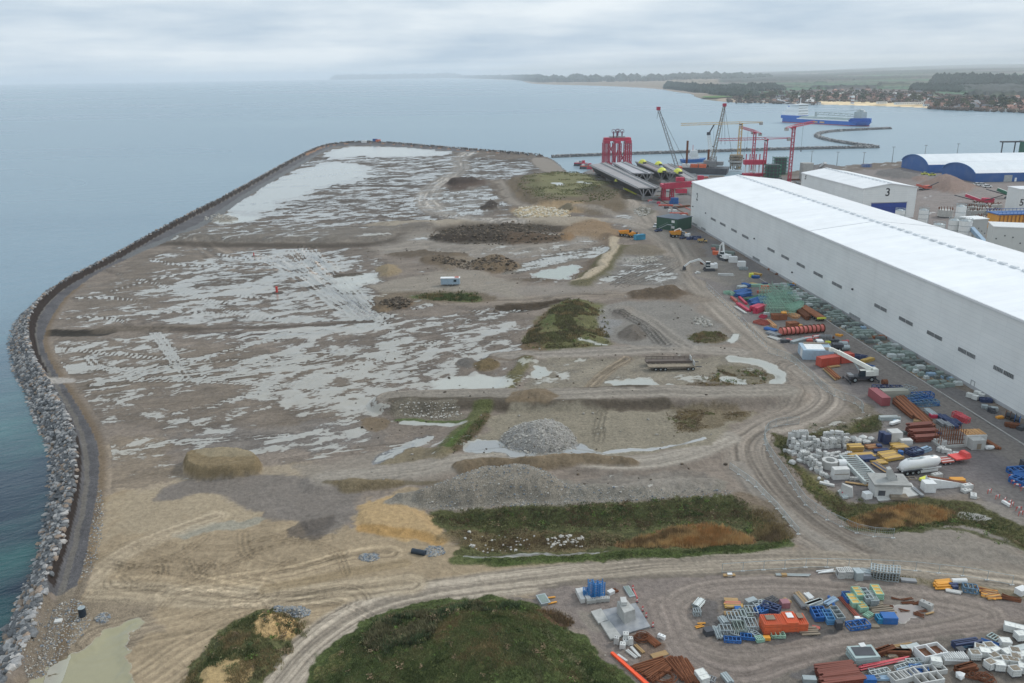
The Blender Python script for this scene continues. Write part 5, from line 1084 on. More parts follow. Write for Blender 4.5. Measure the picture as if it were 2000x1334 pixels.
for x_ in(-.36,.36):mb=MB();mb.box((x_*Wg,4,0),(Wg*.34,13,1.6));mb.build('bogie',RED,r)
def girder(nl,nr,fl,fr,zt,hh,label,top,lane=True):
 a,b_,c_,d_=at(*nl,zt),at(*nr,zt),at(*fr,zt),at(*fl,zt);o_=(a+b_)/2;o_.z=0;r=empty('bridge_girder',o_,0,label,'bridge girder')
 A_,B_,C_,D_=[p-o_ for p in(a,b_,c_,d_)];up=(B_-A_)
 def bot(L_,R_,f0,f1):return L_+(R_-L_)*f0-Vector((0,0,hh)),L_+(R_-L_)*f1-Vector((0,0,hh))
 n0,n1=bot(A_,B_,.3,.7);f0,f1=bot(D_,C_,.3,.7)
 mb=MB();t_=Vector((0,0,.5));mb.add([A_-t_,B_-t_,C_-t_,D_-t_,A_,B_,C_,D_],[(3,2,1,0),(4,5,6,7),(0,1,5,4),(1,2,6,5),(2,3,7,6),(3,0,4,7)]);dk=mb.build('deck',top,r,fix=True)
 if lane:
  for f_ in(0.06,0.64,0.72,0.94):
   mb=MB();mb.bar(A_.lerp(B_,f_)+Vector((0,0,.25)),D_.lerp(C_,f_)+Vector((0,0,.25)),.45,.5);mb.build('kerb',STEEL,dk)
 mb=MB();mb.add([n0,n1,f1,f0,A_+(B_-A_)*.08-t_,B_-(B_-A_)*.08-t_,C_-(C_-D_)*.08-t_,D_+(C_-D_)*.08-t_],[(0,1,2,3),(0,3,7,4),(1,5,6,2),(2,6,7,3)]);mb.build('box_side',DGREY,r,fix=False)
 m_=A_.lerp(B_,.5)-t_
 for p_,q_ in((A_.lerp(B_,.1),n0),(B_.lerp(A_,.1),n1),(n0,m_),(n1,m_),(n0,n1),(A_.lerp(B_,.05)-t_,B_.lerp(A_,.05)-t_),(A_.lerp(B_,.3)-t_,n0),(B_.lerp(A_,.3)-t_,n1)):
  mb=MB();mb.bar(p_,q_,.6);mb.build('end_strut',STEEL,r)
 for f_ in(.02,.35,.7,.97):
  c0=(n0.lerp(f0,f_)+n1.lerp(f1,f_))/2;mb=MB();mb.box((c0.x,c0.y,0),(6,3,zt-hh),rz=0);mb.build('support',CONC,r)
 return r
DECK1=mat('deck_grey',(0.36,0.34,0.34),0.7,var=0.12,scale=0.15,dirt=0.2);DECK2=mat('deck_pale',(0.44,0.43,0.45),0.7,var=0.12,scale=0.15,dirt=0.2);DECK3=mat('deck_brown',(0.30,0.25,0.25),0.7,var=0.12,scale=0.15,dirt=0.2)
girder((1243,367),(1289,366),(1150,322),(1184,317),8.5,6.0,'long grey bridge girder with open triangular end nearest the grassy mound',DECK1)
girder((1232,338),(1278,338),(1196,318),(1222,316),8.5,6.0,'second bridge girder from the left, starting under the crimson portal',DECK2)
girder((1281,334),(1321,338),(1240,316),(1264,315),9.0,6.0,'third bridge girder from the left with yellow hoods on its deck',DECK3)
girder((1335,347),(1372,352),(1290,320),(1312,320),5.0,3.5,'bridge girder at the right of the row beneath the crimson gantry beam',DECK1)
def dome(px,py,z_,r_,label,zz=None):
 p=at(px,py,z_);r=empty('yellow_hood',p,0.4,label,'hood');mb=MB();n_=12
 for k_ in range(5):
  a0,a1=k_*math.pi/10,(k_+1)*math.pi/10
  mb.cyl((0,0,math.sin(a0)*r_),(0,0,math.sin(a1)*r_),math.cos(a0)*r_,max(.05,math.cos(a1)*r_),n=n_,cap=False)
 mb.build('shell',LIME,r,smooth=False);mb=MB();mb.box((0,-r_*.8,-0.4),(r_*.9,r_*.5,r_*.5));mb.box((r_*.6,r_*.2,-.4),(r_*.8,r_*.8,.6));mb.build('opening',DGREY,r)
dome(1255,319,9,3.4,'bright yellow domed hood at the far left on the third girder');dome(1286,322,9,3.0,'bright yellow domed hood behind, second along the third girder')
dome(1293,336,9,3.4,'bright yellow domed hood at the near left beside the third girder end');dome(1324,338,8,3.6,'bright yellow domed hood at the foot of the leaning crawler crane boom');dome(1206,354,5,2.2,'small olive yellow hood standing beside the nearest girder')
P=hub(1219,372);Q=hub(1242,383);d_=Q-P;r=empty('yellow_trestle',P,0,'yellow ladder like steel trestle lying on the edge of the grassy mound','trestle')
mb=MB();mb.bar((0,0,1.2),d_+Vector((0,0,1.2)),.5);mb.build('rail',LIME,r);mb=MB();mb.bar((3.4,0,1.2),d_+Vector((3.4,0,1.2)),.5);mb.build('rail',LIME,r)
for k_ in range(12):mb=MB();q_=d_*((k_+.5)/12);mb.bar(q_+Vector((-1,0,1.5)),q_+Vector((4.4,0,1.5)),.55);mb.build('rung',LIME,r)
Pl=hub(1301,391);zt=hgt(1301,391,362);r=empty('gantry_crane',Pl,0,'crimson box beam gantry crane standing beside the far corner of the long hall','gantry crane')
e_=at(1387,352,zt+3)-Pl;s_=at(1298,359,zt+3)-Pl;s_.z=e_.z=zt+1.5
mb=MB();mb.bar(s_,s_.lerp(e_,.55),2.2,3.6);mb.build('beam',RED,r)
mb=MB();n_=(e_-s_).normalized();mb.bar(s_.lerp(e_,.55)+Vector((0,0,.9)),e_+Vector((0,0,1.2)),2.0,1.9);mb.build('beam_tail',RED,r)
text_mesh('beam_lettering','CRANES',2.0,WHITE,r,wall_frame(s_.lerp(e_,.47)+Vector((n_.y*1.56,-n_.x*1.56,0.2)),n_,Vector((n_.y,-n_.x,0))))if False else None
for dx,dy in((-1.6,0),(4.2,0),(-1.6,7),(4.2,7)):lattice(MB(),(dx,dy,0),(dx*.9,dy*.5,zt-1),1.5,1.5,6,0.4).build('leg',RED,r)
mb=MB();mb.box((1.3,3,zt-1.6),(9,8,2.2));mb.build('leg_head',RED,r);
for y_ in(0,7):mb=MB();mb.box((1.3,y_,0),(10,1.5,.9));mb.build('bogie',RED,r)
for f_,w_ in((.33,6.5),(.78,4.5)):
 q_=s_.lerp(e_,f_);mb=MB();mb.box((q_.x,q_.y,q_.z+2.3),(w_*.8,3,2.6));mb.build('winch_house',RED,r)
mb=MB();q_=s_.lerp(e_,.3);mb.box((q_.x+2,q_.y,q_.z-5),(7,3,2.6));mb.build('trolley',RED,r)
for k_ in range(9):q_=s_.lerp(e_,.45+k_*.025);mb=MB();mb.bar((q_.x,q_.y-1,q_.z+2.4),(q_.x,q_.y-1,q_.z+3.9),.4);mb.build('railing_post',WHITE,r)
def simple_box(name,px,py,d,m_,label,cat,rz=0.0,group=None,top=1.0):
 p=G(px,py);mb=MB();mb.box((0,0,0),d,top=top);o=mb.build(name,m_,loc=p);o.rotation_euler=(0,0,rz);tag(o,label,cat,group);return o
def boom_crane(base,tip,m_,m2,label,w_,ropes=(),body=True,z0=2.0,tipc=None):
 P=hub(*base);r=empty('crawler_crane',P,0,label,'crane');Hh=hgt(base[0],base[1],tip[1]);
 lo,hi=Hh*.5,Hh*1.6;t_=at(tip[0],tip[1],Hh)-P
 d_=AX_F+AX_R*((tip[0]-1000)/FPX)+AX_U*((667-tip[1])/FPX);k_=P.y/d_.y;t_=Vector((0,0,H))+d_*k_-P
 lattice(MB(),(0,0,z0),t_,w_,w_,24,0.32,w2=w_*.6,h2=w_*.6).build('boom',m_,r)
 if body:
  mb=MB();mb.box((0,1,1.4),(6,8,3.2));mb.build('body',m2,r)
  for sx in(-3,3):mb=MB();mb.box((sx,0,0),(1.6,9,1.4));mb.build('track',DGREY,r)
 mb=MB();mb.box((t_.x,t_.y,t_.z-.8),(3.0,2.5,2.6));mb.build('boom_head',tipc or RED,r)
 for(rx,ry)in ropes:
  d2=AX_F+AX_R*((rx-1000)/FPX)+AX_U*((667-ry)/FPX);q_=Vector((0,0,H))+d2*(P.y/d2.y)-P;mb=MB();mb.bar(t_,q_,.22);mb.build('rope',DGREY,r)
 return r,t_
boom_crane((1324,336),(1286,213),STEEL,ORANGE,'leaning lattice boom crawler crane with a red tip, right of the yellow hoods',2.6,ropes=((1283,232),(1343,326)))
boom_crane((1390,322),(1415,206),TIMBG,STEEL,'tallest harbour crane with pale boom, red head and long hoist ropes',2.8,ropes=((1408,282),(1416,282),(1432,318)))
r_,t_=boom_crane((1390,318),(1384,262),WHITE,STEEL,'pale short boom crane with folded grey jib beside the tallest harbour crane',3.4,body=False,tipc=DGREY)
mb=MB();d2=AX_F+AX_R*((1395-1000)/FPX)+AX_U*((667-243)/FPX);q_=Vector((0,0,H))+d2*(r_.location.y/d2.y)-r_.location;mb.bar(t_,q_,1.0);mb.build('folding_jib',DGREY,r_)
P=hub(1412,281);
P=at(1368,338,-1.5);r=empty('jack_up_barge',P,-0.35,'dark grey jack-up barge with orange containers and two red brown spud legs','barge')
mb=MB();mb.add([(-26,-9,0),(22,-9,0),(22,9,0),(-26,9,0),(-30,-9,5),(23,-9,5),(23,9,5),(-30,9,5)],[(3,2,1,0),(4,5,6,7),(0,1,5,4),(1,2,6,5),(2,3,7,6),(3,0,4,7)]);mb.build('hull',DGREY,r)
for x_,h_ in((-13,26),(5,19)):mb=MB();mb.cyl((x_,7,0),(x_,7,h_),0.9,n=8);mb.build('spud_leg',RUST,r)
for x_,c_ in((-5,ORANGE),(2,ORANGE),(-12,WHITE)):mb=MB();mb.box((x_,-4,5),(6,3,2.8));mb.build('deck_container',c_,r)
for k_ in range(4):mb=MB();mb.box((-1+k_*5.5,3,5+1.5*(k_%2)),(5,6,3+k_%3));mb.build('deck_machinery',STEEL,r)
mb=MB();lattice(mb,(10,-2,5),(10,-2,14),5,5,3,.5);mb.build('deck_frame',STEEL,r)
P=at(1352,317,-1.5);r=empty('tug',P,0.2,'small blue tug with white wheelhouse behind the jack-up barge','tug boat')
mb=MB();mb.add([(-10,-4,0),(8,-4,0),(12,0,0),(8,4,0),(-10,4,0),(-11,-4.5,3),(9,-4.5,3.4),(14,0,4),(9,4.5,3.4),(-11,4.5,3)],[(4,3,2,1,0),(5,6,7,8,9),(0,1,6,5),(1,2,7,6),(2,3,8,7),(3,4,9,8),(4,0,5,9)]);mb.build('hull',BLUE,r)
for z_,w_ in((3.2,7),(6,5.5),(8.6,4.5)):mb=MB();mb.box((1,0,z_),(w_*1.3,w_,2.6));mb.build('wheelhouse',WHITE,r)
mb=MB();mb.bar((0,0,11),(0,0,16),.4);mb.build('mast',PINKP,r)
for(px_,py_,lab,g)in((1134,324,'small red and dark work barge moored at the left end of the quay',RED),(1146,330,'second red edged work barge beside the first girder',CORAL)):
 p=at(px_,py_,-1.5);r=empty('work_barge',p,-0.5,lab,'barge');mb=MB();mb.box((0,0,0),(12,5,2.2),top=.95);mb.build('hull',DGREY,r);mb=MB();mb.box((0,0,2.2),(11.5,4.8,.7));mb.build('deck',g,r)
 for k_ in range(3):mb=MB();mb.box((-3.5+k_*3.2,0,2.9),(2,2.5,1.4+.4*k_));mb.build('deck_gear',(WHITE,STEEL,RED)[k_],r)
def scaff_tower(px,py,top,wpx,m_,label,ny=4):
 P=hub(px,py);Hh=hgt(px,py,top);w_=(hub(px+wpx,py)-P).x;r=empty('formwork_tower',P,-0.1,label,'scaffold tower')
 nx=4;xs=np.linspace(0,w_,nx+1);ys=np.linspace(0,w_*.8,3);zs=np.arange(0,Hh,2.6)
 for x_ in xs:
  mb=MB()
  for y_ in ys:mb.bar((x_,y_,0),(x_,y_,Hh),.32)
  o=mb.build('standards',m_,r);tag(o,kind='stuff')
 for z_ in zs:
  mb=MB()
  for y_ in ys:mb.bar((0,y_,z_),(w_,y_,z_),.3)
  for x_ in xs:mb.bar((x_,0,z_),(x_,ys[-1],z_),.3)
  mb.box((w_/2,ys[-1]/2,z_+.1),(w_,ys[-1]*.7,.12));o=mb.build('lift',m_,r);tag(o,kind='stuff')
 mb=MB();mb.box((w_/2,ys[-1]/2,0),(w_*.8,ys[-1]*.7,Hh*.96));mb.build('core_panel',DGREY,r)
scaff_tower(1495,351,321,30,GREEN,'near dark green formwork tower with pale bars beside the red cranes');scaff_tower(1511,341,307,27,GREEN,'taller rear dark green formwork tower beside the red cranes')
simple_box('concrete_pier',1573,352,(8,7,13),CONC,'tall plain grey concrete pier standing left of white hall three','pier')
for px_,lab in((1462,'left pair of red headed white jacking towers in front of the cranes'),(1481,'right pair of red headed white jacking towers in front of the cranes')):
 P=hub(px_,346);Hh=hgt(px_,346,316);r=empty('jacking_tower',P,0,lab,'jacking tower')
 for x_ in(-3,0,3):mb=MB();mb.cyl((x_,0,0),(x_,0,Hh),.55,n=8);mb.build('column',WHITE,r);mb=MB();mb.bar((x_,0,Hh),(x_,0,Hh+6),.7);mb.build('rod',RED,r)
 mb=MB();mb.box((0,0,Hh-2),(9,5,3.5));mb.build('head',RED,r);mb=MB();mb.box((0,0,0),(9.5,5,3.2));mb.build('foot',RED,r)
P=hub(1440,332);r=empty('round_foundation',P,0,'large round concrete foundation on splayed legs at the foot of the yellow crane','foundation')
for z_,h_,w_ in((3,2,5),(6,1.6,6.4),(8.6,1.4,5.8),(11,1.2,5.6)):mb=MB();mb.cyl((0,6,z_),(0,6,z_+h_),w_,n=20);mb.build('ring',CONC if z_<8 else TIMBG,r)
for k_ in range(8):a=k_*.785;mb=MB();mb.bar((math.cos(a)*4.4,6+math.sin(a)*4.4,0),(math.cos(a)*5.4,6+math.sin(a)*5.4,11),.6);mb.build('leg',TIMBG,r)
def junk(px,py,kind,m_,s_,label,cat,name,rz=None):
 p=G(px,py);r=empty(name,p,random.uniform(-.6,.6)if rz is None else rz,label,cat)
 if kind=='frames':
  for k_ in range(3):
   mb=MB();z_=k_*s_*.3;x_=s_*1.3;y_=s_*.8
   for a,b_ in(((-x_,-y_),(x_,-y_)),((x_,-y_),(x_,y_)),((x_,y_),(-x_,y_)),((-x_,y_),(-x_,-y_)),((-x_,0),(x_,0)),((0,-y_),(0,y_)),((-x_,-y_),(x_,y_))):mb.bar((a[0],a[1],z_+.15),(b_[0],b_[1],z_+.15),.22)
   mb.build('frame',m_,r)
 elif kind=='boxes':
  for k_ in range(3):mb=MB();mb.box((random.uniform(-s_,s_),random.uniform(-s_,s_)*.6,0),(s_*random.uniform(.7,1.3),s_*random.uniform(.6,1),s_*random.uniform(.4,.8)));mb.build('crate',m_,r)
 elif kind=='beams':
  for k_ in range(6):mb=MB();y_=(k_%3-1)*s_*.3;z_=.2+(k_//3)*.5;mb.bar((-s_*2,y_,z_),(s_*2+random.uniform(-.5,.5),y_+random.uniform(-.2,.2),z_),.45,.4);mb.build('beam',m_,r)
 return r
HB=[(1300,402,'beams',CORAL,2.2),(1312,413,'boxes',WHITE,2),(1325,418,'beams',CORAL,2.5),(1332,430,'boxes',STEEL,2),(1290,398,'boxes',RED,1.8),(1316,398,'frames',BLUE,2.2),(1332,405,'beams',RUST,3),(1335,380,'frames',STEEL,3),(1322,372,'frames',TIMBG,2.5),(1310,430,'boxes',TARPG,1.8),
      (1250,372,'boxes',NAVY,2),(1225,360,'frames',TIMBG,2.5),(1195,345,'frames',RUST,2.5),(1180,340,'beams',RED,2.5),(1165,335,'boxes',CORAL,2),(1152,330,'frames',RED,2),(1210,352,'boxes',DGREY,2),(1355,346,'frames',STEEL,3),(1400,345,'beams',TIMBG,3),(1415,340,'frames',STEEL,3),(1425,335,'boxes',STEEL,2.5),(1395,335,'frames',TIMBG,3),(1410,330,'frames',TARPG,2.6),(1380,348,'boxes',CORAL,2.2),(1450,345,'boxes',DGREY,3),(1435,342,'beams',RUST,3),
      (1505,355,'frames',STEEL,3),(1525,352,'boxes',DGREY,2.4),(1550,352,'beams',RUST,2.5),(1560,360,'boxes',STEEL,2.2),(1345,365,'beams',TIMBG,3),(1300,375,'beams',STEEL,3),(1370,330,'beams',RUST,2.5),(1272,393,'boxes',PINKP,1.6),(1283,388,'frames',TARPW,2),(1345,425,'beams',STEEL,2)]
cm={CORAL.name:'faded red',WHITE.name:'white',STEEL.name:'grey steel',RED.name:'crimson',BLUE.name:'blue',RUST.name:'rusty',TIMBG.name:'weathered',TARPG.name:'grey green',NAVY.name:'navy',DGREY.name:'black',PINKP.name:'pink red',TARPW.name:'pale grey'}
seen={}
for px_,py_,kd,m_,s_ in HB:
 where='beside the nearest girder' if px_<1262 else('by the crimson gantry leg' if px_<1350 else('behind the gable of the long hall' if px_<1470 else 'near the green towers'))
 dist_='in front' if py_>385 else('midway' if py_>345 else 'at the back')
 nm={'frames':'frame_stack','boxes':'crate_group','beams':'beam_pile'}[kd];lab='%s %s %s, %s'%(cm[m_.name],nm.replace('_',' '),where,dist_)
 if lab in seen:lab+=', further right' if px_>seen[lab]else ', further left'
 seen[lab]=px_;junk(px_,py_,kd,m_,s_,lab,{'frames':'steel frames','boxes':'crates','beams':'beams'}[kd],nm)
for q_ in range(26):
 px_,py_=[(random.uniform(1270,1345),random.uniform(378,432)),(random.uniform(1345,1440),random.uniform(326,346)),(random.uniform(1140,1290),0)][q_%3]
 if q_%3==2:py_=332+(px_-1140)*.36+random.uniform(-2,4)
 kd,m_=random.choice(('frames','boxes','beams')),random.choice((STEEL,RUST,TIMBG,CORAL,DGREY,PALE0,GALV));wh=('by the rails','under the harbour cranes','along the nearest girder')[q_%3]
 junk(px_,py_,kd,m_,random.uniform(1.2,2.2),'small %s %s, %s from the first of the clutter'%(kd,wh,('nearest','second','third','fourth','fifth','sixth','seventh','eighth','ninth')[q_//3]),kd,{'frames':'frame_stack','boxes':'crate_group','beams':'beam_pile'}[kd])
for k_,(a,b_)in enumerate((((1262,385),(1352,436)),((1275,383),(1352,425)),((1300,385),(1352,412)),((1330,372),(1352,384)))):
 P,Q=hub(*a),hub(*b_);mb=MB();mb.bar((0,0,.12),Q-P+Vector((0,0,.12)),.5,.25);o=mb.build('crane_rail',(STEEL,RUST,CORAL,DGREY)[k_],loc=P);tag(o,'%s crane rail running to the far corner of the long hall'%('first grey','rusty','faded red','black')[k_],'rail')
P=hub(1322,395);o=simple_box('site_container',1317,396,(4.6,3,3.2),BLUE,'blue steel box at the foot of the crimson gantry crane','container')
def silo(px,py,top,r_,label,cone=True):
 P=hub(px,py);Hh=hgt(px,py,top);r=empty('silo',P,0,label,'silo');mb=MB();mb.cyl((0,0,1.5),(0,0,Hh),r_,n=20);mb.build('shell',WHITE,r,smooth=False)
 for k_ in range(4):mb=MB();mb.cyl((0,0,Hh*(.2+.2*k_)),(0,0,Hh*(.2+.2*k_)+.25),r_+.06,n=20);mb.build('band',GALV,r)
 mb=MB();mb.cyl((0,0,Hh),(0,0,Hh+r_*.3),r_*1.02,.5,n=20);mb.build('top_cone',GALV,r)
 mb=MB()
 for k_ in range(10):a=k_*.6283;b_=a+.6283;mb.bar((math.cos(a)*r_,math.sin(a)*r_,Hh+1.1),(math.cos(b_)*r_,math.sin(b_)*r_,Hh+1.1),.12);mb.bar((math.cos(a)*r_,math.sin(a)*r_,Hh),(math.cos(a)*r_,math.sin(a)*r_,Hh+1.1),.1)
 mb.build('railing',GALV,r)
 for k_ in range(4):a=k_*1.57+.78;mb=MB();mb.bar((math.cos(a)*r_*.8,math.sin(a)*r_*.8,0),(math.cos(a)*r_*.8,math.sin(a)*r_*.8,1.6),.4);mb.build('leg',STEEL,r)
 mb=MB();mb.bar((r_+.3,0,0),(r_+.3,0,Hh),.5,.2);mb.build('ladder',GALV,r)
silo(1753,452,411,2.3,'white silo standing in front of the blue gate of hall three');silo(1799,452,410,2.3,'single white silo just right of white hall three')
silo(1869,462,403,2.3,'tallest white silo at the back of the silo group');silo(1858,478,430,2.6,'left front white silo of the group of three');silo(1879,482,431,2.8,'right front white silo of the group of three');silo(1830,470,438,2.6,'low wide white silo with pipework left of the silo group')
def plant(px,py,d,label,rz=0.0,m_=None):
 P=hub(px,py);r=empty('plant_building',P,rz,label,'building');mb=MB();mb.box((0,0,0),d);mb.build('wall',m_ or WALLM2,r);mb=MB();mb.box((0,0,d[2]),(d[0]+.5,d[1]+.5,.35));mb.build('roof',WHITE,r)
 for k_ in range(5):mb=MB();mb.box((-d[0]/2+(k_+.5)*d[0]/5,-d[1]/2-.06,d[2]*random.uniform(.3,.8)),(.5,.1,.5));mb.build('wall_vent',DGREY,r)
WALLM2=mat('plant_wall',(0.50,0.51,0.49),0.6,var=0.05,scale=0.1)
plant(1896,470,(9,8,11),'small white box building beside the silo group',0.15);plant(1962,518,(15,12,17),'large pale box building with white roof in front of the orange formwork',-0.35)
for(a,za,b_,zb,lab)in(((1898,446),9,(1934,486),3,'blue grey covered conveyor sloping down from the small white building'),((1987,500),11,(2030,530),4,'blue grey covered conveyor on the right of the large pale building')):
 p,q_=at(a[0],a[1],za),at(b_[0],b_[1],zb);o_=Vector((p.x,p.y,0));r=empty('conveyor',o_,0,lab,'conveyor');mb=MB();mb.bar(p-o_,q_-o_,1.8,1.6);mb.build('casing',LBLUE,r)
 for f_ in(.1,.5,.9):c_=(p-o_).lerp(q_-o_,f_);mb=MB();mb.bar((c_.x,c_.y,0),c_,.4);mb.build('support',STEEL,r)
P=hub(1984,446);r=empty('tunnel_mould',P,0.05,'huge orange formwork box with blue railed top in front of building five','formwork')
mb=MB();mb.box((0,0,0),(27,9,8));mb.build('box',AMBER,r)
for k_ in range(13):mb=MB();mb.box((-12.6+k_*2.1,-4.6,.3),(.5,.5,7.4));mb.build('rib',mat('amber_dark',(0.36,0.15,0.03),0.6),r)
mb=MB();mb.box((0,0,8),(28,10.5,.5));mb.build('walkway',BLUE,r)
for y_ in(-5,5):
 mb=MB();mb.bar((-14,y_,9.6),(14,y_,9.6),.2)
 for k_ in range(15):mb.bar((-14+2*k_,y_,8.4),(-14+2*k_,y_,9.6),.15)
 mb.build('railing',BLUE,r)
plat=[(1845,425,(7,6,4),'round grey concrete tank ring with rusty starter bars')]
P=hub(1845,424);r=empty('concrete_ring',P,0,'round grey concrete ring with rusty bars left of the tallest silo','concrete ring');mb=MB();mb.cyl((0,0,.6),(0,0,4.2),4,n=18);mb.build('ring',CONC,r);mb=MB();mb.cyl((0,0,0),(0,0,.6),3.6,n=18);mb.build('foot',DGREY,r)
for k_ in range(14):a=k_*.449;mb=MB();mb.bar((math.cos(a)*3.6,math.sin(a)*3.6,4.2),(math.cos(a)*3.6,math.sin(a)*3.6,5.5),.25);mb.build('starter_bar',RUST,r)
ks=0
for px_,py_,w_ in((1905,420,8),(1922,414,9),(1938,420,8),(1915,432,9),(1932,436,8),(1950,428,7),(1895,412,7),(1910,405,7),(1940,408,8),(1880,415,6)):
 P=hub(px_,py_);ks+=1;r=empty('precast_element',P,random.uniform(-.2,.2),'%s grey precast concrete element with rusty bars between the silos and the orange formwork'%('first','second','third','fourth','fifth','sixth','seventh','eighth','ninth','tenth')[ks-1],'concrete element','precast elements in the far yard')
 mb=MB();mb.box((0,0,0),(w_,4,2.6));mb.build('body',CONC,r);mb=MB()
 for k_ in range(9):mb.bar((-w_/2+.4+k_*w_/9,random.uniform(-1.5,1.5),2.6),(-w_/2+.4+k_*w_/9,random.uniform(-1.5,1.5),4.0),.28)
 o=mb.build('starter_bars',RUST,r);tag(o,kind='stuff')
for px_,py_,m_,lab in((1905,458,BLUE,'heap of blue steel by the right of the small white building'),(1918,472,BLUE,'blue steel frames beside the sloping conveyor'),(1893,482,AMBER,'amber tank lying beside the sloping conveyor foot'),(1942,450,TIMBG,'brown timber stack in front of the orange formwork'),(1925,462,TIMB,'pale timber stack beside the conveyor')):
 junk(px_,py_,'beams' if m_ is not AMBER else 'boxes',m_,2.2,lab,'steel stack','steel_stack')
def screener(px,py,m_,label,rz,s_=1.0):
 P=G(px,py);r=empty('screening_machine',P,rz,label,'screener');r.scale=(s_,s_,s_)
 mb=MB();mb.bar((-7,0,5.0),(3,0,1.6),2.6,1.6);mb.build('hopper_conveyor',m_,r);mb=MB();mb.box((5.5,0,1.2),(7,3,2.6));mb.build('engine_box',m_,r)
 for sx in(-1,1):mb=MB();mb.box((1.5,1.6*sx,0),(8,.8,1.1));mb.build('track',DGREY,r)
 mb=MB();mb.bar((-2,1,2),(-13,1,4.5),1.0,.5);mb.build('side_conveyor',DGREY,r);mb=MB();mb.bar((4,-1,2.5),(13,-4,6.5),1.1,.5);mb.build('tail_conveyor',DGREY,r);mb=MB();mb.bar((-7,0,5.9),(3,0,2.5),.5,.2);mb.build('belt',WHITE,r)
screener(1908,398,RED,'red mobile screening machine in the open yard below the gravel pile',-0.5);screener(1972,388,GREEN,'green mobile screening machine beside building five',-0.7,1.1);screener(1802,371,CORAL,'rusty red screening machine touching the edge of white hall three',0.4,.8)
def car(px,py,m_,rz,label,s_=1.0):
 P=G(px,py);r=empty('parked_car',P,rz,label,'car');r.scale=(s_,s_,s_)
 mb=MB();mb.box((0,0,.35),(4.4,1.8,.65),top=.96);mb.build('body',m_,r);mb=MB();mb.box((-.2,0,1.0),(2.6,1.65,.55),top=.78);mb.build('cabin',DKGL,r);mb=MB();mb.box((-.2,0,1.55),(1.9,1.25,.05));mb.build('car_roof',m_,r)
 for sx in(-1.35,1.35):
  for sy in(-.88,.88):mb=MB();mb.cyl((sx,sy-.1,.34),(sx,sy+.1,.34),.34,n=10);mb.build('wheel',RUBBER,r)
car(1908,362,WHITE,0.2,'white car nearest the blue warehouse corner',1.3);car(1917,363,WHITE,0.1,'white pickup just right of the first car by the blue warehouse',1.4);car(1928,366,WHITE,-0.1,'white car furthest right on the apron of the blue warehouse',1.3);car(1806,341,LIME,0.3,'yellow car left of the reddish gravel pile',1.3);car(1820,343,LIME,0.2,'yellow car between the two blue warehouses',1.3)
for k_,(px_,by,ty)in enumerate(((1583,331,295),(1634,325,297),(1686,320,298),(1742,318,287),(1805,312,284),(1868,309,281))):
 P=hub(px_,by);Hh=hgt(px_,by,ty);r=empty('quay_lamp',P,0,'%s slim lamp post from the left along the far quay'%('first','second','third','fourth','fifth','sixth')[k_],'lamp post','lamp posts along the quay');mb=MB();mb.cyl((0,0,0),(0,0,Hh),.35,.2,n=6);mb.build('pole',STEEL,r);mb=MB();mb.bar((-1.4,0,Hh),(1.4,0,Hh),.4);mb.build('lamp_head',STEEL,r)
junk(1692,326,'frames',BLUE,3,'blue and grey loading hopper on the far quay with a small flag','hopper','loading_hopper',0.1)
P=hub(1975,303);r=empty('loading_bridge',P,0,'dark steel loading trestle behind the rear blue warehouse','trestle');
for x_ in(-10,10,2):mb=MB();mb.bar((x_,0,0),(x_,0,12),.8);mb.build('leg',DGREY,r)
mb=MB();mb.box((0,0,12),(24,4,1.2));mb.build('platform',DGREY,r)
P=hub(2003,304);r=empty('green_tower',P,0,'green steel tower cut by the right edge behind the warehouses','tower');mb=MB();mb.box((0,0,0),(10,8,13));mb.build('casing',GREEN,r);mb=MB();mb.box((0,0,13),(11,9,1));mb.build('top_deck',STEEL,r)
p,q_=at(1603,326,4),at(1612,318,8);mb=MB();mb.bar(p-q_,Vector((0,0,0)),2.2,1.5);o=mb.build('stacking_conveyor',WHITE,loc=q_);tag(o,'pale stacking conveyor leaning out of the grey gravel pile','conveyor')
for px_,m_,lab in((733,BLUE,'tiny blue container on the far northern dike'),(739,ORANGE,'tiny orange machine on the far northern dike'),(711,WHITE,'tiny white machine on the far northern dike')):
 simple_box('dike_container',px_,279,(6,3,3),m_,lab,'container')
def seg2(a,b_):
 P,Q=at(*a),at(*b_);c_=(P+Q)/2;c_.z=gz(c_);return c_,math.atan2((Q-P).y,(Q-P).x),(Q-P).length
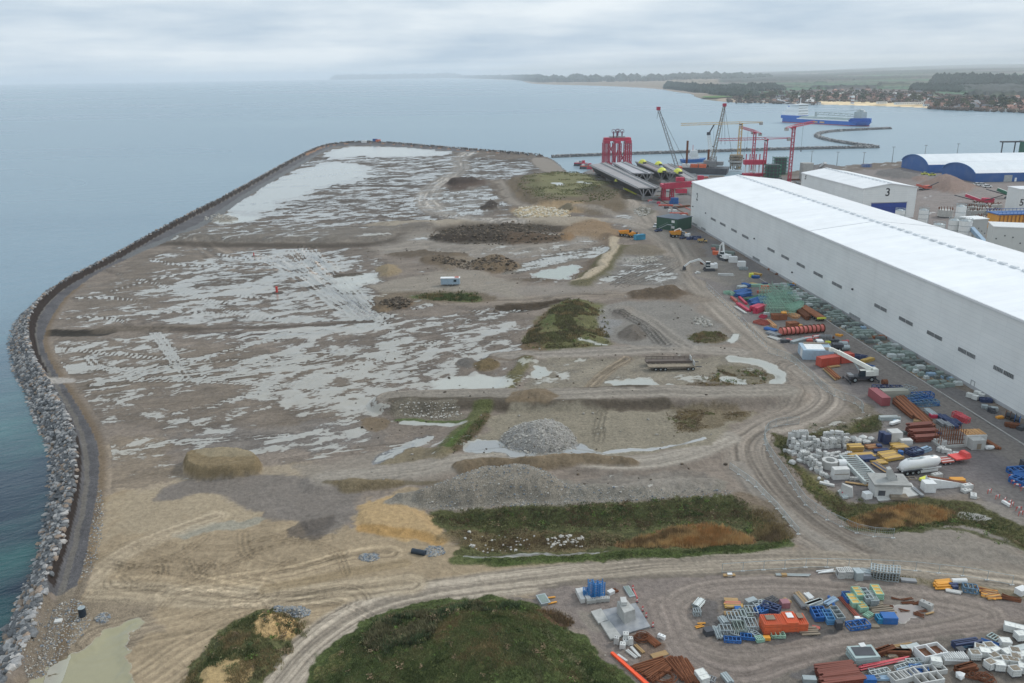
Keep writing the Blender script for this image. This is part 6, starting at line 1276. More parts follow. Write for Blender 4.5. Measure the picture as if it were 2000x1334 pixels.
def bundle(name,cat,a,b_,w_,rows,layers,m_,label,kind='round',t_=None,jit=.06,group=None,spread=0.0,mats=None):
 """pipes, bars or planks lying from a to b, every one its own piece"""
 c_,rz,L_=seg2(a,b_);r=empty(name+('_bundle' if kind=='round' else '_stack'),c_,rz,label,cat,group);t_=t_ or w_/rows*.92
 mb=MB()
 if kind=='round':mb.cyl((-.5,0,0),(.5,0,0),.5,n=8)
 elif kind=='ibeam':mb.box((0,0,-.5),(1,1,.14));mb.box((0,0,.36),(1,1,.14));mb.box((0,0,-.36),(1,.16,.72))
 else:mb.box((0,0,-.5),(1,1,1))
 base_=None;ms=mats or[m_];meshes=[]
 for mm in ms:o=mb.build(name,mm);meshes.append(o.data);bpy.data.objects.remove(o)
 for ly in range(layers):
  nr=rows-(ly%2 if kind=='round' else 0)
  for k_ in range(nr):
   o=link(name,meshes[(k_+ly)%len(meshes)],r);y_=(k_-(nr-1)/2)*(w_/rows)
   l_=L_*random.uniform(.88,1.0);o.scale=(l_,t_,t_*(1 if kind!='plank' else.55));o.location=(random.uniform(-.5,.5)*(L_-l_),y_+random.uniform(-jit,jit),t_*.5+.08+ly*t_*(.95 if kind!='plank' else.6));o.rotation_euler=(0,0,random.uniform(-1,1)*(jit*.25+spread))
 for f_ in(-.3,.3):mb=MB();mb.box((f_*L_,0,0),(.12,w_*1.02,.1));mb.build('bearer',TIMBG,r)
 return r
def panel_stack(name,cat,a,b_,w_,n_,m_,label,th=.16,frame=True,m2=None,group=None,z=0.0,lean=0):
 """stack of flat framed panels"""
 c_,rz,L_=seg2(a,b_);c_.z+=z;r=empty(name,c_,rz,label,cat,group);mb=MB();mb.cur=0
 if frame:
  for y_ in(-.5,.5):mb.box((0,y_*(w_-.1),0),(L_,.1,th*.8))
  for x_ in np.linspace(-.5,.5,max(4,int(L_/.8))):mb.box((x_*(L_-.1),0,.01),(.1,w_-.2,th*.7))
  if m2 is not None:mb.cur=1;mb.box((0,0,.02),(L_-.12,w_-.12,.03))
 else:mb.box((0,0,0),(L_,w_,th*.85))
 o=mb.build('panel',[m_]+([m2]if m2 is not None else[]));me_=o.data;bpy.data.objects.remove(o)
 for k_ in range(n_):
  o=link('panel',me_,r);o.location=(random.uniform(-.06,.06)*1.3,random.uniform(-.05,.05),.05+k_*th);o.rotation_euler=(0,0,random.uniform(-.02,.02))
 return r
def truss_rack(a,b_,w_,h_,m_,label,name='lattice_frame',cat='lattice frame',t_=.1,n_=None,group=None):
 c_,rz,L_=seg2(a,b_);r=empty(name,c_,rz,label,cat,group);n_=n_ or max(3,int(L_/1.1))
 for y_ in(-w_/2,w_/2):
  mb=MB()
  for z_ in(.1,h_):mb.bar((-L_/2,y_,z_),(L_/2,y_,z_),t_)
  for k_ in range(n_):
   x0,x1=-L_/2+L_*k_/n_,-L_/2+L_*(k_+1)/n_;mb.bar((x0,y_,.1),(x0,y_,h_),t_*.8);mb.bar((x0,y_,.1 if k_%2 else h_),(x1,y_,h_ if k_%2 else.1),t_*.8)
  mb.bar((L_/2,y_,.1),(L_/2,y_,h_),t_);mb.build('side_truss',m_,r)
 for k_ in range(n_+1):x0=-L_/2+L_*k_/n_;mb=MB();mb.bar((x0,-w_/2,h_),(x0,w_/2,h_),t_*.9);mb.bar((x0,-w_/2,.1),(x0,w_/2,.1),t_*.9);o=mb.build('cross_bar',m_,r)
 return r
def block_mesh(kind,m_):
 key=('blk',kind,m_.name)
 if key in hm:return hm[key]
 mb=MB();d={'cube':(1.2,1.2,1.1),'long':(1.9,.9,.9),'slab':(1.6,1.0,.5),'tall':(1.0,1.0,1.6)}[kind];b_=.08
 mb.box((0,0,0),(d[0],d[1],d[2]-b_));mb.box((0,0,d[2]-b_),(d[0]-.003,d[1]-.003,b_),top=.9);
 mb.cur=1;mb.box((-d[0]*.22,0,d[2]-.01),(.16,.34,.03));mb.box((d[0]*.22,0,d[2]-.01),(.16,.34,.03));mb.box((0,0,-.02),(d[0]*.5,d[1]+.01,.14))
 o=mb.build('t',[m_,DGREY]);hm[key]=o.data;bpy.data.objects.remove(o);return hm[key]
def block(px,py,kind,label,z=0.0,m_=None,rz=None,s_=1.0,tilt=0.0,group='concrete blocks'):
 p=G(px,py,z);o=link('concrete_block',block_mesh(kind,m_ or PALEC));o.location=p;o.rotation_euler=(tilt,0,random.uniform(-.5,.5)if rz is None else rz);o.scale=(s_,s_,s_);tag(o,label,'concrete block',group);return o
def ibc(px,py,label,z=0.0,rz=0.2,open_top=False,group='white liquid tanks'):
 """one cubic metre liquid tank in a cage on a pallet"""
 p=G(px,py,z);r=empty('liquid_tank',p,rz,label,'tank',group)
 if 'ibc' not in hm:
  mb=MB();mb.box((0,0,.16),(1.12,.94,.9));mb.cyl((0,0,1.06),(0,0,1.1),.14,n=8);a=mb.build('t',mat('tank_plastic',(0.70,0.71,0.67),0.5,var=.06,scale=2,dirt=.15,dirtcol=(.4,.36,.28))).data
  mb=MB()
  for k_ in range(5):
   f_=-.5+k_/4
   mb.bar((f_*1.2,-.5,.16),(f_*1.2,-.5,1.08),.04);mb.bar((f_*1.2,.5,.16),(f_*1.2,.5,1.08),.04);mb.bar((-.6,f_,.16),(-.6,f_,1.08),.04);mb.bar((.6,f_,.16),(.6,f_,1.08),.04)
  for z_ in(.3,.62,.92,1.08):mb.bar((-.6,-.5,z_),(.6,-.5,z_),.04);mb.bar((.6,-.5,z_),(.6,.5,z_),.04);mb.bar((.6,.5,z_),(-.6,.5,z_),.04);mb.bar((-.6,.5,z_),(-.6,-.5,z_),.04)
  b_=mb.build('t',WHITE).data;mb=MB();mb.box((0,0,.1),(1.2,1.0,.06))
  for x_ in(-.5,0,.5):mb.box((x_,0,0),(.12,1.0,.1))
  c_=mb.build('t',DGREY).data;mb=MB();mb.box((0,0,1.07),(.95,.78,.03));d_=mb.build('t',TIMBG).data;hm['ibc']=(a,b_,c_,d_)
  for o in[o for o in bpy.data.objects if o.name.startswith('t')and o.data in(a,b_,c_,d_)]:bpy.data.objects.remove(o)
 a,b_,c_,d_=hm['ibc'];link('bottle',a,r);link('cage',b_,r);link('pallet',c_,r)
 if open_top:link('cut_opening',d_,r)
 r.scale=(1.15,1.15,1.15);return r
def container(a,b_,m_,label,w_=2.44,h_=2.6,doors=True):
 c_,rz,L_=seg2(a,b_);r=empty('shipping_container',c_,rz,label,'container');mb=MB();mb.box((0,0,.1),(L_-.1,w_-.1,h_-.12));mb.build('body',m_,r)
 mb=MB();n_=int(L_/.28)
 for k_ in range(n_):
  x_=-L_/2+.2+(L_-.4)*k_/(n_-1)
  if k_%2==0:mb.box((x_,-w_/2+.03,.2),(.14,.08,h_-.35));mb.box((x_,w_/2-.03,.2),(.14,.08,h_-.35));mb.box((x_,0,h_-.03),(.14,w_-.2,.05))
 o=mb.build('corrugation',m_,r);tag(o,kind='stuff');mb=MB()
 for sx in(-1,1):
  for sy in(-1,1):mb.box((sx*(L_/2-.08),sy*(w_/2-.06),0),(.16,.14,h_+.03))
  mb.bar((sx*(L_/2-.08),-w_/2,h_),(sx*(L_/2-.08),w_/2,h_),.14);
 for sy in(-1,1):mb.bar((-L_/2,sy*(w_/2-.06),h_),(L_/2,sy*(w_/2-.06),h_),.12);mb.bar((-L_/2,sy*(w_/2-.06),.12),(L_/2,sy*(w_/2-.06),.12),.14)
 mb.build('corner_frame',m_,r)
 if doors:
  for sy in(-1,1):mb=MB();mb.box((L_/2+.02,sy*w_/4,.2),(.06,w_/2-.16,h_-.35));mb.bar((L_/2+.08,sy*w_/4,.2),(L_/2+.08,sy*w_/4,h_-.2),.05);mb.build('door',m_,r)
 return r
def wheel(parent,x,y,z_,r_,w_=.35,dual=False):
 mb=MB();mb.cyl((x,y-w_/2,z_),(x,y+w_/2,z_),r_,n=16);o=mb.build('wheel',RUBBER,parent);mb=MB();mb.cyl((x,y-w_/2-.02,z_),(x,y+w_/2+.02,z_),r_*.5,n=12);mb.build('rim',GALV,o)
for k_,(px_,py_,lab)in enumerate(((1306,447,'two storey dark green site cabin block with flat grey roof and outside stairs'),)):
 P=at(1282,446);Q=at(1322,452);P.z=Q.z=0;c_,rz,L_=(P+Q)/2,math.atan2((Q-P).y,(Q-P).x),(Q-P).length;dep=13
 r=empty('site_cabin',c_,rz,lab,'building');GC=mat('cabin_green',(0.035,0.10,0.065),0.6,var=.1);mb=MB();mb.box((0,dep/2,0),(L_,dep,6.2));mb.build('wall',GC,r);mb=MB();mb.box((0,dep/2,6.2),(L_+.5,dep+.5,.3));mb.build('roof',mat('cabin_roof',(0.12,0.15,0.18),.6),r)
 for k2 in range(4):
  for z_ in(1.2,4.2):
   mb=MB();mb.box((-L_/2-.03,1.6+k2*3.1,z_),(.08,1.4,1.2));w_=mb.build('window',WHITE,r);mb=MB();mb.box((-L_/2-.07,1.6+k2*3.1,z_+.15),(.04,1.1,.9));mb.build('pane',DKGL,w_)
 for z_ in(1.2,4.2):mb=MB();mb.box((L_*.3,-.03,z_),(2.0,.08,1.3));mb.build('window',WHITE,r)
 mb=MB();mb.bar((-L_*.35,-1,.2),(L_*.1,-1,3.2),.15,.3);mb.bar((-L_*.35,-1,1.2),(L_*.1,-1,4.2),.08);mb.box((L_*.2,-1,3.1),(3,1.6,.15));mb.bar((L_*.3,-1.6,0),(L_*.3,-1.6,3.1),.12);mb.build('stairs',GALV,r)
car(1281,444,WHITE,1.2,'white van parked left of the green site cabins',1.2);car(1286,452,NAVY,.6,'dark blue car in front of the green site cabins')
def machine_excavator(px,py,m_,label,rz,s_=1.0,boom=(5.5,4.5,8.5,1.2)):
 P=G(px,py);r=empty('excavator',P,rz,label,'excavator');r.scale=(s_,s_,s_)
 for sy in(-1.1,1.1):
  mb=MB();mb.box((0,sy,0),(3.8,.6,.85),top=.8);mb.build('track',DGREY,r)
 mb=MB();mb.box((-.5,0,.95),(3.4,2.5,1.2));mb.build('body',m_,r);mb=MB();mb.box((-2.0,0,1.0),(1.0,2.6,1.4),top=.85);mb.build('counterweight',m_,r);mb=MB();mb.box((.6,.8,1.3),(1.5,.95,1.7),top=.85);mb.build('cab',DKGL,r);mb=MB();mb.box((.6,.8,3.0),(1.4,.95,.08));mb.build('cab_roof',m_,r)
 mb=MB();mb.bar((1,-.3,1.8),(boom[0]*.55,-.3,boom[1]),.45,.6);mb.bar((boom[0]*.55,-.3,boom[1]),(boom[0],-.3,boom[1]*.75),.4,.55);mb.build('boom',m_,r);mb=MB();mb.bar((boom[0],-.3,boom[1]*.8),(boom[2]*.8,-.3,1.2),.35,.45);mb.build('stick',m_,r)
 mb=MB();mb.add([(boom[2]*.8-.6,-.9,.2),(boom[2]*.8+.6,-.9,.2),(boom[2]*.8+.6,.3,.2),(boom[2]*.8-.6,.3,.2),(boom[2]*.8-.4,-.9,1.2),(boom[2]*.8+.3,-.9,1.3),(boom[2]*.8+.3,.3,1.3),(boom[2]*.8-.4,.3,1.2)],[(3,2,1,0),(0,1,5,4),(1,2,6,5),(2,3,7,6),(3,0,4,7)]);mb.build('bucket',DGREY,r)
 return r
def dumper(px,py,label,rz,m_=AMBER,s_=1.0):
 P=G(px,py);r=empty('dump_truck',P,rz,label,'truck');r.scale=(s_,s_,s_);mb=MB();mb.add([(-3.5,-1.4,1.4),(.6,-1.4,1.3),(.6,1.4,1.3),(-3.5,1.4,1.4),(-4.2,-1.6,2.6),(.9,-1.6,3.0),(.9,1.6,3.0),(-4.2,1.6,2.6)],[(3,2,1,0),(0,1,5,4),(1,2,6,5),(2,3,7,6),(3,0,4,7)]);mb.build('tipper_body',m_,r)
 mb=MB();mb.box((2.6,0,.9),(2.2,2.2,1.1));mb.build('bonnet',m_,r);mb=MB();mb.box((1.6,0,1.7),(1.4,1.6,1.5),top=.85);mb.build('cab',DKGL,r);mb=MB();mb.box((-.5,0,.7),(7,.8,.6));mb.build('chassis',DGREY,r)
 for x_ in(-3,-1.3,2.6):
  for y_ in(-1.25,1.25):wheel(r,x_,y_,.75,.75,.55)
 return r
dumper(1325,463,'orange articulated dump truck parked in front of the green cabins',.1,s_=1.1);dumper(1224,461,'orange dump truck left of the blue container beyond the mound',.1,s_=1.0);dumper(1238,463,'second orange machine touching the blue container beyond the mound',.3,s_=.8)
container((1240,469),(1258,467),LBLUE if False else mat('container_blue',(0.05,0.27,0.42),.5),'bright blue container behind the brown earth mound',2.4,2.6)
machine_excavator(1338,464,WHITE,'white excavator beside the orange dump truck and green cabins',2.6,1.0);car(1333,466,NAVY,.9,'dark tractor like car between dump truck and white excavator',.9)
junk(1353,468,'boxes',NAVY,2,'dark navy skips between green cabins and hall','skips','skip_group');junk(1360,466,'frames',NAVY,1.8,'navy steel frame pile right of the skips','steel frames','frame_stack');dumper(1372,474,'small yellow loader by the hall wall foot',-.3,YEL,.6)
machine_excavator(1415,508,WHITE,'white excavator with folded boom standing near the hall',1.9,1.25,(3.6,6.0,5.2,1));machine_excavator(1385,528,WHITE,'white excavator stretching its boom left beside the haul road',3.05,1.3,(6.0,3.6,10,1))
junk(1395,488,'boxes',BRICKR,1.4,'dull red skip beside the white excavator','skips','skip_group');simple_box('red_skip',1399,497,(3,2,1.6),ORANGE,'orange red skip left of the tall folded excavator','skip',-.4,None,1.15)
simple_box('white_tank_box',1431,512,(3.6,2.4,2.6),WHITE,'white box container right of the folded excavator','container',-.1);simple_box('white_tank_box',1448,521,(3.2,2.4,2.3),WHITE,'second white box container nearer the camera by the hall road','container',-.1)
simple_box('grey_skip',1400,484,(5,2.2,1.3),TARPG,'grey green covered skip left of the hall wall','skip',-.6);simple_box('grey_skip',1424,496,(5,2.2,1.3),TARPG,'grey green covered skip behind the white box container','skip',-.6)
junk(1372,515,'boxes',RUST,1.3,'rusty scrap pile by the left excavator bucket','scrap','scrap_pile');junk(1360,534,'boxes',PALEC,1.1,'pale concrete scrap beside the haul road bend','scrap','scrap_pile');junk(1417,538,'beams',PALEC,1.5,'pale flat beams on the mud before the excavators','beams','beam_pile')
bundle('beam','steel beams',(1468,536),(1487,540),1.6,3,2,YBEAM,'yellow beams lying above the blue bundle near the hall','ibeam');bundle('beam','steel beams',(1468,543),(1484,543),2.0,4,2,BLUE,'blue steel bundle below the yellow beams near the hall','ibeam');simple_box('lime_box',1467,541,(1.6,1.4,1.6),LIME,'small lime yellow box at the left of the yellow beams','box')
junk(1452,527,'frames',GALV,1.3,'grey steel frames beside the second white box','steel frames','frame_stack')
junk(1506,528,'boxes',RUSTL,1.2,'rusty round valves leaning at the hall foot','valves','valve_group');junk(1517,537,'boxes',RUST,1.0,'brown drums beside the rusty valves at the hall foot','drums','drum_group')
cw=hm.setdefault('cov',{})
def cover_mesh(m_,v_):
 if(m_.name,v_)in cw:return cw[(m_.name,v_)]
 rnd=random.Random(v_*7+3);mb=MB();n_=5;vs=[];Lx,Ly=(2.4,1.5,2.9)[v_%3],(1.5,1.3,1.7)[v_%3]
 for i_ in range(n_+1):
  for j_ in range(n_+1):
   x_,y_=(i_/n_-.5)*Lx,(j_/n_-.5)*Ly;e_=min(i_,n_-i_,j_,n_-j_);z_=0.08 if e_==0 else(.95 if e_==1 else 1.05)+rnd.uniform(-.12,.12)
   if e_==1:x_*=1.45;y_*=1.45
   vs.append((x_,y_,z_))
 fs=[(i_*(n_+1)+j_,(i_+1)*(n_+1)+j_,(i_+1)*(n_+1)+j_+1,i_*(n_+1)+j_+1)for i_ in range(n_)for j_ in range(n_)]
 mb.add(vs,fs);o=mb.build('t',m_);cw[(m_.name,v_)]=o.data;bpy.data.objects.remove(o);return cw[(m_.name,v_)]
pal=MB();pal.box((0,0,.02),(2.5,1.5,.14));o=pal.build('t',PALLET);palme=o.data;bpy.data.objects.remove(o)
ords=['first','second','third','fourth','fifth','sixth','seventh','eighth','ninth','tenth','eleventh','twelfth','thirteenth','fourteenth','fifteenth','sixteenth','seventeenth','eighteenth','nineteenth','twentieth','twenty first','twenty second','twenty third','twenty fourth','twenty fifth','twenty sixth','twenty seventh','twenty eighth','twenty ninth','thirtieth','thirty first','thirty second','thirty third','thirty fourth','thirty fifth','thirty sixth','thirty seventh','thirty eighth','thirty ninth','fortieth','forty first','forty second','forty third','forty fourth','forty fifth','forty sixth','forty seventh','forty eighth','forty ninth','fiftieth']
row_n=('wall row','middle row','road row')
for row_ in range(3):
 a,b_=A0-UP*(2.4+row_*2.7),None;t0=(at(1545,556)-A0).dot(UL);t1=(at(1890,757)-A0).dot(UL);n_=42
 for k_ in range(n_):
  if random.random()<.10:continue
  f_=(k_+.5)/n_;q_=a+UL*(t0+(t1-t0)*f_+random.uniform(-.5,.5));pr=random.random();early=f_<.22
  m_=random.choices((TARPG,TARPW,TARPD,LBLUE),(5,2 if not early else 9,3,.3))[0];q_.z=gz(q_)+.02
  nmc={TARPG.name:'green grey',TARPW.name:'pale',TARPD.name:'dark',LBLUE.name:'pale blue'}[m_.name]
  r=empty('covered_pallet',q_,math.atan2(UL.y,UL.x)+math.pi/2+random.uniform(-.12,.12),'%s covered pallet, %s from far end, %s by hall'%(nmc,ords[k_],row_n[row_]),'pallet','covered pallets along the hall');link('cover',cover_mesh(m_,random.randrange(6)),r);link('pallet_base',palme,r);s_=random.uniform(.8,1.15);r.scale=(s_,s_,random.uniform(.7,1.25))
mb=MB();q0,q1=A0-UP*9.6+UL*(t0-20),A0-UP*9.6+UL*330;q0.z=q1.z=0;mb.bar(Vector((0,0,.12)),q1-q0+Vector((0,0,.12)),.28,.22);o=mb.build('kerb',mat('kerb_concrete',(0.38,0.37,0.35),.8),loc=q0);tag(o,kind='structure')
for k_,(px_,py_,m_,lab,d)in enumerate(((1548,560,BLUE,'blue crate heap at the hall foot where the pallet rows begin',1.6),(1556,557,AMBER,'orange plank stack against the hall foot',1.6),(1718,660,RUSTL,'rusty red heap among the covered pallets',1.6),(1740,650,TIMB,'brown timber crate heap by the wall among covered pallets',1.4),(1850,740,LBLUE,'pale blue crates at the near end of the covered pallets',1.3),(1955,815,AMBER,'orange timber box near the cable drums at the hall',1.0),(1930,800,GALV,'grey machinery group beside the hall near the orange box',1.4),(1940,806,DGREY,'dark machinery group touching the orange box',1.3),(1978,832,RUST,'rusty coils on the hall strip at the right edge',1.6),(1990,838,DGREY,'black hose coils on the hall strip at the right edge',1.2))):
 junk(px_,py_,'boxes',m_,d,lab,'stores','store_heap')
for k_,(px_,py_)in enumerate(((1893,777),(1904,781),(1908,773),(1916,778))):ibc(px_,py_,'white caged liquid tank by the hall, %s from the left of four'%ords[k_],rz=-.9,group='four tanks by the hall')
junk(1925,784,'frames',NAVY,1.0,'small navy frame right of the four white tanks','steel frames','frame_stack')
for k_,(px_,py_,m_)in enumerate(((1968,818,RUST),(1978,822,DGREY),(1986,826,BLUE))):
 P=G(px_,py_);r=empty('cable_drum',P,.9,'%s cable drum standing at the hall foot near the right edge'%('rusty','black','blue')[k_],'cable drum')
 for y_ in(-.5,.5):mb=MB();mb.cyl((0,y_-.05,1.0),(0,y_+.05,1.0),1.0,n=16);mb.build('flange',m_,r)
 mb=MB();mb.cyl((0,-.5,1.0),(0,.5,1.0),.6,n=12);mb.build('coil',DGREY,r)
def scaffold_field(cx_,cy_,w_,d_,h_,nx,ny,m_,label):
 P=G(cx_,cy_);r=empty('scaffold_rack',P,-.15,label,'scaffold frames')
 for i_ in range(nx):
  x_=(i_/(nx-1)-.5)*w_;hh=h_*random.uniform(.8,1.1);mb=MB()
  for j_ in range(ny):y_=(j_/(ny-1)-.5)*d_;mb.bar((x_,y_,0),(x_,y_,hh*random.uniform(.9,1.1)),.08)
  for z_ in np.linspace(.4,hh*.92,4):mb.bar((x_,-d_/2,z_),(x_,d_/2,z_),.06)
  mb.build('frame',m_,r)
 for j_ in(0,ny//2,ny-1):y_=(j_/(ny-1)-.5)*d_;mb=MB();mb.bar((-w_/2,y_,h_*.4),(w_/2,y_,h_*.4),.11);mb.bar((-w_/2,y_,h_*.8),(w_/2,y_,h_*.8),.11);mb.build('ledger',m_,r)
scaffold_field(1512,580,10,8,4.4,10,6,MINT,'rear rack of tall pale green scaffold frames');scaffold_field(1527,592,10,9,4.4,10,6,MINT,'middle rack of tall pale green scaffold frames');scaffold_field(1520,612,9,9,4.2,9,6,MINT,'front rack of tall pale green scaffold frames by the planks');scaffold_field(1500,596,6,8,3.4,7,5,MINT,'small rack of pale green frames left of the tall racks')
for k_ in range(5):panel_stack('grid_panel_stack','grid panels',(1536+k_*2,606+k_*2.2),(1566,596+k_*2.4),1.4,5,MINT,'%s stack of pale green grid panels beside the road, counted from the back'%ords[k_],.35,group='pale green grid panels')
bundle('pole','poles',(1441,566),(1456,564),2.6,5,3,TARPW,'pale bundle at the far left corner of the formwork store');bundle('pole','poles',(1450,558),(1464,562),1.8,4,3,BLUE,'dark blue bundle behind the pale green grids at the far corner')
for k_,(x_,y_)in enumerate(((1422,574),(1435,577),(1446,573))):panel_stack('grid_panel_stack','grid panels',(x_-7,y_),(x_+7,y_-1),2.2,3,MINT,'%s low mint green grid at the far left corner of the store'%ords[k_],.35)
junk(1478,560,'beams',MINT,2.4,'mint green poles behind the blue heap','poles','pole_pile',-.1);bundle('beam','beams',(1466,555),(1480,558),1.6,4,2,YBEAM,'yellow beams behind the blue heap at the back of the store','plank');simple_box('orange_crate',1494,566,(2.6,2,1.6),ORANGE,'orange red crate at the back of the formwork store','crate',.1);simple_box('navy_crate',1493,559,(2.2,1.6,1.4),NAVY,'small navy crate behind the orange crate','crate');junk(1491,572,'beams',CORAL,1.2,'coral planks in front of the orange crate','planks','plank_pile',.1)
for k_,(a,b_,lab)in enumerate((((1436,576),(1462,570),'big heap of blue steel props at the left of the store'),((1438,581),(1464,576),'front part of the blue prop heap beside the red beams'),((1466,594),(1496,586),'blue props on top of the green heap'),((1470,599),(1496,592),'lower blue props before the green heap'))):bundle('prop','props',a,b_,3.2,8,5,BLUE,lab,spread=.12,t_=.28)
bundle('prop','props',(1458,590),(1490,582),2.8,7,4,GREEN,'green props under the blue ones in the middle of the store',spread=.12,t_=.28)
bundle('beam','steel beams',(1466,608),(1484,602),1.4,3,4,RED,'crimson box beams in a high stack','box');bundle('beam','steel beams',(1474,613),(1492,605),1.8,3,4,RED,'crimson box beams in front of the high stack','box');bundle('beam','steel beams',(1490,606),(1506,616),.8,2,1,RUST,'two thin rusty beams right of the crimson stack','ibeam')
bundle('beam','steel beams',(1443,582),(1458,596),.9,2,2,RED,'long crimson beam lying diagonally at the road side','box');bundle('beam','steel beams',(1428,582),(1440,592),.9,2,2,BRICKR,'dull red beam at the far roadside corner','box');bundle('beam','steel beams',(1440,594),(1464,610),1.2,3,2,RED,'row of crimson beams along the road edge','box');bundle('beam','beams',(1436,600),(1458,614),.8,2,1,PALEC,'pale beams along the road edge beside the crimson row','box')
panel_stack('red_panel_stack','panels',(1478,628),(1500,634),4.2,4,BRICKR,'flat dull red panels at the road side',.2);panel_stack('red_panel_stack','panels',(1484,620),(1496,622),2.2,4,RED,'small crimson panel stack behind the flat dull red panels',.2)
simple_box('grey_crate',1497,617,(1.8,1.4,1.2),TARPW,'pale crate between crimson beams and rusty tank','crate')
P=G(1521,624);r=empty('rusty_tank',P,.05,'rusty brown open tank beside an orange cylinder','tank');mb=MB();mb.box((0,0,0),(4.6,2.6,1.8),top=1.05);mb.build('shell',RUSTL,r);mb=MB();mb.box((0,0,1.81),(4.3,2.4,.05));mb.build('opening',RUST,r)
P=G(1530,622);mb=MB();mb.cyl((0,0,0),(0,0,2.2),1.0,n=16);o=mb.build('orange_cylinder',AMBER,loc=P);tag(o,'orange upright cylinder touching the rusty tank','cylinder')
for k_,(a,b_)in enumerate((((1531,611),(1551,623)),((1536,611),(1556,623)),((1541,612),(1560,621)))):truss_rack(a,b_,.8,.9,mat('pale_orange',(0.70,0.40,0.20),.5),'%s pale orange truss lying behind the red pipe, from the left'%ords[k_],t_=.16,group='pale orange trusses')
truss_rack((1500,628),(1514,640),.8,.8,MATS['pale_orange'],'pale orange truss lying alone at the road side',t_=.16)
for k_,(a,b_)in enumerate((((1555,609),(1577,626)),((1559,607),(1581,624)))):bundle('beam','steel beams',a,b_,1.2,2,2,RUST,'%s dark rusty box beam pair beside the flatbed'%ords[k_],'box')
c_,rz,L_=seg2((1566,604),(1604,628));r=empty('flatbed_trailer',c_,rz,'long flatbed trailer with rusty load bed and yellow end beam','trailer');mb=MB();mb.box((0,0,1.0),(L_,2.9,.5));mb.build('bed',RUSTL,r);mb=MB();mb.box((L_/2,0,.9),(.5,3.0,.6));mb.build('end_beam',LIME,r)
for x_ in np.linspace(-.42,.42,8):
 for y_ in(-1.1,1.1):wheel(r,x_*L_,y_,.45,.45,.4)
c_,rz,L_=seg2((1524,655),(1607,648));r=empty('ribbed_pipe',c_,rz,'long salmon red pipe with dark rings lying across the yard','pipe');mb=MB();mb.cyl((-L_/2,0,1.25),(L_/2,0,1.25),1.15,n=20);mb.build('tube',mat('salmon_red',(0.62,0.17,0.14),.45,var=.1),r,smooth=False)
for k_ in range(11):x_=(k_/10-.5)*L_*.98;mb=MB();mb.cyl((x_-.12,0,1.25),(x_+.12,0,1.25),1.42,n=20);mb.build('ring',RUST,r)
for k_,(a,b_,w_)in enumerate((((1570,664),(1585,663),1.4),((1587,662),(1603,660),1.6))):bundle('pipe','pipes',a,b_,w_,3,2,PINKP,'%s short red and white pipe bundle before the ribbed pipe'%('left','right')[k_],mats=[PINKP,WHITE])
simple_box('rusty_skip',1547,640,(3.2,2.4,1.9),RUSTL,'rusty open skip behind the ribbed pipe','skip',.2,None,1.1);P=G(1562,641);mb=MB();mb.cyl((0,0,0),(0,0,1.3),.8,n=14);o=mb.build('yellow_drum',AMBER,loc=P);tag(o,'round yellow drum behind the ribbed pipe','drum')
bundle('pole','poles',(1494,642),(1516,648),2.2,6,2,BLUE,'blue poles at the road side left of the ribbed pipe',spread=.1);bundle('pole','poles',(1498,650),(1522,658),2.4,6,2,STEEL,'grey poles at the road side under the ribbed pipe end',spread=.12);bundle('pole','poles',(1500,657),(1524,664),1.8,5,1,PALEC,'pale poles scattered at the fence',spread=.15)
junk(1530,668,'boxes',DGREY,1.3,'dark scrap pile left behind the blue container','scrap','scrap_pile');junk(1543,665,'boxes',PINKP,.9,'pink and white objects before the ribbed pipe','scrap','scrap_pile');junk(1560,668,'beams',GALV,1.6,'grey curved frames in front of the ribbed pipe','frames','frame_pile');junk(1580,667,'boxes',CORAL,.9,'small red boxes under the right end of the pipes','boxes','box_group')
junk(1612,662,'frames',STEEL,1.4,'grey machine frames right of the ribbed pipe','steel frames','frame_stack');junk(1630,668,'boxes',DGREY,1.1,'dark equipment row by the road','equipment','equipment_group');junk(1622,660,'boxes',RUST,1.1,'rusty oval frames right of the pipes','scrap','scrap_pile');junk(1640,656,'boxes',AMBER,.9,'small orange equipment beside the yard road','equipment','equipment_group');junk(1650,668,'boxes',PINKP,.8,'red and white striped barrier equipment by the yard road','equipment','equipment_group');junk(1617,670,'boxes',LIME,.8,'small yellow compressor between the grey frames','compressor','compressor_group')
for k_,(px_,py_)in enumerate(((1646,677),(1650,684))):P=G(px_,py_);mb=MB();mb.cyl((-1.2,0,.9),(1.2,0,.9),.8,n=14);o=mb.build('grey_tank',GALV,loc=P);tag(o,'%s grey green round tank standing beside the white truck'%('rear','front')[k_],'tank')
P=G(1618,683);r=empty('tanker_truck',P,-.1,'white cab truck with dark chassis between container block and tanks','truck');mb=MB();mb.box((-2.8,0,.8),(2.0,2.4,2.2),top=.92);mb.build('cab',WHITE,r);mb=MB();mb.box((-3.75,0,1.8),(.1,2.0,.8));mb.build('windscreen',DKGL,r);mb=MB();mb.box((1.2,0,.7),(7,1.0,.4));mb.build('chassis',DGREY,r);mb=MB();mb.box((2.5,0,1.1),(3,2.2,.9));mb.build('drum_frame',DGREY,r)
for x_ in(-2.8,1.5,2.9):
 for y_ in(-1.1,1.1):wheel(r,x_,y_,.5,.5,.35)
PBL=mat('container_pale_blue',(0.33,0.44,0.53),.5,var=.06,dirt=.2)
c_,rz,L_=seg2((1588,703),(1614,694));
r=empty('container_block',G(1592,696),-.12,'pale blue and white container with open roof holding timber','container');mb=MB();mb.box((0,0,0),(8.5,7.0,2.9));mb.build('body',PBL,r)
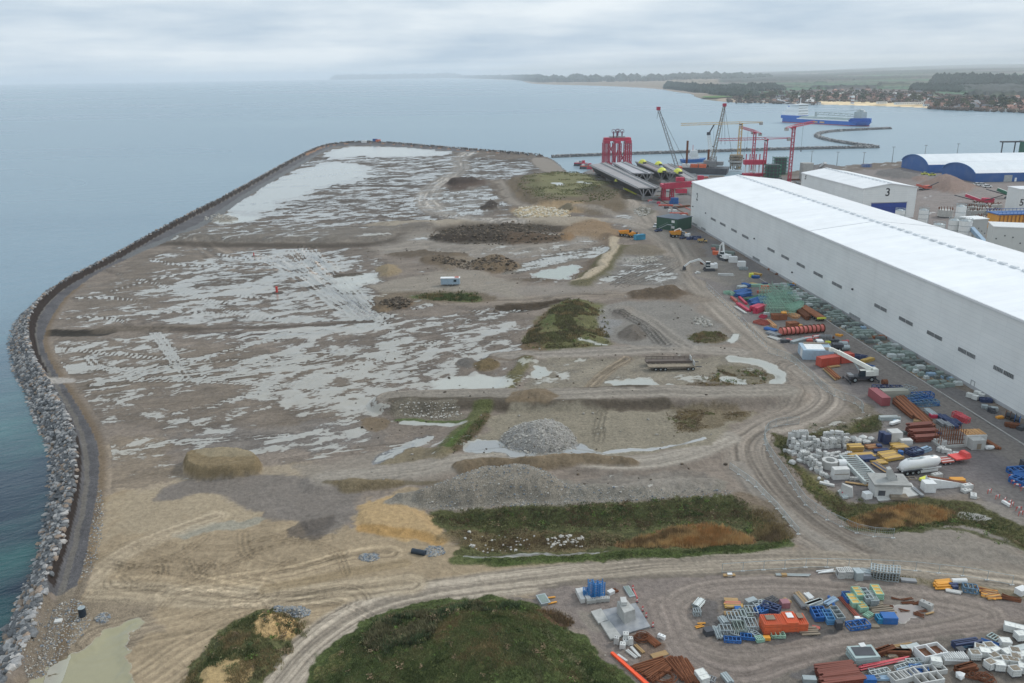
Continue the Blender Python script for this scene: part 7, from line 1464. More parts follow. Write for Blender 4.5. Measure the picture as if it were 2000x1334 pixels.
mb=MB();mb.box((-.6,.2,2.905),(5.2,5.6,.06));mb.build('white_top',WHITE,r);mb=MB();mb.box((-4.28,-1.2,.2),(.08,2.4,2.5));mb.build('door',WHITE,r);mb=MB();mb.box((.5,2.8,2.9),(7,.6,.35));mb.build('timber_rail',TIMBG,r);mb=MB();mb.box((3.2,-2.2,2.9),(2.4,2.2,.25));mb.build('timber_deck',TIMBG,r)
truss_rack((1597,686),(1607,682),2.4,1.8,TIMBG,'weathered timber frame standing behind the pale blue container',name='wooden_trestle',cat='timber frame',t_=.2)
CR=mat('container_red',(0.50,0.085,0.055),.5,var=.06,dirt=.15)
container((1598,716),(1634,711),CR,'longer brick red container standing left');container((1637,709),(1662,706),CR,'shorter brick red container standing right')
bundle('plank','planks',(1617,719),(1640,716),.9,3,2,TIMB,'planks on the ground in front of the red containers','plank')
for k_,(a,b_)in enumerate((((1609,722),(1634,744)),((1613,721),(1638,743)),((1618,720),(1642,741)))):bundle('pipe','pipes',a,b_,.9,2,2-(k_==2),TIMB,'%s bundle of tan pipes by the fence, from the left'%ords[k_],mats=[TIMB,RUSTL])
P=G(1681,744);r=empty('mobile_crane',P,.06,'white four wheeled rough terrain crane with boom raised to the left','mobile crane');CRW_=mat('crane_cream',(0.72,0.72,0.66),.45,var=.05,dirt=.15)
mb=MB();mb.box((0,0,.9),(7.2,2.3,.7));mb.build('chassis',DGREY,r);mb=MB();mb.box((1.6,0,1.65),(3.8,2.3,1.3));mb.build('superstructure',CRW_,r);mb=MB();mb.box((3.4,0,1.8),(1.4,2.4,1.7),top=.9);mb.build('counterweight',CRW_,r)
mb=MB();mb.box((-.3,-.85,1.7),(1.7,.95,1.6),top=.85);cb=mb.build('cab',DKGL,r);mb=MB();mb.box((-.3,-.85,3.3),(1.4,.8,.06));mb.build('cab_roof',CRW_,cb)
mb=MB();mb.bar((2.6,.3,3.2),(-5.5,3.6,7.2),.95,1.0);mb.build('boom',CRW_,r);mb=MB();mb.bar((-5.5,3.6,7.2),(-7.0,4.2,7.9),.7,.75);mb.box((-7.2,4.3,7.2),(.8,.8,1.0));mb.build('boom_tip',CRW_,r);mb=MB();mb.bar((-.2,.3,2.4),(-1.7,2.0,5.0),.3);mb.build('lift_ram',GALV,r)
for x_ in(-2.3,2.3):
 for y_ in(-1.15,1.15):wheel(r,x_,y_,.75,.75,.6)
for x_ in(-3.9,3.9):mb=MB();mb.bar((x_,-2.2,.55),(x_,2.2,.55),.3);mb.bar((x_,-2.2,0),(x_,-2.2,.8),.3);mb.bar((x_,2.2,0),(x_,2.2,.8),.3);mb.build('outrigger',DGREY,r)
mb=MB();mb.box((-3.2,0,1.6),(1.2,2.0,.5));mb.build('front_deck',STEEL,r)
junk(1680,701,'frames',NAVY,1.3,'dark frames right of the red containers','steel frames','frame_stack');panel_stack('blue_panel_stack','panels',(1684,712),(1706,718),1.6,2,BLUE,'flat blue and yellow panels behind the mobile crane',.2);junk(1694,706,'beams',YBEAM,1.2,'yellow planks on the blue panels','planks','plank_pile')
truss_rack((1704,764),(1760,765),1.6,1.5,NAVY,'long dark truss lying behind the purple box beam',t_=.2);bundle('beam','box beam',(1703,773),(1731,795),2.3,1,1,mat('purple_red',(0.28,0.075,0.085),.5),'large purple red box beam lying towards the camera','box',t_=2.2);P=G(1726,760);mb=MB();mb.cyl((-.6,0,1.9),(.6,0,1.9),.8,n=14);o=mb.build('red_coil',RUST,loc=P);tag(o,'small dark red coil on the dark truss','coil')
bundle('slab','precast slab',(1719,776),(1770,774),2.2,2,2,mat('mossy_concrete',(0.34,0.34,0.29),.85,var=.2),'long mossy concrete beam behind the rusty rails','box')
truss_rack((1763,762),(1785,769),2.4,1.4,GALV,'grey cage frames at the back of the blue frames');
for k_,(a,b_)in enumerate((((1772,784),(1805,778)),((1776,789),(1815,783)),((1778,793),(1830,790)),((1782,777),(1820,775)))):truss_rack(a,b_,1.7,1.2,BLUE if k_%2 else mat('slate_blue',(0.10,0.19,0.28),.5),'%s layer of blue lattice frames from the left, beside the mossy beam'%ords[k_],t_=.16,group='blue lattice frames')
bundle('tube','poles',(1812,778),(1834,793),1.0,4,2,BLUE,'blue poles leaning at the right of the blue frames')
for k_,(a,b_,w_)in enumerate((((1752,781),(1800,826),2.2),((1757,780),(1815,833),2.2),((1748,786),(1788,820),2.0))):bundle('rail','steel rails',a,b_,w_,5,3,RUST,'%s long stack of rusty rails from the left, in the middle of the yard'%('second','third','first')[k_],'ibeam',mats=[RUST,RUSTL])
bundle('rail','steel rails',(1790,820),(1822,840),1.8,3,2,RUSTL,'short light rusty beams at the near end of the rails','ibeam');junk(1800,828,'beams',TIMB,.9,'hooped timber pieces on the rusty beams','timber','timber_pile')
for k_,(x_,y_,m_)in enumerate(((1815,808,GALV),(1818,812,GALV),(1836,818,NAVY),(1846,820,NAVY),(1852,826,NAVY),(1838,830,STEEL),(1850,834,STEEL),(1862,834,NAVY),(1866,828,NAVY))):bundle('channel','steel channels',(x_-6,y_-5),(x_+8,y_+5),1.5,4,3,m_,'%s dark channel bundle right of the rusty rails, from the left'%ords[k_],group='dark steel channel bundles',t_=.3)
bundle('channel','steel channels',(1818,840),(1834,850),1.8,5,2,NAVY,'dark tube bundle near the rust red plates',t_=.3);simple_box('red_cloth_pile',1822,816,(1.6,1.2,.8),RED,'crimson cover on the channel bundles','cover')
for k_ in range(4):truss_rack((1862+k_*5,812+k_*3),(1876+k_*5,817+k_*3),1.4,1.2,mat('red_frame',(0.62,0.10,0.12),.5),'%s red trestle frame of the cluster by the hall road, from the left'%ords[k_],name='red_trestle',cat='trestle',t_=.16,n_=3,group='red trestles by the hall road')
for k_,(a,b_,n_)in enumerate((((1770,846),(1820,842),6),((1775,854),(1828,851),5),((1782,862),(1832,859),4))):bundle('sheet_pile','sheet piles',a,b_,1.5,3,n_-1,mat('plate_red',(0.20,0.06,0.04),.6,var=.2),'%s tier of dark red sheet piles, from the back'%ords[k_],'ibeam',t_=.45,group='dark red sheet piles')
junk(1768,848,'boxes',TARPD,1.0,'dark blue tarp pile left of the red sheet piles','tarp','tarp_pile')
bundle('sheet','white boards',(1738,832),(1756,826),.8,1,1,WHITE,'white board lying on the ground by the ditch corner','plank',t_=.9);junk(1737,820,'beams',TARPW,1.2,'pale scrap beams by the ditch corner','scrap','scrap_pile');junk(1748,824,'boxes',LBLUE,.8,'pale blue scrap by the ditch corner','scrap','scrap_pile')
P=G(1855,866);r=empty('rebar_cage',P,.1,'upright cage of rusty reinforcing bars behind the red lowloader','rebar cage');mb=MB()
for i_ in range(12):
 for j_ in range(4):mb.bar((-3+i_*.55,-1.2+j_*.8,0),(-3+i_*.55,-1.2+j_*.8,3.6+random.uniform(-.4,.3)),.1)
o=mb.build('upright_bars',RUSTL,r);tag(o,kind='stuff');mb=MB()
for z_ in(.6,1.6,2.6):mb.bar((-3,-1.3,z_),(3.2,-1.3,z_),.09);mb.bar((-3,1.3,z_),(3.2,1.3,z_),.09)
mb.build('stirrup',RUST,r);mb=MB();mb.box((0,-.2,0),(7,3.4,.5));mb.build('base',CONC,r)
c_=G(1895,868);r=empty('concrete_hut',c_,.05,'small grey concrete hut with timber laid on its roof at the road','hut');mb=MB();mb.box((.6,.6,0),(4.6,3.2,2.6));mb.build('wall',PALEC,r);mb=MB();mb.box((0,-1.9,0),(2.9,2.0,2.3));mb.build('annex',CONC,r);mb=MB();mb.box((.1,-2.93,.2),(.9,.08,1.3));mb.build('hatch',TIMBG,r)
for k_ in range(6):mb=MB();mb.box((-1.4+k_*.8,.8,2.62),(.6,2.9,.12));mb.build('roof_plank',mat('orange_timber',(0.55,0.30,0.12),.7),r)
bundle('beam','concrete beam',(1881,862),(1902,880),.9,1,1,WHITE,'white concrete beam on the ground left of the hut','box',t_=.7);bundle('beam','steel beams',(1925,863),(1952,880),1.0,2,1,RUSTL,'rusty brown beams on the ground right of the hut','box');P=G(1932,878);mb=MB();rock_into(mb,(0,0,.5),1.0);o=mb.build('white_bag',WHITE,loc=P);tag(o,'white bag on the ground at the hut corner','bag')
for k_,(px_,py_,kd)in enumerate(((1832,864,'long'),(1838,880,'long'),(1848,884,'long'),(1858,888,'slab'),(1870,890,'long'),(1842,872,'tall'))):block(px_,py_,kd,'%s pale concrete block between rebar cage and red lowloader, from the left'%ords[k_],m_=PALEC,group='pale blocks by the rebar cage')
P=G(1794,921);c_,rz,L_=seg2((1757,925),(1831,916));r=empty('silo_trailer',c_,rz,'white bulk powder tank semi trailer on three axles','trailer');L_=9.6
mb=MB();prof=[(-4.6,1.35,.55),(-4.1,1.75,.95),(-2.8,2.05,1.22),(-.5,2.0,1.15),(1.6,2.15,1.22),(3.6,2.2,1.15),(4.3,2.25,.8),(4.7,2.3,.3)]
TW=mat('tank_white',(0.82,0.82,0.81),.3,var=.03,scale=.8,dirt=.08,dirtcol=(.5,.48,.44))
n_=20;vs=[];fs=[]
for x_,z_,rr_2 in prof:
 for k_ in range(n_):a=2*math.pi*k_/n_;vs.append((x_,math.cos(a)*rr_2,z_+math.sin(a)*rr_2*.98))
for i_ in range(len(prof)-1):
 for k_ in range(n_):fs.append((i_*n_+k_,i_*n_+(k_+1)%n_,(i_+1)*n_+(k_+1)%n_,(i_+1)*n_+k_))
fs+=[tuple(range(n_)),tuple(reversed(range((len(prof)-1)*n_,len(prof)*n_)))];mb.add(vs,fs);mb.build('tank',TW,r,smooth=True,fix=True)
mb=MB();mb.box((.3,0,3.15),(6.6,.7,.08));mb.build('catwalk',GALV,r)
for x_ in(-2.2,.2,2.6):mb=MB();mb.cyl((x_,0,3.0),(x_,0,3.35),.32,n=12);mb.build('manhole',GALV,r)
mb=MB();mb.bar((-4.7,-.8,.95),(4.6,-.8,.95),.16,.3);mb.bar((-4.7,.8,.95),(4.6,.8,.95),.16,.3);mb.bar((-1.0,-1.15,.55),(3.6,-1.15,.55),.1,.5);mb.build('chassis',WHITE,r)
for x_ in(-3.6,-2.3,-1.0):
 for y_ in(-1.05,1.05):wheel(r,x_,y_,.52,.52,.38)
mb=MB();mb.box((-2.3,0,1.0),(4.4,2.5,.08));mb.build('mudguard',DGREY,r);mb=MB();mb.bar((3.2,-.8,0),(3.2,-.8,.9),.14);mb.bar((3.2,.8,0),(3.2,.8,.9),.14);mb.build('landing_leg',GALV,r)
c_,rz,L_=seg2((1832,905),(1886,898));r=empty('low_loader',c_,rz,'bright red low loader trailer behind the white tank trailer','trailer');LR=mat('loader_red',(0.72,0.09,0.08),.4,var=.08)
mb=MB();mb.box((1.6,0,.9),(L_*.5,2.6,.3));mb.build('raised_deck',LR,r);mb=MB();mb.box((-L_*.28,0,.6),(L_*.42,2.6,.25));lo_=mb.build('low_deck',BRICKR,r);mb=MB();mb.box((L_*.44,0,1.1),(1.4,2.5,.9),top=.7);mb.build('gooseneck',LR,r)
for k_ in range(3):mb=MB();mb.box((-L_*.28,-1+k_*1.0,.87),(L_*.42,.14,.08));mb.build('deck_strip',WHITE,lo_)
for x_ in(-2.6,-1.4):
 for y_ in(-1,1):wheel(r,x_,y_,.4,.4,.4)
YB=[((1655,880),(1684,879),2,4,'yellow formwork beams in a high stack beside the concrete blocks'),((1658,893),(1706,890),2,2,'long yellow formwork beams in front of the first stack'),((1690,876),(1718,874),2,2,'light brown beams right of the first yellow stack'),((1742,880),(1772,878),2,3,'bright yellow formwork beams behind the white tank trailer'),((1716,892),(1752,887),2,3,'yellow and brown formwork beams in the middle'),((1725,899),(1760,893),2,3,'yellow formwork beams just left of the white tank trailer'),((1702,905),(1730,902),2,1,'low yellow formwork beams before the blue pallet'),((1740,872),(1764,870),1.8,2,'yellow beams at the back of the tank trailer stacks')]
for k_,(a,b_,w_,n_,lab)in enumerate(YB):bundle('formwork_beam','formwork beams',a,b_,w_,5,n_,YBEAM,lab,'plank' if k_%3 else 'ibeam',t_=.34,mats=[YBEAM,YBEAM,TIMB]if k_ not in(2,)else[TIMB,RUSTL])
panel_stack('blue_panel_stack','panels',(1680,899),(1706,897),2.0,5,NAVY,'dark blue flat panels in front of the yellow beams',.14,False);bundle('beam','beams',(1706,883),(1736,880),1.2,3,1,NAVY,'navy beams between the yellow stacks','box');P=G(1758,890);mb=MB();mb.cyl((0,0,0),(0,0,1.2),.6,n=12);o=mb.build('blue_drum',BLUE,loc=P);tag(o,'bright blue drum left of the white tank trailer','drum')
junk(1785,886,'frames',NAVY,1.3,'navy frames behind the front of the tank trailer','steel frames','frame_stack');junk(1800,884,'beams',LBLUE,1.2,'pale blue beams behind the tank trailer','beams','beam_pile')
bundle('beam','beams',(1705,906),(1735,925),1.6,5,2,NAVY,'navy and timber beams lying towards the concrete shed','plank',mats=[NAVY,TIMB,DGREY]);simple_box('rubble_bag',1716,876,(1.0,1.0,1.0),NAVY,'navy gate standing among the stacks','gate');simple_box('pale_box',1768,868,(2.6,1.4,1.3),PALEC,'pale concrete box behind the yellow stacks','concrete block')
for k_,(px_,py_)in enumerate(((1722,862),(1730,866))):simple_box('blue_crate',px_,py_,(1.4,1.2,2.4),NAVY,'%s upright navy crate behind the yellow stacks'%('left','right')[k_],'crate')
simple_box('tall_pale_box',1745,862,(2.6,2.4,2.6),PALEC,'tall pale concrete box behind the navy crates','concrete box',.1)
c_,rz,L_=seg2((1655,896),(1706,948));r=empty('ladder_frame',c_,rz,'long pale steel ladder frame lying towards the concrete shed','steel frame')
for y_ in(-1.7,1.7):mb=MB();mb.box((0,y_,0),(L_,.45,.9));mb.build('side_beam',TARPW,r)
for k_ in range(14):x_=(k_/13-.5)*L_*.97;mb=MB();mb.bar((x_,-1.5,.7),(x_,1.5,.7),.22,.2);mb.build('rung',TARPW,r)
c_=G(1732,965);r=empty('concrete_shed',c_,-.1,'square concrete shed with overhanging slab roof and a leaning block on top','shed')
mb=MB();mb.box((-.3,.4,0),(5.2,4.0,2.6));mb.build('wall',PALEC,r);mb=MB();mb.box((.2,.5,2.6),(7.0,5.0,.4));mb.build('roof_slab',CONC,r);mb=MB();mb.box((-1.6,-1.63,.4),(1.3,.08,1.1));mb.build('opening',DGREY,r);mb=MB();mb.box((1.5,-2.0,.1),(3.2,1.6,.7));mb.build('timber_pallet',TIMBG,r)
mb=MB();mb.add([(-.2,-.6,0),(1.6,-.6,0),(1.6,.8,0),(-.2,.8,0),(-.6,-.5,2.2),(.1,-.5,2.4),(.1,.7,2.4),(-.6,.7,2.2)],[(3,2,1,0),(4,5,6,7),(0,1,5,4),(1,2,6,5),(2,3,7,6),(3,0,4,7)]);o=mb.build('leaning_block',CONC,r);o.location=(.2,.6,3.0);mb=MB();rock_into(mb,(1.5,1.2,3.3),.5);mb.build('rubble',DGREY,r)
P=G(1745,978,.03);pts=[at(x,y)-at(1745,978)for x,y in((1698,950),(1716,980),(1756,975),(1795,968),(1780,945),(1760,940))];mb=MB();mb.prism(pts,0,.18);o=mb.build('concrete_slab',PALEC,loc=G(1745,978,.05));tag(o,'pale angular concrete slab on the ground under the shed','slab')
c_=G(1654,968);r=empty('angular_block',c_,0,'sharp edged pale concrete block standing near the green ditch','concrete block');mb=MB();mb.add([(-1.6,-.4,0),(.9,-.9,0),(1.4,.8,0),(-1.0,1.0,0),(-1.1,-.2,2.6),(.6,-.6,1.9),(1.2,.6,1.7),(-.9,.8,2.4)],[(3,2,1,0),(4,5,6,7),(0,1,5,4),(1,2,6,5),(2,3,7,6),(3,0,4,7)]);mb.build('body',PALEC,r);mb=MB();mb.box((-1.2,-.55,.9),(.2,.1,.2));mb.build('red_mark',RED,r)
simple_box('white_crate',1693,972,(1.5,1.3,1.2),WHITE,'white crate with dark slots beside the concrete shed','crate',.2);simple_box('white_stack',1812,958,(2.2,1.9,2.0),WHITE,'square white stack at the left of the long white wedge beam','crate',.0)
bundle('beam','concrete beams',(1600,944),(1630,951),.8,2,1,PALEC,'pale beams on the ground below the block pile','box');bundle('beam','planks',(1650,943),(1700,950),.6,2,1,TIMB,'thin brown planks before the ladder frame','plank');bundle('beam','steel beams',(1640,960),(1652,976),1.2,3,1,TARPW,'pale steel sections by the angular block','box');bundle('beam','steel beams',(1782,955),(1802,972),.8,2,1,STEEL,'grey flat bars at the right edge of the slab','box')
c_=G(1855,950);r=empty('wedge_beam',c_,-.02,'long white wedge shaped steel beam with dark top','steel beam');L_=9.3
mb=MB();mb.add([(-L_/2,-.9,0),(L_/2,-.2,0),(L_/2,.2,0),(-L_/2,.9,0),(-L_/2,-.9,2.2),(L_/2,-.2,.5),(L_/2,.2,.5),(-L_/2,.9,2.2)],[(3,2,1,0),(4,5,6,7),(0,1,5,4),(1,2,6,5),(2,3,7,6),(3,0,4,7)]);mb.build('web',WHITE,r);mb=MB();mb.bar((-L_/2,.2,2.25),(L_/2,0,.55),.8,.1);mb.build('top_flange',RUST,r)
for k_,(x_,y_,rz_)in enumerate(((1804,937,.5),(1812,942,-.9))):P=G(x_,y_,.1);mb=MB();mb.box((0,0,0),(2.2-k_*.6,.7,.5));o=mb.build('yellow_plate',LIME,loc=P);o.rotation_euler=(0,0,rz_);tag(o,'%s lime yellow plate before the wedge beam'%('left','right')[k_],'plate')
bundle('beam','formwork beams',(1854,943),(1884,943),1.4,3,2,AMBER,'amber box beams lying above the wedge beam','box')
for k_,(px_,py_,kd,lab)in enumerate(((1829,933,'long','rounded pale concrete block below the tank trailer'),(1826,943,'slab','flat pale concrete block above the wedge beam'),(1901,970,'slab','white oblong slab lying at the tip of the wedge beam'),(1888,955,'long','pale concrete rubble block at the wedge beam tip'),(1887,961,'slab','small white slab at the wedge beam tip'))):block(px_,py_,kd,lab,m_=PALEC,s_=1.15,rz=.3 if k_!=2 else 1.1)
c_=G(1776,935);mb=MB()
for a,b_ in(((-1.3,-.6),(1.3,-.6)),((1.3,-.6),(1.3,.6)),((1.3,.6),(-1.3,.6)),((-1.3,.6),(-1.3,-.6)),((0,-.6),(0,.6))):mb.bar((a[0],a[1],.15),(b_[0],b_[1],.15),.12)
o=mb.build('square_frame',TIMBG,loc=c_);tag(o,'small empty square frame below the tank trailer','frame')
random.seed(21);bi=0
rows_=[('infill row',(1548,886),(1640,866),9,('cube','long'),2,1.3),('inner row',(1580,900),(1640,884),6,('cube','long'),1,1.3),
 ('back left tall row',(1540,868),(1576,866),7,('tall',),2,1.9),('second tall row',(1544,876),(1590,872),8,('tall','cube'),2,1.5),('back right row',(1606,858),(1660,862),7,('cube','long'),2,1.3),('third row',(1560,884),(1640,872),10,('cube','tall'),2,1.3),
 ('right column',(1648,868),(1652,876),2,('cube',),3,1.4),('left front cluster',(1532,879),(1552,890),4,('long','cube'),1,1.2),('middle row',(1560,895),(1600,893),6,('cube','tall'),2,1.4),('long diagonal row',(1562,892),(1578,906),4,('long',),2,1.4),
 ('lower left row',(1576,905),(1604,925),7,('cube',),2,1.2),('lower middle row',(1592,900),(1626,898),5,('long','cube'),2,1.2),('front edge row',(1590,918),(1616,934),5,('cube',),1,1.2),('right front row',(1630,895),(1662,885),4,('long',),1,1.1),('front right pair',(1662,938),(1682,936),2,('long',),1,1.3)]
for nm,a,b_,n_,kinds,lev,s_ in rows_:
 n_=int(n_*1.7);s_*=.66;lev+=lev>1 and 'tall' not in kinds
 for lv in range(lev):
  for k_ in range(n_-lv):
   f_=(k_+.5+lv*.5)/n_;kd=random.choice(kinds);s2=s_*random.uniform(.85,1.05);hh={'cube':1.1,'long':.9,'slab':.5,'tall':1.6}[kd]*s_
   if lv and random.random()<.35:continue
   block(a[0]+(b_[0]-a[0])*f_+random.uniform(-1.5,1.5),a[1]+(b_[1]-a[1])*f_+random.uniform(-1,1),kd,'concrete block, %s of the %s, %s'%(ords[k_],nm,('bottom layer','upper layer','top layer')[lv]),z=lv*hh*.85,m_=random.choice((PALEC,PALEC,CONC)),s_=s2*.8,rz=random.gauss(0,.18),group='blocks in the big concrete block pile')
for k_,(px_,py_,w_,h_,lab)in enumerate(((1640,933,3.4,2.3,'large flat faced concrete block with a timber strip in front of the pile'),(1620,912,3.4,1.7,'concrete basin with a hollow top in the middle of the block pile'),(1643,913,1.3,1.4,'white round cylinder on the blocks'))):
 P=G(px_,py_)
 if k_==0:r=empty('large_block',P,0.05,lab,'concrete block');mb=MB();mb.box((0,0,0),(w_,1.6,h_),top=.95);mb.build('body',PALEC,r);mb=MB();mb.box((0,-.78,h_*.5),(w_*.9,.08,.15));mb.build('timber_strip',TIMBG,r)
 elif k_==1:
  r=empty('concrete_basin',P,-.5,lab,'basin');mb=MB();mb.cyl((0,0,0),(0,0,h_),w_/2,n=10,cap=False);mb.build('outer_wall',CONC,r);mb=MB();mb.cyl((0,0,h_),(0,0,h_-1.1),w_/2*.62,w_/2*.4,n=10,cap=False);mb.build('hollow',CONC,r)
  mb=MB();n_=10;vs=[(math.cos(2*math.pi*q2/n_)*R_,math.sin(2*math.pi*q2/n_)*R_,h_)for R_ in(w_/2,w_/2*.62)for q2 in range(n_)];mb.add(vs,[(q2,(q2+1)%n_,n_+(q2+1)%n_,n_+q2)for q2 in range(n_)]);mb.build('rim',PALEC,r)
 else:mb=MB();mb.cyl((-.8,0,1.0),(.8,0,1.0),.85,n=16);o=mb.build('white_cylinder',WHITE,loc=P);tag(o,lab,'cylinder')
for k_,(px_,py_)in enumerate(((1614,944),(1600,936),(1584,918),(1546,902),(1549,903),(1562,902))):mb=MB();rock_into(mb,(0,0,.3),random.uniform(.5,.8));o=mb.build('rubble_block',PALEC,loc=G(px_,py_));tag(o,'%s loose rubble lump at the front of the block pile, from the right'%ords[k_],'rubble')
for k_,(px_,py_)in enumerate(((1668,862),(1676,866),(1684,860),(1692,867),(1700,862))):mb=MB();rock_into(mb,(0,0,.5),random.uniform(.8,1.2));o=mb.build('rubble_block',PALEC,loc=G(px_,py_));tag(o,'%s rubble heap lump right of the block pile, behind the yellow beams'%ords[k_],'rubble')
for k_,(px_,py_)in enumerate(((1932,963),(1948,974),(1962,980),(1972,985),(1976,990),(1989,998),(1975,934),(1980,945),(1986,952),(1997,958),(1993,1006))):
 P=G(px_,py_);r=empty('road_barrier',P,random.uniform(-1,1),'%s red and white barrier of the %s line at the right edge'%(ords[k_ if k_<6 else k_-6],'lower' if k_<6 else 'upper'),'barrier','red and white barriers at the right edge')
 mb=MB();mb.bar((-.6,0,.75),(.6,0,.75),.06,.3);mb.build('board',PINKP,r);mb=MB();mb.bar((-.2,0,.75),(.2,0,.75),.08,.31);mb.build('white_stripe',WHITE,r);mb=MB();mb.bar((-.5,0,0),(-.5,0,.9),.08);mb.bar((.5,0,0),(.5,0,.9),.08);mb.build('feet',CORAL,r)
bundle('beam','concrete beam',(1957,981),(1973,991),.6,1,1,WHITE,'white beam among the red and white barriers','box',t_=.5)
truss_rack((1972,925),(2015,922),2.0,1.0,BLUE,'bright blue steel frames cut by the right edge, rear pile',t_=.3);truss_rack((1976,938),(2010,952),2.0,1.0,BLUE,'bright blue steel frames cut by the right edge, front pile',t_=.3);bundle('prop','props',(1976,932),(2012,938),2.4,7,4,BLUE,'bright blue props between the blue frames at the right edge',spread=.12,t_=.3);simple_box('dark_machine',2003,914,(2,1.5,1.8),DGREY,'dark machine cut by the right edge above the blue frames','machine')
c_,rz,L_=seg2((1053,1180),(1066,1164));r=empty('grey_skip',G(1061,1174),1.9,'grey steel trough left of two orange planks','trough');mb=MB();mb.box((0,0,0),(2.4,1.5,.5),top=1.05);mb.build('body',GALV,r);mb=MB();mb.box((0,0,.51),(2.1,1.2,.03));mb.build('inside',TARPG,r)
for k_,(a,b_)in enumerate((((1067,1170),(1085,1168)),((1070,1182),(1088,1178)))):bundle('plank','planks',a,b_,.25,1,1,AMBER,'%s orange plank right of the grey trough'%('upper','lower')[k_],'plank',t_=.25)
for k_,(a,b_)in enumerate((((1128,1156),(1140,1180)),((1136,1156),(1150,1178)))):bundle('slab','concrete slab',a,b_,.9,1,1,PALEC,'%s concrete slab under the blue frames'%('left','right')[k_],'box',t_=.75)
for k_ in range(5):block(1150+k_*9,1177-k_*.8,'cube','%s concrete block in the front row under the blue frames, from the left'%ords[k_],m_=CONC,s_=.62,rz=-.05,group='blocks under the blue frames')
for k_ in range(4):
 px_=1144+k_*10;P=G(px_,1168,.1);r=empty('blue_formwork_frame',P,.1*k_,'%s upright bright blue formwork frame on the slabs, from the left'%ords[k_],'formwork frame','upright blue frames');BB=mat('bright_blue',(0.035,0.20,0.48),.45,var=.1);mb=MB()
 for x_ in(-.4,.4):
  for y_ in(-.5,.5):mb.bar((x_,y_,0),(x_,y_,(1.6,3.1,2.8,3.0)[k_]),.1)
 for z_ in np.linspace(.1,(1.5,2.9,2.7,2.6)[k_],7):mb.bar((-.4,-.5,z_),(.4,-.5,z_),.08);mb.bar((.4,-.5,z_),(.4,.5,z_),.08);mb.bar((.4,.5,z_),(-.4,.5,z_),.08);mb.bar((-.4,.5,z_),(-.4,-.5,z_),.08);mb.bar((-.4,-.5,z_),(.4,.5,z_),.08)
 mb.build('lattice',BB,r);mb=MB();mb.box((0,0,0),(.9,1.1,.25));mb.build('foot_panel',BB,r)
junk(1172,1160,'boxes',LIME if False else YBEAM,.45,'small yellow box at the right of the blue frames','box','small_box');simple_box('white_slab',1193,1159,(1.1,.8,.5),WHITE,'tilted white slab right of the blue frames','slab',.6);junk(1205,1154,'boxes',RUST,.5,'rusty scrap by the grey trough','scrap','scrap_pile')
c_,rz,L_=seg2((1222,1146),(1236,1168));r=empty('steel_trough',c_,rz,'long grey steel trough left of the red and white posts','trough');mb=MB();mb.box((0,0,0),(2.9,1.0,.35));mb.build('body',GALV,r);mb=MB();mb.box((-.1,0,.35),(2.5,.7,.06));mb.build('lining',TARPG,r)
bundle('beam','beam',(1236,1150),(1244,1168),.25,1,1,PINKP,'thin red and white pole beside the steel trough','box',t_=.16)
for k_,(px_,py_)in enumerate(((1236,1152),(1244,1178),(1255,1195),(1262,1206),(1275,1225))):
 P=G(px_,py_);r=empty('marker_post',P,.3,'%s red and white marker board along the wet concrete slab, from the top'%ords[k_],'barrier','red and white marker boards');mb=MB();mb.box((0,0,0),(.42,.3,.1));mb.build('foot',DGREY,r);mb=MB();mb.box((0,0,.1),(.28,.05,.9));mb.build('board',PINKP,r);mb=MB();mb.box((0,-.03,.4),(.27,.02,.25));mb.build('white_stripe',WHITE,r)
pts=[at(x,y)for x,y in((1176,1194),(1242,1180),(1270,1226),(1232,1237),(1192,1252))];o0=G(1220,1215,.03);o0.z=.05;WETC=mat('wet_concrete',(0.24,0.25,0.265),.18,var=.25,scale=.35,dirt=.5,dirtcol=(.40,.40,.39))
mb=MB();mb.prism([p-Vector((o0.x,o0.y,0))for p in pts],0,.22);o=mb.build('concrete_slab',WETC,loc=o0);tag(o,'wide wet concrete slab with rainwater on it beside the grassy hill','slab')
for k_,q2 in enumerate((((1154,1198),(1174,1192),(1187,1214),(1169,1221)),((1172,1220),(1190,1216),(1214,1247),(1192,1252)))):
 o0=at(*q2[0]);mb=MB();mb.prism([at(*c2)-o0 for c2 in q2],0,.32);o=mb.build('concrete_slab',CONC,loc=(o0.x,o0.y,.06));tag(o,'%s narrow concrete slab at the left of the wet slab'%('upper','lower')[k_],'slab')
c_=G(1216,1204,.25);r=empty('concrete_pedestal',c_,0,'tall angular grey concrete pedestal standing on the wet slab','pedestal')
def rel(px,py,z_):p=at(px,py,z_);return(p.x-c_.x,p.y-c_.y,z_-c_.z)
mb=MB();mb.add([rel(1204,1196,.25),rel(1220,1220,.25),rel(1242,1208,.25),rel(1226,1186,.25),rel(1206,1174,2.3),rel(1219,1197,2.3),rel(1240,1190,2.3),rel(1224,1171,2.3)],[(0,1,2,3),(4,7,6,5),(0,4,5,1),(1,5,6,2),(2,6,7,3),(3,7,4,0)]);mb.build('body',CONC,r,fix=True);mb=MB();mb.box((.1,.2,2.05),(.9,1.4,.55));mb.build('upstand',PALEC,r)
for k_,(px_,py_,kd,z_)in enumerate(((1204,1256,'tall',0),(1216,1264,'cube',0),(1222,1250,'cube',.55),(1222,1257,'cube',0),(1231,1258,'tall',0))):block(px_,py_,kd,'%s pale block of the small cluster below the wet slab, from the left'%ords[k_],z=z_,m_=PALEC,s_=.72,rz=-.3+k_*.1,group='small block cluster')
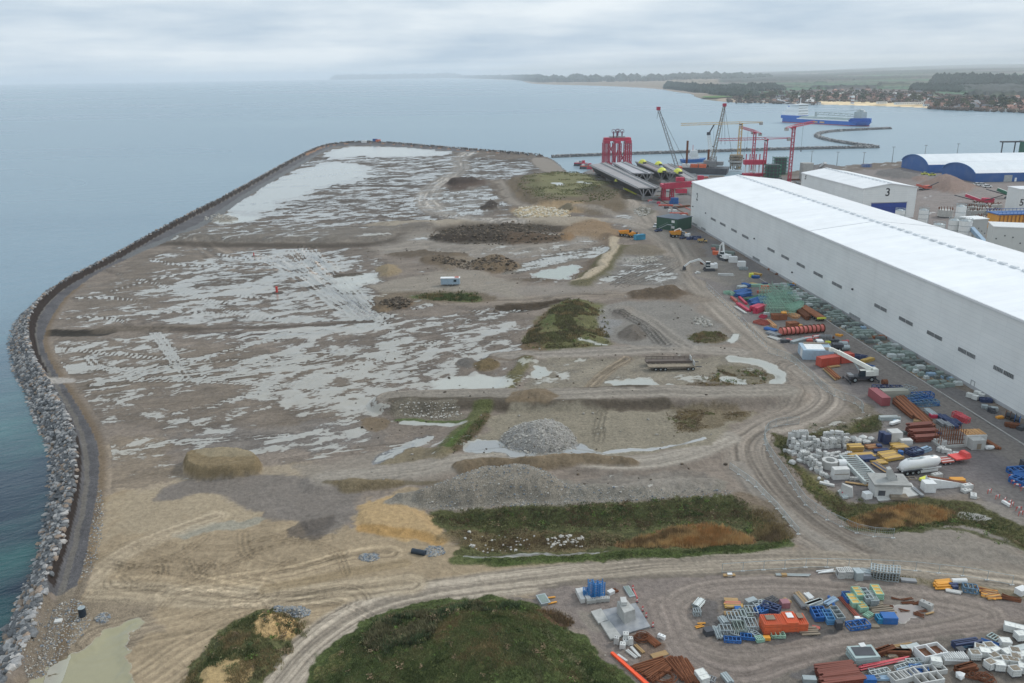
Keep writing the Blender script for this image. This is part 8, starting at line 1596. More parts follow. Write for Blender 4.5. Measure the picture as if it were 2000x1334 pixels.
for k_,(a,b_)in enumerate((((1223,1270),(1243,1286)),((1232,1264),(1250,1284)),((1240,1260),(1257,1276)),((1206,1280),(1226,1294)))):bundle('pole','concrete posts',a,b_,.45,2,1,PALEC if k_!=2 else TIMB,'%s pale post bundle below the block cluster'%ords[k_],'box',t_=.2)
c_,rz,L_=seg2((1195,1278),(1264,1336));
for k_ in range(2):bundle('orange_beam','beam',(1193+k_*2.5,1277-k_*1.5),(1266+k_*3,1342-k_*1.5),.26,1,1,mat('signal_orange',(0.85,0.10,0.03),.4,var=.05),'%s long signal orange beam at the edge of the grassy hill'%('left','right')[k_],'box',t_=.3)
def loop_coil(px,py,n_,R_,m_,label,name='rebar_coil'):
 P=G(px,py);mb=MB()
 for q2 in range(n_):
  cx2,cy2,rr2=random.uniform(-.5,.5),random.uniform(-.4,.4),R_*random.uniform(.6,1.1);pr=None
  for k_ in range(11):
   a=k_*.6283+q2;pnt=(cx2+math.cos(a)*rr2,cy2+math.sin(a)*rr2*.8,.12+q2*.07+random.uniform(0,.1))
   if pr:mb.bar(pr,pnt,.07)
   pr=pnt
 o=mb.build(name,m_,loc=P);tag(o,label,'rebar coil');return o
loop_coil(1250,1248,10,1.0,RUST,'rusty wire coil right of the block cluster');bundle('rebar','rebar',(1258,1240),(1286,1262),1.3,9,4,RUSTL,'bundle of bent light rusty rebar right of the wire coil',spread=.06,t_=.1)
block(1292,1246,'long','lone white oblong block on the gravel',m_=WHITE,s_=.62,rz=-.7);bundle('board','board',(1270,1283),(1304,1274),1.1,1,1,TIMB,'single brown board lying above the rusty bars','plank',t_=.2 if False else 1.0).scale=(1,1,.15)
for k_,(a,b_,w_)in enumerate((((1236,1310),(1300,1290),1.6),((1256,1322),(1318,1288),1.5),((1268,1332),(1326,1292),1.2),((1308,1288),(1342,1330),1.8),((1322,1286),(1352,1340),1.6),((1334,1290),(1366,1340),1.2))):bundle('rebar','rebar',a,b_,w_,12,4,RUST,'%s long bundle of dark rusty rebar near the bottom edge, from the left'%ords[k_],mats=[RUST,RUSTL,RUST],spread=.03,t_=.11,group='rusty rebar bundles')
loop_coil(1298,1325,8,1.6,RUST,'rusty looped bars between the rebar bundles')
for k_,(px_,py_,z_)in enumerate(((1368,1326,0),(1374,1334,0))):ibc(px_,py_,'white liquid tank right of the rebar, %s of the pair'%('rear','front')[k_],rz=.35,group='tank pair by the rebar')
truss_rack((1380,1328),(1396,1334),1.0,.6,STEEL,'low grey frame beside the tank pair');bundle('panel','panels',(1412,1320),(1428,1340),.9,3,2,GALV,'grey panels standing at the bottom edge right of the tanks','box')
bundle('tube','tubes',(1358,1190),(1370,1176),1.3,6,4,GALV,'galvanised tube bundle at the left tip of the store island');truss_rack((1354,1200),(1368,1200),1.0,.8,GALV,'small galvanised cage under the first tube bundle',n_=3);bundle('plank','planks',(1351,1190),(1356,1175),.4,1,1,TIMBG,'brown plank left of the first tube bundle','plank',t_=.35)
for k_,(a,b_)in enumerate((((1362,1219),(1378,1218)),((1358,1227),(1374,1223)))):bundle('plank','planks',a,b_,.4,2,1,AMBER,'%s orange plank pair in the puddle at the island tip'%('upper','lower')[k_],'plank')
simple_box('black_crate',1383,1238,(1.3,1.1,.9),DGREY,'black crate with red rim at the lower left of the island','crate',.3)
bundle('tube','tubes',(1396,1226),(1406,1250),1.0,6,3,GALV,'pale tube bundle right of the black crate',spread=.05,t_=.15);bundle('tube','tubes',(1408,1210),(1418,1224),1.2,6,4,GALV,'galvanised tube bundle left of the lattice crates',t_=.17)
for k_,(y_,m_)in enumerate(((1175,TIMB),(1181,PINKP),(1186,YBEAM))):bundle('plank','planks',(1414,y_),(1442+k_*5,y_+1),.9,4,2,m_,('pale brown planks at the back left','pinkish planks under the pale brown ones','yellow planks before the pinkish ones')[k_],'plank',t_=.22,mats=[m_,TIMB])
bundle('plank','planks',(1414,1200),(1444,1200),.9,4,2,TIMB,'timber planks left of the lattice crates','plank',t_=.22)
for k_,(px_,py_,d)in enumerate(((1432,1213,2.0),(1444,1208,1.8),(1456,1205,1.8),(1466,1200,1.8),(1466,1226,2.2),(1444,1232,2.2),(1416,1236,1.4))):truss_rack((px_-11,py_),(px_+11,py_),d,.95,GALV if k_%3!=2 else TARPG,'%s galvanised lattice crate of the left half of the island'%ords[k_],n_=3,t_=.12,group='galvanised lattice crates')
simple_box('grey_case',1466,1180,(1.8,1.0,.9),GALV,'grey round topped case behind the lattice crates','case',.4);junk(1484,1185,'frames',GALV,.8,'galvanised small frames behind the orange crates','frames','frame_stack');junk(1470,1190,'boxes',TIMBG,.6,'brown small crates behind the lattice crates','crates','crate_group');simple_box('blue_bag',1441,1192,(1.0,.8,.5),BLUE,'small blue bag on the planks','bag')
junk(1487,1196,'frames',BLUE,.8,'blue frames behind the orange crates','frames','frame_stack');junk(1505,1192,'frames',NAVY,1.0,'navy frames behind the orange crates','frames','frame_stack');bundle('tube','tubes',(1500,1180),(1516,1172),1.6,6,3,DGREY,'dark tubes at the back of the island',spread=.12,t_=.16);simple_box('mauve_box',1532,1184,(1.3,1.2,1.0),mat('mauve',(0.30,0.14,0.16),.6),'mauve square box at the back of the island','box',.1);bundle('board','boards',(1530,1172),(1544,1180),.7,3,3,LIME if False else TIMB,'yellowish boards behind the mauve box','plank',t_=.2)
bundle('plank','planks',(1556,1160),(1586,1195),1.0,5,4,TIMBG,'long tan plank stack lying diagonally','plank',t_=.2,mats=[TIMB,TIMBG]);bundle('channel','channels',(1552,1165),(1570,1190),.8,4,3,STEEL,'grey channels left of the tan planks',t_=.16);bundle('pvc','white pipes',(1573,1162),(1586,1174),1.0,5,3,WHITE,'white pipe bundle right of the tan planks',t_=.18);junk(1588,1185,'beams',TARPW,.7,'white frames below the white pipes','frames','frame_pile')
junk(1596,1180,'boxes',RUST,.6,'rusty small boxes right of the white pipes','boxes','box_group');bundle('prop','props',(1612,1185),(1632,1172),1.0,5,3,LBLUE,'pale blue props before the blue posts',spread=.08,t_=.15);bundle('prop','props',(1618,1168),(1634,1196),.6,3,2,BLUE,'long bright blue posts lying diagonally',t_=.18);bundle('plank','planks',(1618,1178),(1628,1192),.6,4,2,TIMB,'timber laths beside the bright blue posts','plank',t_=.12)
for k_,(px_,py_,n_,d)in enumerate(((1503,1236,9,2.5),(1527,1232,8,1.3),(1541,1230,8,1.7),(1561,1229,8,1.6))):
 P=G(px_,py_-5);r=empty('orange_crate_stack',P,.03,'%s stack of orange red slatted steel crates, from the left'%ords[k_],'crates','orange red slatted crates');mb=MB();D_=(2.4,2.4,2.6,2.6)[k_]
 for y_ in(-D_/2,D_/2):mb.bar((-d/2,y_,.1),(d/2,y_,.1),.07,.17)
 for x_ in np.linspace(-d/2,d/2,int(d/.28)+1):mb.box((x_,0,.1),(.1,D_,.09))
 for x_ in(-d/2,d/2):mb.bar((x_,-D_/2,.1),(x_,D_/2,.1),.07,.17)
 mb.box((0,0,.02),(d*.96,D_*.96,.03));o=mb.build('crate',ORANGE);me_=o.data;bpy.data.objects.remove(o)
 for q2 in range(n_-(k_%2)):o=link('crate',me_,r);o.location=(random.uniform(-.04,.04),random.uniform(-.04,.04),q2*.22)
 if k_ in(0,2,3):mb=MB();mb.box((0,.3,n_*.22+.02),(d*.55,D_*.45,.08));mb.build('top_sheet',(TIMBG,None,WHITE,TIMBG)[k_],r)
for k_,(a,b_,m_)in enumerate((((1414,1251),(1446,1253),BLUE),((1446,1246),(1474,1249),BLUE),((1470,1240),(1484,1252),GALV),((1476,1254),(1490,1252),MINT),((1430,1240),(1446,1244),GALV),((1454,1236),(1470,1240),GALV))):truss_rack(a,b_,.9,.5,m_,'%s low rack along the front edge of the island, from the left'%ords[k_],t_=.12,n_=4,group='low racks along the island edge')
simple_box('amber_box',1497,1250,(1.0,.7,.5),AMBER,'small amber box in front of the orange crates','box');truss_rack((1506,1244),(1532,1244),.9,.5,MINT,'pale mint rack in front of the orange crates',t_=.1)
for k_,(a,b_,m_,lab)in enumerate((((1588,1193),(1600,1215),BLUE,'blue panel stack in the middle of the island'),((1598,1193),(1610,1214),BLUE,'second blue panel stack in the middle of the island'),((1612,1200),(1624,1222),mat('mid_blue',(0.10,0.28,0.50),.5),'lighter blue panel stack right of the blue stacks'),((1625,1194),(1642,1218),GALV,'pale grey panel stack right of the lighter blue stack'))):panel_stack('panel_stack','panels',a,b_,1.3,7,m_,lab,.13)
simple_box('dark_block',1637,1228,(.9,.9,1.2),DGREY,'dark upright block below the pale grey panels','block');simple_box('brown_box',1594,1226,(1.1,.6,.3),BRICKR,'small brown red box alone on the timber mats','box',-.4)
bundle('bar','rusty bars',(1640,1168),(1682,1216),.9,6,2,RUST,'long rusty bars lying diagonally across the island',t_=.12,mats=[RUST,BRICKR])
for k_,(a,b_,m_,m2,n_,lab)in enumerate((((1650,1165),(1662,1182),BLUE,None,6,'royal blue panels behind the yellow floored racks'),((1658,1170),(1672,1190),MINT,YBEAM,7,'mint framed rack with yellow floor, left one'),((1668,1160),(1680,1178),MINT,YBEAM,9,'mint framed rack with yellow floor, taller middle one'),((1676,1184),(1688,1198),MINT,YBEAM,6,'mint framed rack with yellow floor, front one'),((1681,1162),(1697,1184),GALV,None,9,'grey panel stack right of the yellow floored racks'),((1694,1166),(1708,1186),GALV,TARPG,8,'second grey panel stack, right of the first'),((1705,1156),(1717,1176),MINT,YBEAM,10,'mint framed rack with yellow floor at the far right'),((1690,1200),(1700,1206),MINT,None,3,'low pale green grate in front of the racks'))):panel_stack('rack_stack','racks',a,b_,1.3,n_,m_,lab,.15,m2=m2)
simple_box('blue_machine',1706,1180,(.9,.8,1.0),BLUE,'blue machine standing between the two grey stacks','machine');simple_box('white_sack',1674,1212,(.8,.6,.6),WHITE,'white sack among the rusty bars','sack');simple_box('cream_sack',1682,1213,(.6,.5,.5),PALEC,'cream sack beside the white sack','sack');simple_box('grey_board_box',1708,1223,(1.3,.8,.3),TIMBG,'low brown box at the front of the racks','box')
truss_rack((1656,1228),(1694,1222),1.4,.7,BLUE,'blue steel frames at the front edge right of the middle',t_=.16);truss_rack((1712,1212),(1726,1212),1.2,.8,mat('teal_blue',(.03,.22,.40),.5),'teal blue compressor frame',t_=.18,n_=3);simple_box('blue_case',1735,1212,(2.2,1.6,1.1),BLUE,'royal blue case with pale rails','case',-.05)
for k_,(a,b_)in enumerate((((1560,1235),(1600,1233)),((1690,1175),(1725,1182)),((1700,1196),(1745,1192)))):bundle('mat_board','timber mats',a,b_,2.0,4,1,TIMBG,'%s set of timber ground mats on the island'%ords[k_],'plank',t_=.3)
for k_ in range(14):
 x_,y_=random.uniform(1732,1805),random.uniform(1168,1208);a_=random.uniform(-1,1);bundle('scrap_bar','scrap steel',(x_-11,y_-5*a_),(x_+11,y_+5*a_),.5,3,1,RUST,'%s dark rusty scrap bar cluster at the puddle end of the island'%ords[k_],spread=.3,t_=.12,group='rusty scrap at the puddle')
block(1808,1186,'long','weathered pale block at the right tip of the island',m_=CONC,s_=1.0,rz=-.9);bundle('plank','planks',(1808,1202),(1824,1198),.3,1,1,TIMB,'short plank at the right tip of the island','plank',t_=.25)
for k_,(px_,py_)in enumerate(((1641,1125),(1656,1125))):truss_rack((px_-6,py_),(px_+6,py_),1.3,1.2,PALEC,'%s pale cube crate at the fence of the lower yard'%('left','right')[k_],name='cube_crate',cat='crate',n_=3,t_=.2)
simple_box('grey_tank',1674,1129,(1.2,1.6,1.5),GALV,'grey upright box right of the pale cube crates','box',.1);bundle('plate','steel plates',(1680,1122),(1700,1126),1.4,2,2,GALV,'grey curved plates between box and props','plank',t_=.6);simple_box('grey_case',1690,1130,(1.6,1.0,.8),STEEL,'grey low case in front of the curved plates','case')
for k_ in range(9):truss_rack((1702+k_*6.2,1130+k_*.9),(1703+k_*6.2,1118+k_*.5),.5,1.7,GALV,'%s galvanised stacking rack of the row by the fence, from the left'%ords[k_],name='stacking_rack',cat='rack',t_=.13,n_=3,group='galvanised stacking racks')
simple_box('grey_pallet',1774,1136,(2.4,.9,.4),STEEL,'grey flat pallet right of the stacking racks','pallet',-.2)
bundle('pole','poles',(1512,1124),(1584,1126),.5,2,1,TARPW,'long pale poles on the verge of the lower yard');bundle('pole','poles',(1596,1121),(1630,1116),.8,3,1,WHITE,'white tubes beside the pale cube crates',spread=.1);bundle('plank','planks',(1412,1126),(1436,1125),.6,2,1,TIMB,'plank with a white sack on the verge','plank',t_=.3);simple_box('white_sack',1425,1125,(.8,.5,.5),WHITE,'white sack lying on the plank on the verge','sack');simple_box('tan_box',1531,1125,(.9,.6,.4),TIMB,'small tan box on the long pale poles','box')
for k_ in range(3):bundle('yellow_beam','beams',(1826-k_*1,1143+k_*3),(1860+k_*2,1140+k_*4),1.2,4,3-k_,AMBER,'%s tier of the orange yellow beam heap on the verge'%ords[k_],'plank',t_=.3,spread=.08,group='orange yellow beam heap')
P=G(1872,1141);mb=MB();mb.cyl((-1.2,0,.6),(1.2,0,.6),.45,n=12);o=mb.build('white_tank',WHITE,loc=P);tag(o,'white cylinder lying right of the orange yellow beams','cylinder');junk(1868,1148,'boxes',NAVY,.8,'navy boxes right of the orange yellow beams','boxes','box_group');truss_rack((1880,1152),(1908,1156),1.4,.9,mat('slate_blue',(.10,.19,.28),.5),'slate blue frames on the verge',t_=.14);bundle('beam','beams',(1846,1154),(1880,1160),.8,3,1,PALEC,'pale beams in front of the navy boxes','box',t_=.22)
for k_,(a,b_)in enumerate((((1905,1150),(1950,1158)),((1915,1160),(1945,1166)),((1925,1168),(1955,1164)))):bundle('plank','planks',a,b_,1.4,6,2,TIMB,'%s loose heap of orange brown planks on the verge at the right'%ords[k_],'plank',t_=.22,spread=.25,mats=[TIMB,AMBER,RUSTL],group='orange brown planks on the verge')
bundle('scrap_bar','scrap steel',(1955,1166),(1995,1176),1.2,7,2,RUST,'dark rusty scrap at the right end of the verge',spread=.3,t_=.14);simple_box('white_bag',1994,1161,(1.8,1.2,1.0),WHITE,'white bags cut by the right edge on the verge','bag',.4)
panel_stack('glass_panel_stack','panels',(1660,1290),(1708,1286),2.6,9,mat('pale_green_panel',(.36,.44,.43),.4,var=.1),'big stack of pale green grey panels with dark top',.14,False);P=G(1684,1288,1.32);mb=MB();mb.box((0,0,0),(2.9,1.8,.03));o=mb.build('dark_sheet',DGREY,loc=P);tag(o,'dark sheet lying on the big pale green panel stack','sheet');P=G(1682,1276,1.4);mb=MB();mb.box((0,0,0),(.9,.7,.06));o=mb.build('white_board',WHITE,loc=P);o.rotation_euler=(.2,0,.2);tag(o,'white board lying on the big pale green panel stack','board')
for k_,(a,b_)in enumerate((((1590,1316),(1668,1306)),((1598,1328),(1676,1318)),((1600,1340),(1690,1330)))):bundle('steel_pile','steel piles',a,b_,1.3,4,3,MATS['plate_red'],'%s tier of dark red brown steel piles at the bottom edge'%ords[k_],'ibeam',t_=.32,group='dark red piles at the bottom edge')
for k_,(a,b_)in enumerate((((1605,1306),(1628,1334)),((1634,1300),(1668,1334)),((1604,1330),(1674,1318)))):bundle('bar','bars',a,b_,.15,1,1,PALEC,'%s thin pale bar laid over the dark red piles'%ords[k_],'box',t_=.13)
simple_box('grey_trough',1580,1332,(1.8,.9,.7),GALV,'grey trough left of the dark red piles','trough',-.1)
bundle('beam','beams',(1676,1308),(1775,1288),.8,3,2,MATS['red_frame'],'long crimson beams lying across the bottom stores',t_=.2,spread=.02);bundle('beam','beams',(1690,1302),(1772,1292),.5,2,1,PALEC,'pale beams beside the long crimson beams','box',t_=.18)
for k_,(px_,py_)in enumerate(((1712,1270),(1726,1276),(1740,1268),(1752,1278),(1735,1284))):junk(px_,py_,'beams' if k_%2 else 'boxes',RUST if k_%2 else TIMBG,.8,'%s brown scrap heap between the green panels and the twin box, from the left'%ords[k_],'scrap','scrap_pile')
bundle('plank','planks',(1715,1276),(1760,1290),.5,2,1,TIMB,'long timber plank across the brown scrap','plank',t_=.2);bundle('plank','planks',(1742,1264),(1782,1258),.5,2,1,TIMB,'timber planks above the white boards','plank',t_=.2)
for k_,(px_,py_)in enumerate(((1775,1270),(1786,1268))):P=G(px_,py_,.3);mb=MB();mb.box((0,0,0),(2.0,1.5,.08));o=mb.build('white_board',TARPW,loc=P);o.rotation_euler=(.05,0,.3*k_);tag(o,'%s pale board leaning at the twin box'%('left','right')[k_],'board')
P=G(1816,1284);r=empty('twin_box',P,.25,'white open twin box with rusty water inside','concrete box')
for(x_,y_,dx,dy)in((-1.9,0,.15,2.2),(0,0,.15,2.2),(1.9,0,.15,2.2),(0,-1.1,3.95,.15),(0,1.1,3.95,.15)):mb=MB();mb.box((x_,y_,0),(dx,dy,1.3+(.004 if dx>1 else 0)));mb.build('side',WHITE,r)
mb=MB();mb.box((0,0,.75),(3.7,2.1,.02));mb.build('rusty_water',mat('rusty_water',(.13,.05,.02),.1,var=.3),r)
P=G(1862,1292);r=empty('louvre_box',P,.05,'white frame box with slatted top and a stair shape','crate');mb=MB();mb.box((0,0,0),(3.6,1.4,.9));mb.build('body',PALEC,r)
for k_ in range(11):mb=MB();mb.box((-1.6+k_*.32,0,.9),(.08,1.4,.25));mb.build('slat',WHITE,r)
mb=MB();mb.bar((-1.8,-.75,.9),(1.8,-.75,.5),.12);mb.build('rail',WHITE,r)
IB=[(1970,1232,0,'upper right corner, left one'),(1989,1236,0,'upper right corner, right one'),(1962,1262,0,'alone above the cluster'),(1912,1276,0,'top left of the cluster'),(1922,1284,0,'second in the left of the cluster'),(1930,1272,0,'top middle of the cluster'),(1940,1278,0,'inner middle of the cluster'),(1902,1288,0,'detached left of the cluster'),(1939,1292,0,'middle front with dark opening'),(1932,1306,0,'front left of the cluster'),(1950,1308,0,'front middle wrapped in blue'),(1964,1298,0,'front right with a dark lid'),(1966,1284,0,'right block, upper left'),(1980,1282,0,'right block, upper middle'),(1982,1294,0,'right block, centre'),(1994,1290,0,'right block, edge of the picture'),(1977,1300,0,'right block, lower'),(1980,1318,0,'bottom right, left of two'),(1998,1314,0,'bottom right, right of two'),(1826,1302,0,'under the twin box with a yellow top'),(1991,1250,0,'with a torn blue cover at the right edge')]
for k_,(px_,py_,z_,w_)in enumerate(IB):ibc(px_,py_,'white caged liquid tank, %s'%w_,z_,rz=random.uniform(-.5,.5),open_top=k_ in(3,5,7,8,9,11,13,14,16,17),group='white liquid tanks in the lower right store')
junk(1885,1262,'beams',NAVY,1.0,'dark navy poles above the tanks','poles','pole_pile',.2);bundle('pole','poles',(1862,1266),(1905,1258),1.4,8,3,mat('slate_blue',(.1,.19,.28),.5),'long dark slate poles at the upper left of the tanks',spread=.08,t_=.15);simple_box('black_crate',1875,1276,(1.1,.9,.8),DGREY,'open black crate below the slate poles','crate',.2);bundle('pole','poles',(1915,1250),(1952,1262),.9,4,2,BLUE,'blue poles right of the slate poles',spread=.08,t_=.14)
panel_stack('glass_panel_stack','panels',(1932,1240),(1950,1250),1.4,2,MATS['pale_green_panel'],'pale framed glass like panels beside the blue poles',.1);bundle('beam','beams',(1945,1244),(1975,1252),.8,4,1,TIMBG,'weathered beams behind the lone tank','box',t_=.15);panel_stack('sheet_stack','sheets',(1975,1270),(2005,1264),1.0,3,TARPW,'pale corrugated sheets at the right edge',.1,False)
for k_,(a,b_,w_,h_,lab)in enumerate((((1740,1332),(1765,1326),1.5,.9,'white open box frame at the bottom edge, left'),((1762,1326),(1790,1318),1.4,.9,'white open box frame at the bottom edge, middle'),((1788,1318),(1842,1310),1.4,.8,'long white open box frame at the bottom edge'),((1790,1336),(1835,1328),1.6,.9,'white frames with an amber rail at the bottom edge'))):
 c_,rz,L_=seg2(a,b_);r=empty('white_box_frame',c_,rz,lab,'box frame')
 for y_ in(-w_/2,w_/2):mb=MB();mb.box((0,y_,0),(L_+.12,.14,h_));mb.build('side',PALEC,r)
 for x_ in np.linspace(-L_/2,L_/2,4):mb=MB();mb.box((x_,0,0),(.12,w_-.15,h_-.01));mb.build('divider',PALEC,r)
for k_,(a,b_,m_)in enumerate((((1750,1308),(1785,1298),TARPW),((1755,1315),(1800,1303),LBLUE),((1776,1306),(1812,1310),BLUE),((1700,1322),(1735,1314),TARPW),((1700,1312),(1712,1330),STEEL),((1770,1296),(1800,1294),TARPW))):truss_rack(a,b_,.8,.5,m_,'%s light frame among the bottom stores, from the left'%ords[k_],t_=.12,n_=4,group='light frames among the bottom stores')
panel_stack('blue_panel_stack','panels',(1778,1320),(1800,1315),1.4,3,BLUE,'royal blue panels on the white box frames',.12,False);simple_box('blue_case',1696,1332,(1.8,1.0,.8),BLUE,'royal blue case at the bottom edge right of the piles','case');simple_box('grey_tray',1722,1327,(1.8,.8,.3),LBLUE,'pale blue tray at the bottom edge','tray')
loop_coil(1895,1322,8,.9,RUST,'rusty coil heap below the tanks');loop_coil(1925,1330,10,1.1,RUST,'dark rusty coil heap at the bottom edge');junk(1885,1310,'beams',RUST,.8,'rusty bars between the coils and the slatted box','bars','bar_pile');mb=MB();rock_into(mb,(0,0,.5),.7);o=mb.build('white_bag',WHITE,loc=G(1875,1325));tag(o,'white crumpled bag at the bottom edge','bag')
P=G(880,557);r=empty('site_trailer',P,0,'pale blue grey site trailer cabin standing on the embankment track','trailer cabin');mb=MB();mb.box((0,0,.6),(7.6,2.6,2.4));mb.build('body',PBL,r);mb=MB();mb.box((0,0,3.0),(7.8,2.8,.15));mb.build('roof',WHITE,r);mb=MB();mb.box((1.9,-1.32,1.6),(1.1,.06,.9));mb.build('window',DKGL,r);mb=MB();mb.box((2.6,-.2,3.15),(1.6,.8,.3));mb.build('roof_box',CORAL,r)
for x_ in(-1,1):
 for y_ in(-1.1,1.1):wheel(r,x_,y_,.4,.4,.3)
for k_,(px_,py_)in enumerate(((541,572),(496,500))):
 P=G(px_,py_);s_=1.0 if k_==0 else.6;r=empty('marker_barrel',P,0,'%s red marker drum standing in the flooded mud'%('larger near','smaller far')[k_],'marker');r.scale=(s_,s_,s_);mb=MB();mb.cyl((0,0,0),(0,0,2.6),.45,n=10);mb.build('drum',mat('marker_red',(.6,.05,.04),.5),r);mb=MB();mb.cyl((0,0,-.05),(0,0,.3),2.6,1.4,n=14);mb.build('mud_foot',BRICKR if False else mat('mud_foot',(.10,.09,.08),.9),r)
for k_,(dy,lab)in enumerate(((0,'front dark flatbed trailer on three rear axles parked in the flooded field'),(4.2,'rear dark flatbed trailer with stakes parked behind the other'))):
 P=G(1311,722);P.y+=dy;r=empty('flatbed_trailer',P,.0,lab,'trailer');TD=mat('trailer_brown',(.12,.095,.08),.7,var=.2)
 mb=MB();mb.box((0,0,1.0),(13.4,2.5,.35));mb.build('bed',TIMBG if k_==0 else TD,r);mb=MB();mb.box((0,-.9,.75),(12.6,.2,.3));mb.box((0,.9,.75),(12.6,.2,.3));mb.build('chassis',DGREY,r)
 for q2 in range(9):mb=MB();mb.bar((-6.4+q2*1.6,1.2,1.3),(-6.4+q2*1.6,1.2,2.1),.12);mb.build('stake',TD,r)
 for q2 in range(2):mb=MB();mb.bar((-6.5,1.2,1.6+q2*.45),(6.5,1.2,1.6+q2*.45),.1,.2);mb.build('side_board',TD,r)
 mb=MB();mb.box((6.3,0,1.3),(.15,2.4,1.2));mb.build('headboard',PALEC,r)
 for x_ in(-4.6,-3.2,-1.9,4.6,5.9):
  for y_ in(-1.1,1.1):wheel(r,x_,y_,.5,.5,.35)
 mb=MB();mb.bar((6.4,0,.8),(8.6,0,.7),.2);mb.build('drawbar',DGREY,r)
P=G(162,1203);r=empty('manhole_pipe',P,0,'short dark blue plastic pipe standing upright with pale rim near the dike','pipe');mb=MB();mb.cyl((0,0,0),(0,0,1.5),.55,n=18);mb.build('pipe_wall',mat('pipe_navy',(.018,.03,.045),.4),r);mb=MB();mb.cyl((0,0,1.5),(0,0,1.55),.57,n=18);mb.build('rim',GALV,r)
mb=MB();mb.box((0,0,0),(1.1,.9,.25),top=.95);o=mb.build('concrete_cover',PALEC,loc=G(114,1214));o.rotation_euler=(0,0,.2);tag(o,'small pale concrete cover lying on the gravel near the dike','cover')
for k_,(px_,py_)in enumerate(((812,1080),(824,1083))):P=G(px_,py_,-.1);mb=MB();mb.cyl((0,-.7,.45),(0,.7,.45),.5,n=16);o=mb.build('culvert_pipe',MATS['pipe_navy'],loc=P);o.rotation_euler=(0,0,1.2);tag(o,'%s dark blue culvert pipe end beside the stones of the ditch'%('left','right')[k_],'pipe')
for k_,(px_,py_,rz_)in enumerate(((1375,862,.1),(226,1212,0),(290,1205,0))):pass
def fence(line,label,hgt_=2.0,step=3.0,name='site_fence',mesh=True):
 pts=smooth_poly(W(line),2);c0=Vector((pts[0].x,pts[0].y,0));r=empty(name,c0,0,label,'fence');post=MB();post.cyl((0,0,-.3),(0,0,hgt_),.05,n=6);me_=None;acc=0;prev=None;rail=MB();wire=MB();first=None
 dl=0
 for a,b_ in zip(pts,pts[1:]):
  L_=(b_-a).length
  while dl<=L_:
   p=a+(b_-a)*(dl/L_);p.z=gz(p)
   if me_ is None:o=post.build('post',GALV,r);me_=o.data
   else:o=link('post',me_,r)
   o.location=p-c0
   if prev is not None:
    q0,q1=prev-c0,p-c0;up=Vector((0,0,1))
    for h_ in(.12,hgt_-.05):rail.bar(q0+up*h_,q1+up*h_,.055)
    if mesh:
     n_=9
     for k_ in range(1,n_):q=q0.lerp(q1,k_/n_);wire.bar(q+up*.12,q+up*(hgt_-.05),.02)
     for h_ in np.linspace(.4,hgt_-.3,4):wire.bar(q0+up*h_,q1+up*h_,.02)
    mb=MB();mb.box((p.x-c0.x,p.y-c0.y,p.z-.02),(.7,.25,.14));mb.build('foot_block',PALEC,r)
   prev=p;dl+=step
  dl-=L_
 rail.build('rail',GALV,r)
 if mesh:o=wire.build('wire_mesh',GALV,r);tag(o,kind='stuff')
fence("1560,828 1510,832 1493,845 1492,865 1500,885 1520,912 1545,945 1565,980 1590,1000 1620,1018 1655,1035 1700,1050 1760,1062",'curved wire fence along the haul road beside the concrete block yard')
fence("1500,690 1540,700 1580,735 1620,772 1680,790 1688,812",'wire fence between the haul road and the yard with red containers')
fence("1425,915 1470,945 1500,975 1540,1020 1565,1050",'low wire fence on the field side of the haul road',1.4,3.0)
fence("1410,1118 1500,1112 1600,1108 1700,1110 1800,1116 1900,1128 2010,1148",'thin open fence between the sand road and the lower storage yard',1.8,3.6,mesh=False)
fence("1380,560 1420,600 1460,640 1500,682",'thin wire fence along the haul road beside the formwork store',1.8,3.4,mesh=False)
def stones(areas,n_,r_,name,label,mats_,cat):
 mb=MB();
 for s,k_ in areas:
  pts=smooth_poly(W(s),2,True);xs=[p.x for p in pts];ys=[p.y for p in pts];c_=0;m_=0
  while c_<n_*k_ and m_<20000:
   m_+=1;x,y=random.uniform(min(xs),max(xs)),random.uniform(min(ys),max(ys))
   if not inside(np.array([x]),np.array([y]),pts)[0]:continue
   c_+=1;rr2=random.uniform(*r_)*(1 if random.random()<.8 else 1.6);mb.cur=random.randrange(len(mats_));rock_into(mb,(x,y,ZG(x,y)+rr2*.2),rr2)
 o=mb.build(name,mats_);tag(o,label,cat,kind='stuff');return o
GRA=[mat('stone_pale',(.45,.43,.39),.85,var=.2),mat('stone_mid',(.32,.30,.265),.85,var=.2),mat('stone_bluegrey',(.20,.225,.25),.85,var=.2)]
stones([("970,862 985,845 1030,835 1070,830 1105,835 1130,860 1124,882 1080,895 1040,893 1010,888 980,878",1),("1000,893 1090,898 1125,885 1100,900",.1)],1100,(.10,.26),'gravel_heap_stones','pale stones covering the round gravel heap in the wet field',GRA[:2],'stones')
stones([("800,985 850,955 920,925 990,916 1060,920 1090,938 1130,965 1300,962 1420,955 1440,965 1300,975 1100,985 1000,990 850,1000",1)],1700,(.07,.18),'gravel_bench_stones','small stones scattered on the long gravel bench above the ditch',GRA,'stones')
stones([("880,1040 1000,1032 1180,1040 1160,1060 1000,1068 900,1070",.45),("1070,1038 1130,1032 1150,1045 1100,1056 1060,1052",.55)],120,(.12,.32),'ditch_stones','pale stones scattered in the vegetated ditch',GRA[:1],'stones')
stones([("1335,615 1375,640",0),("1355,620 1380,622 1395,635 1375,640 1358,632",1)],60,(.3,.7),'rubble_stones','grey rubble on the grassy field edge by the haul road',GRA[:2],'stones')
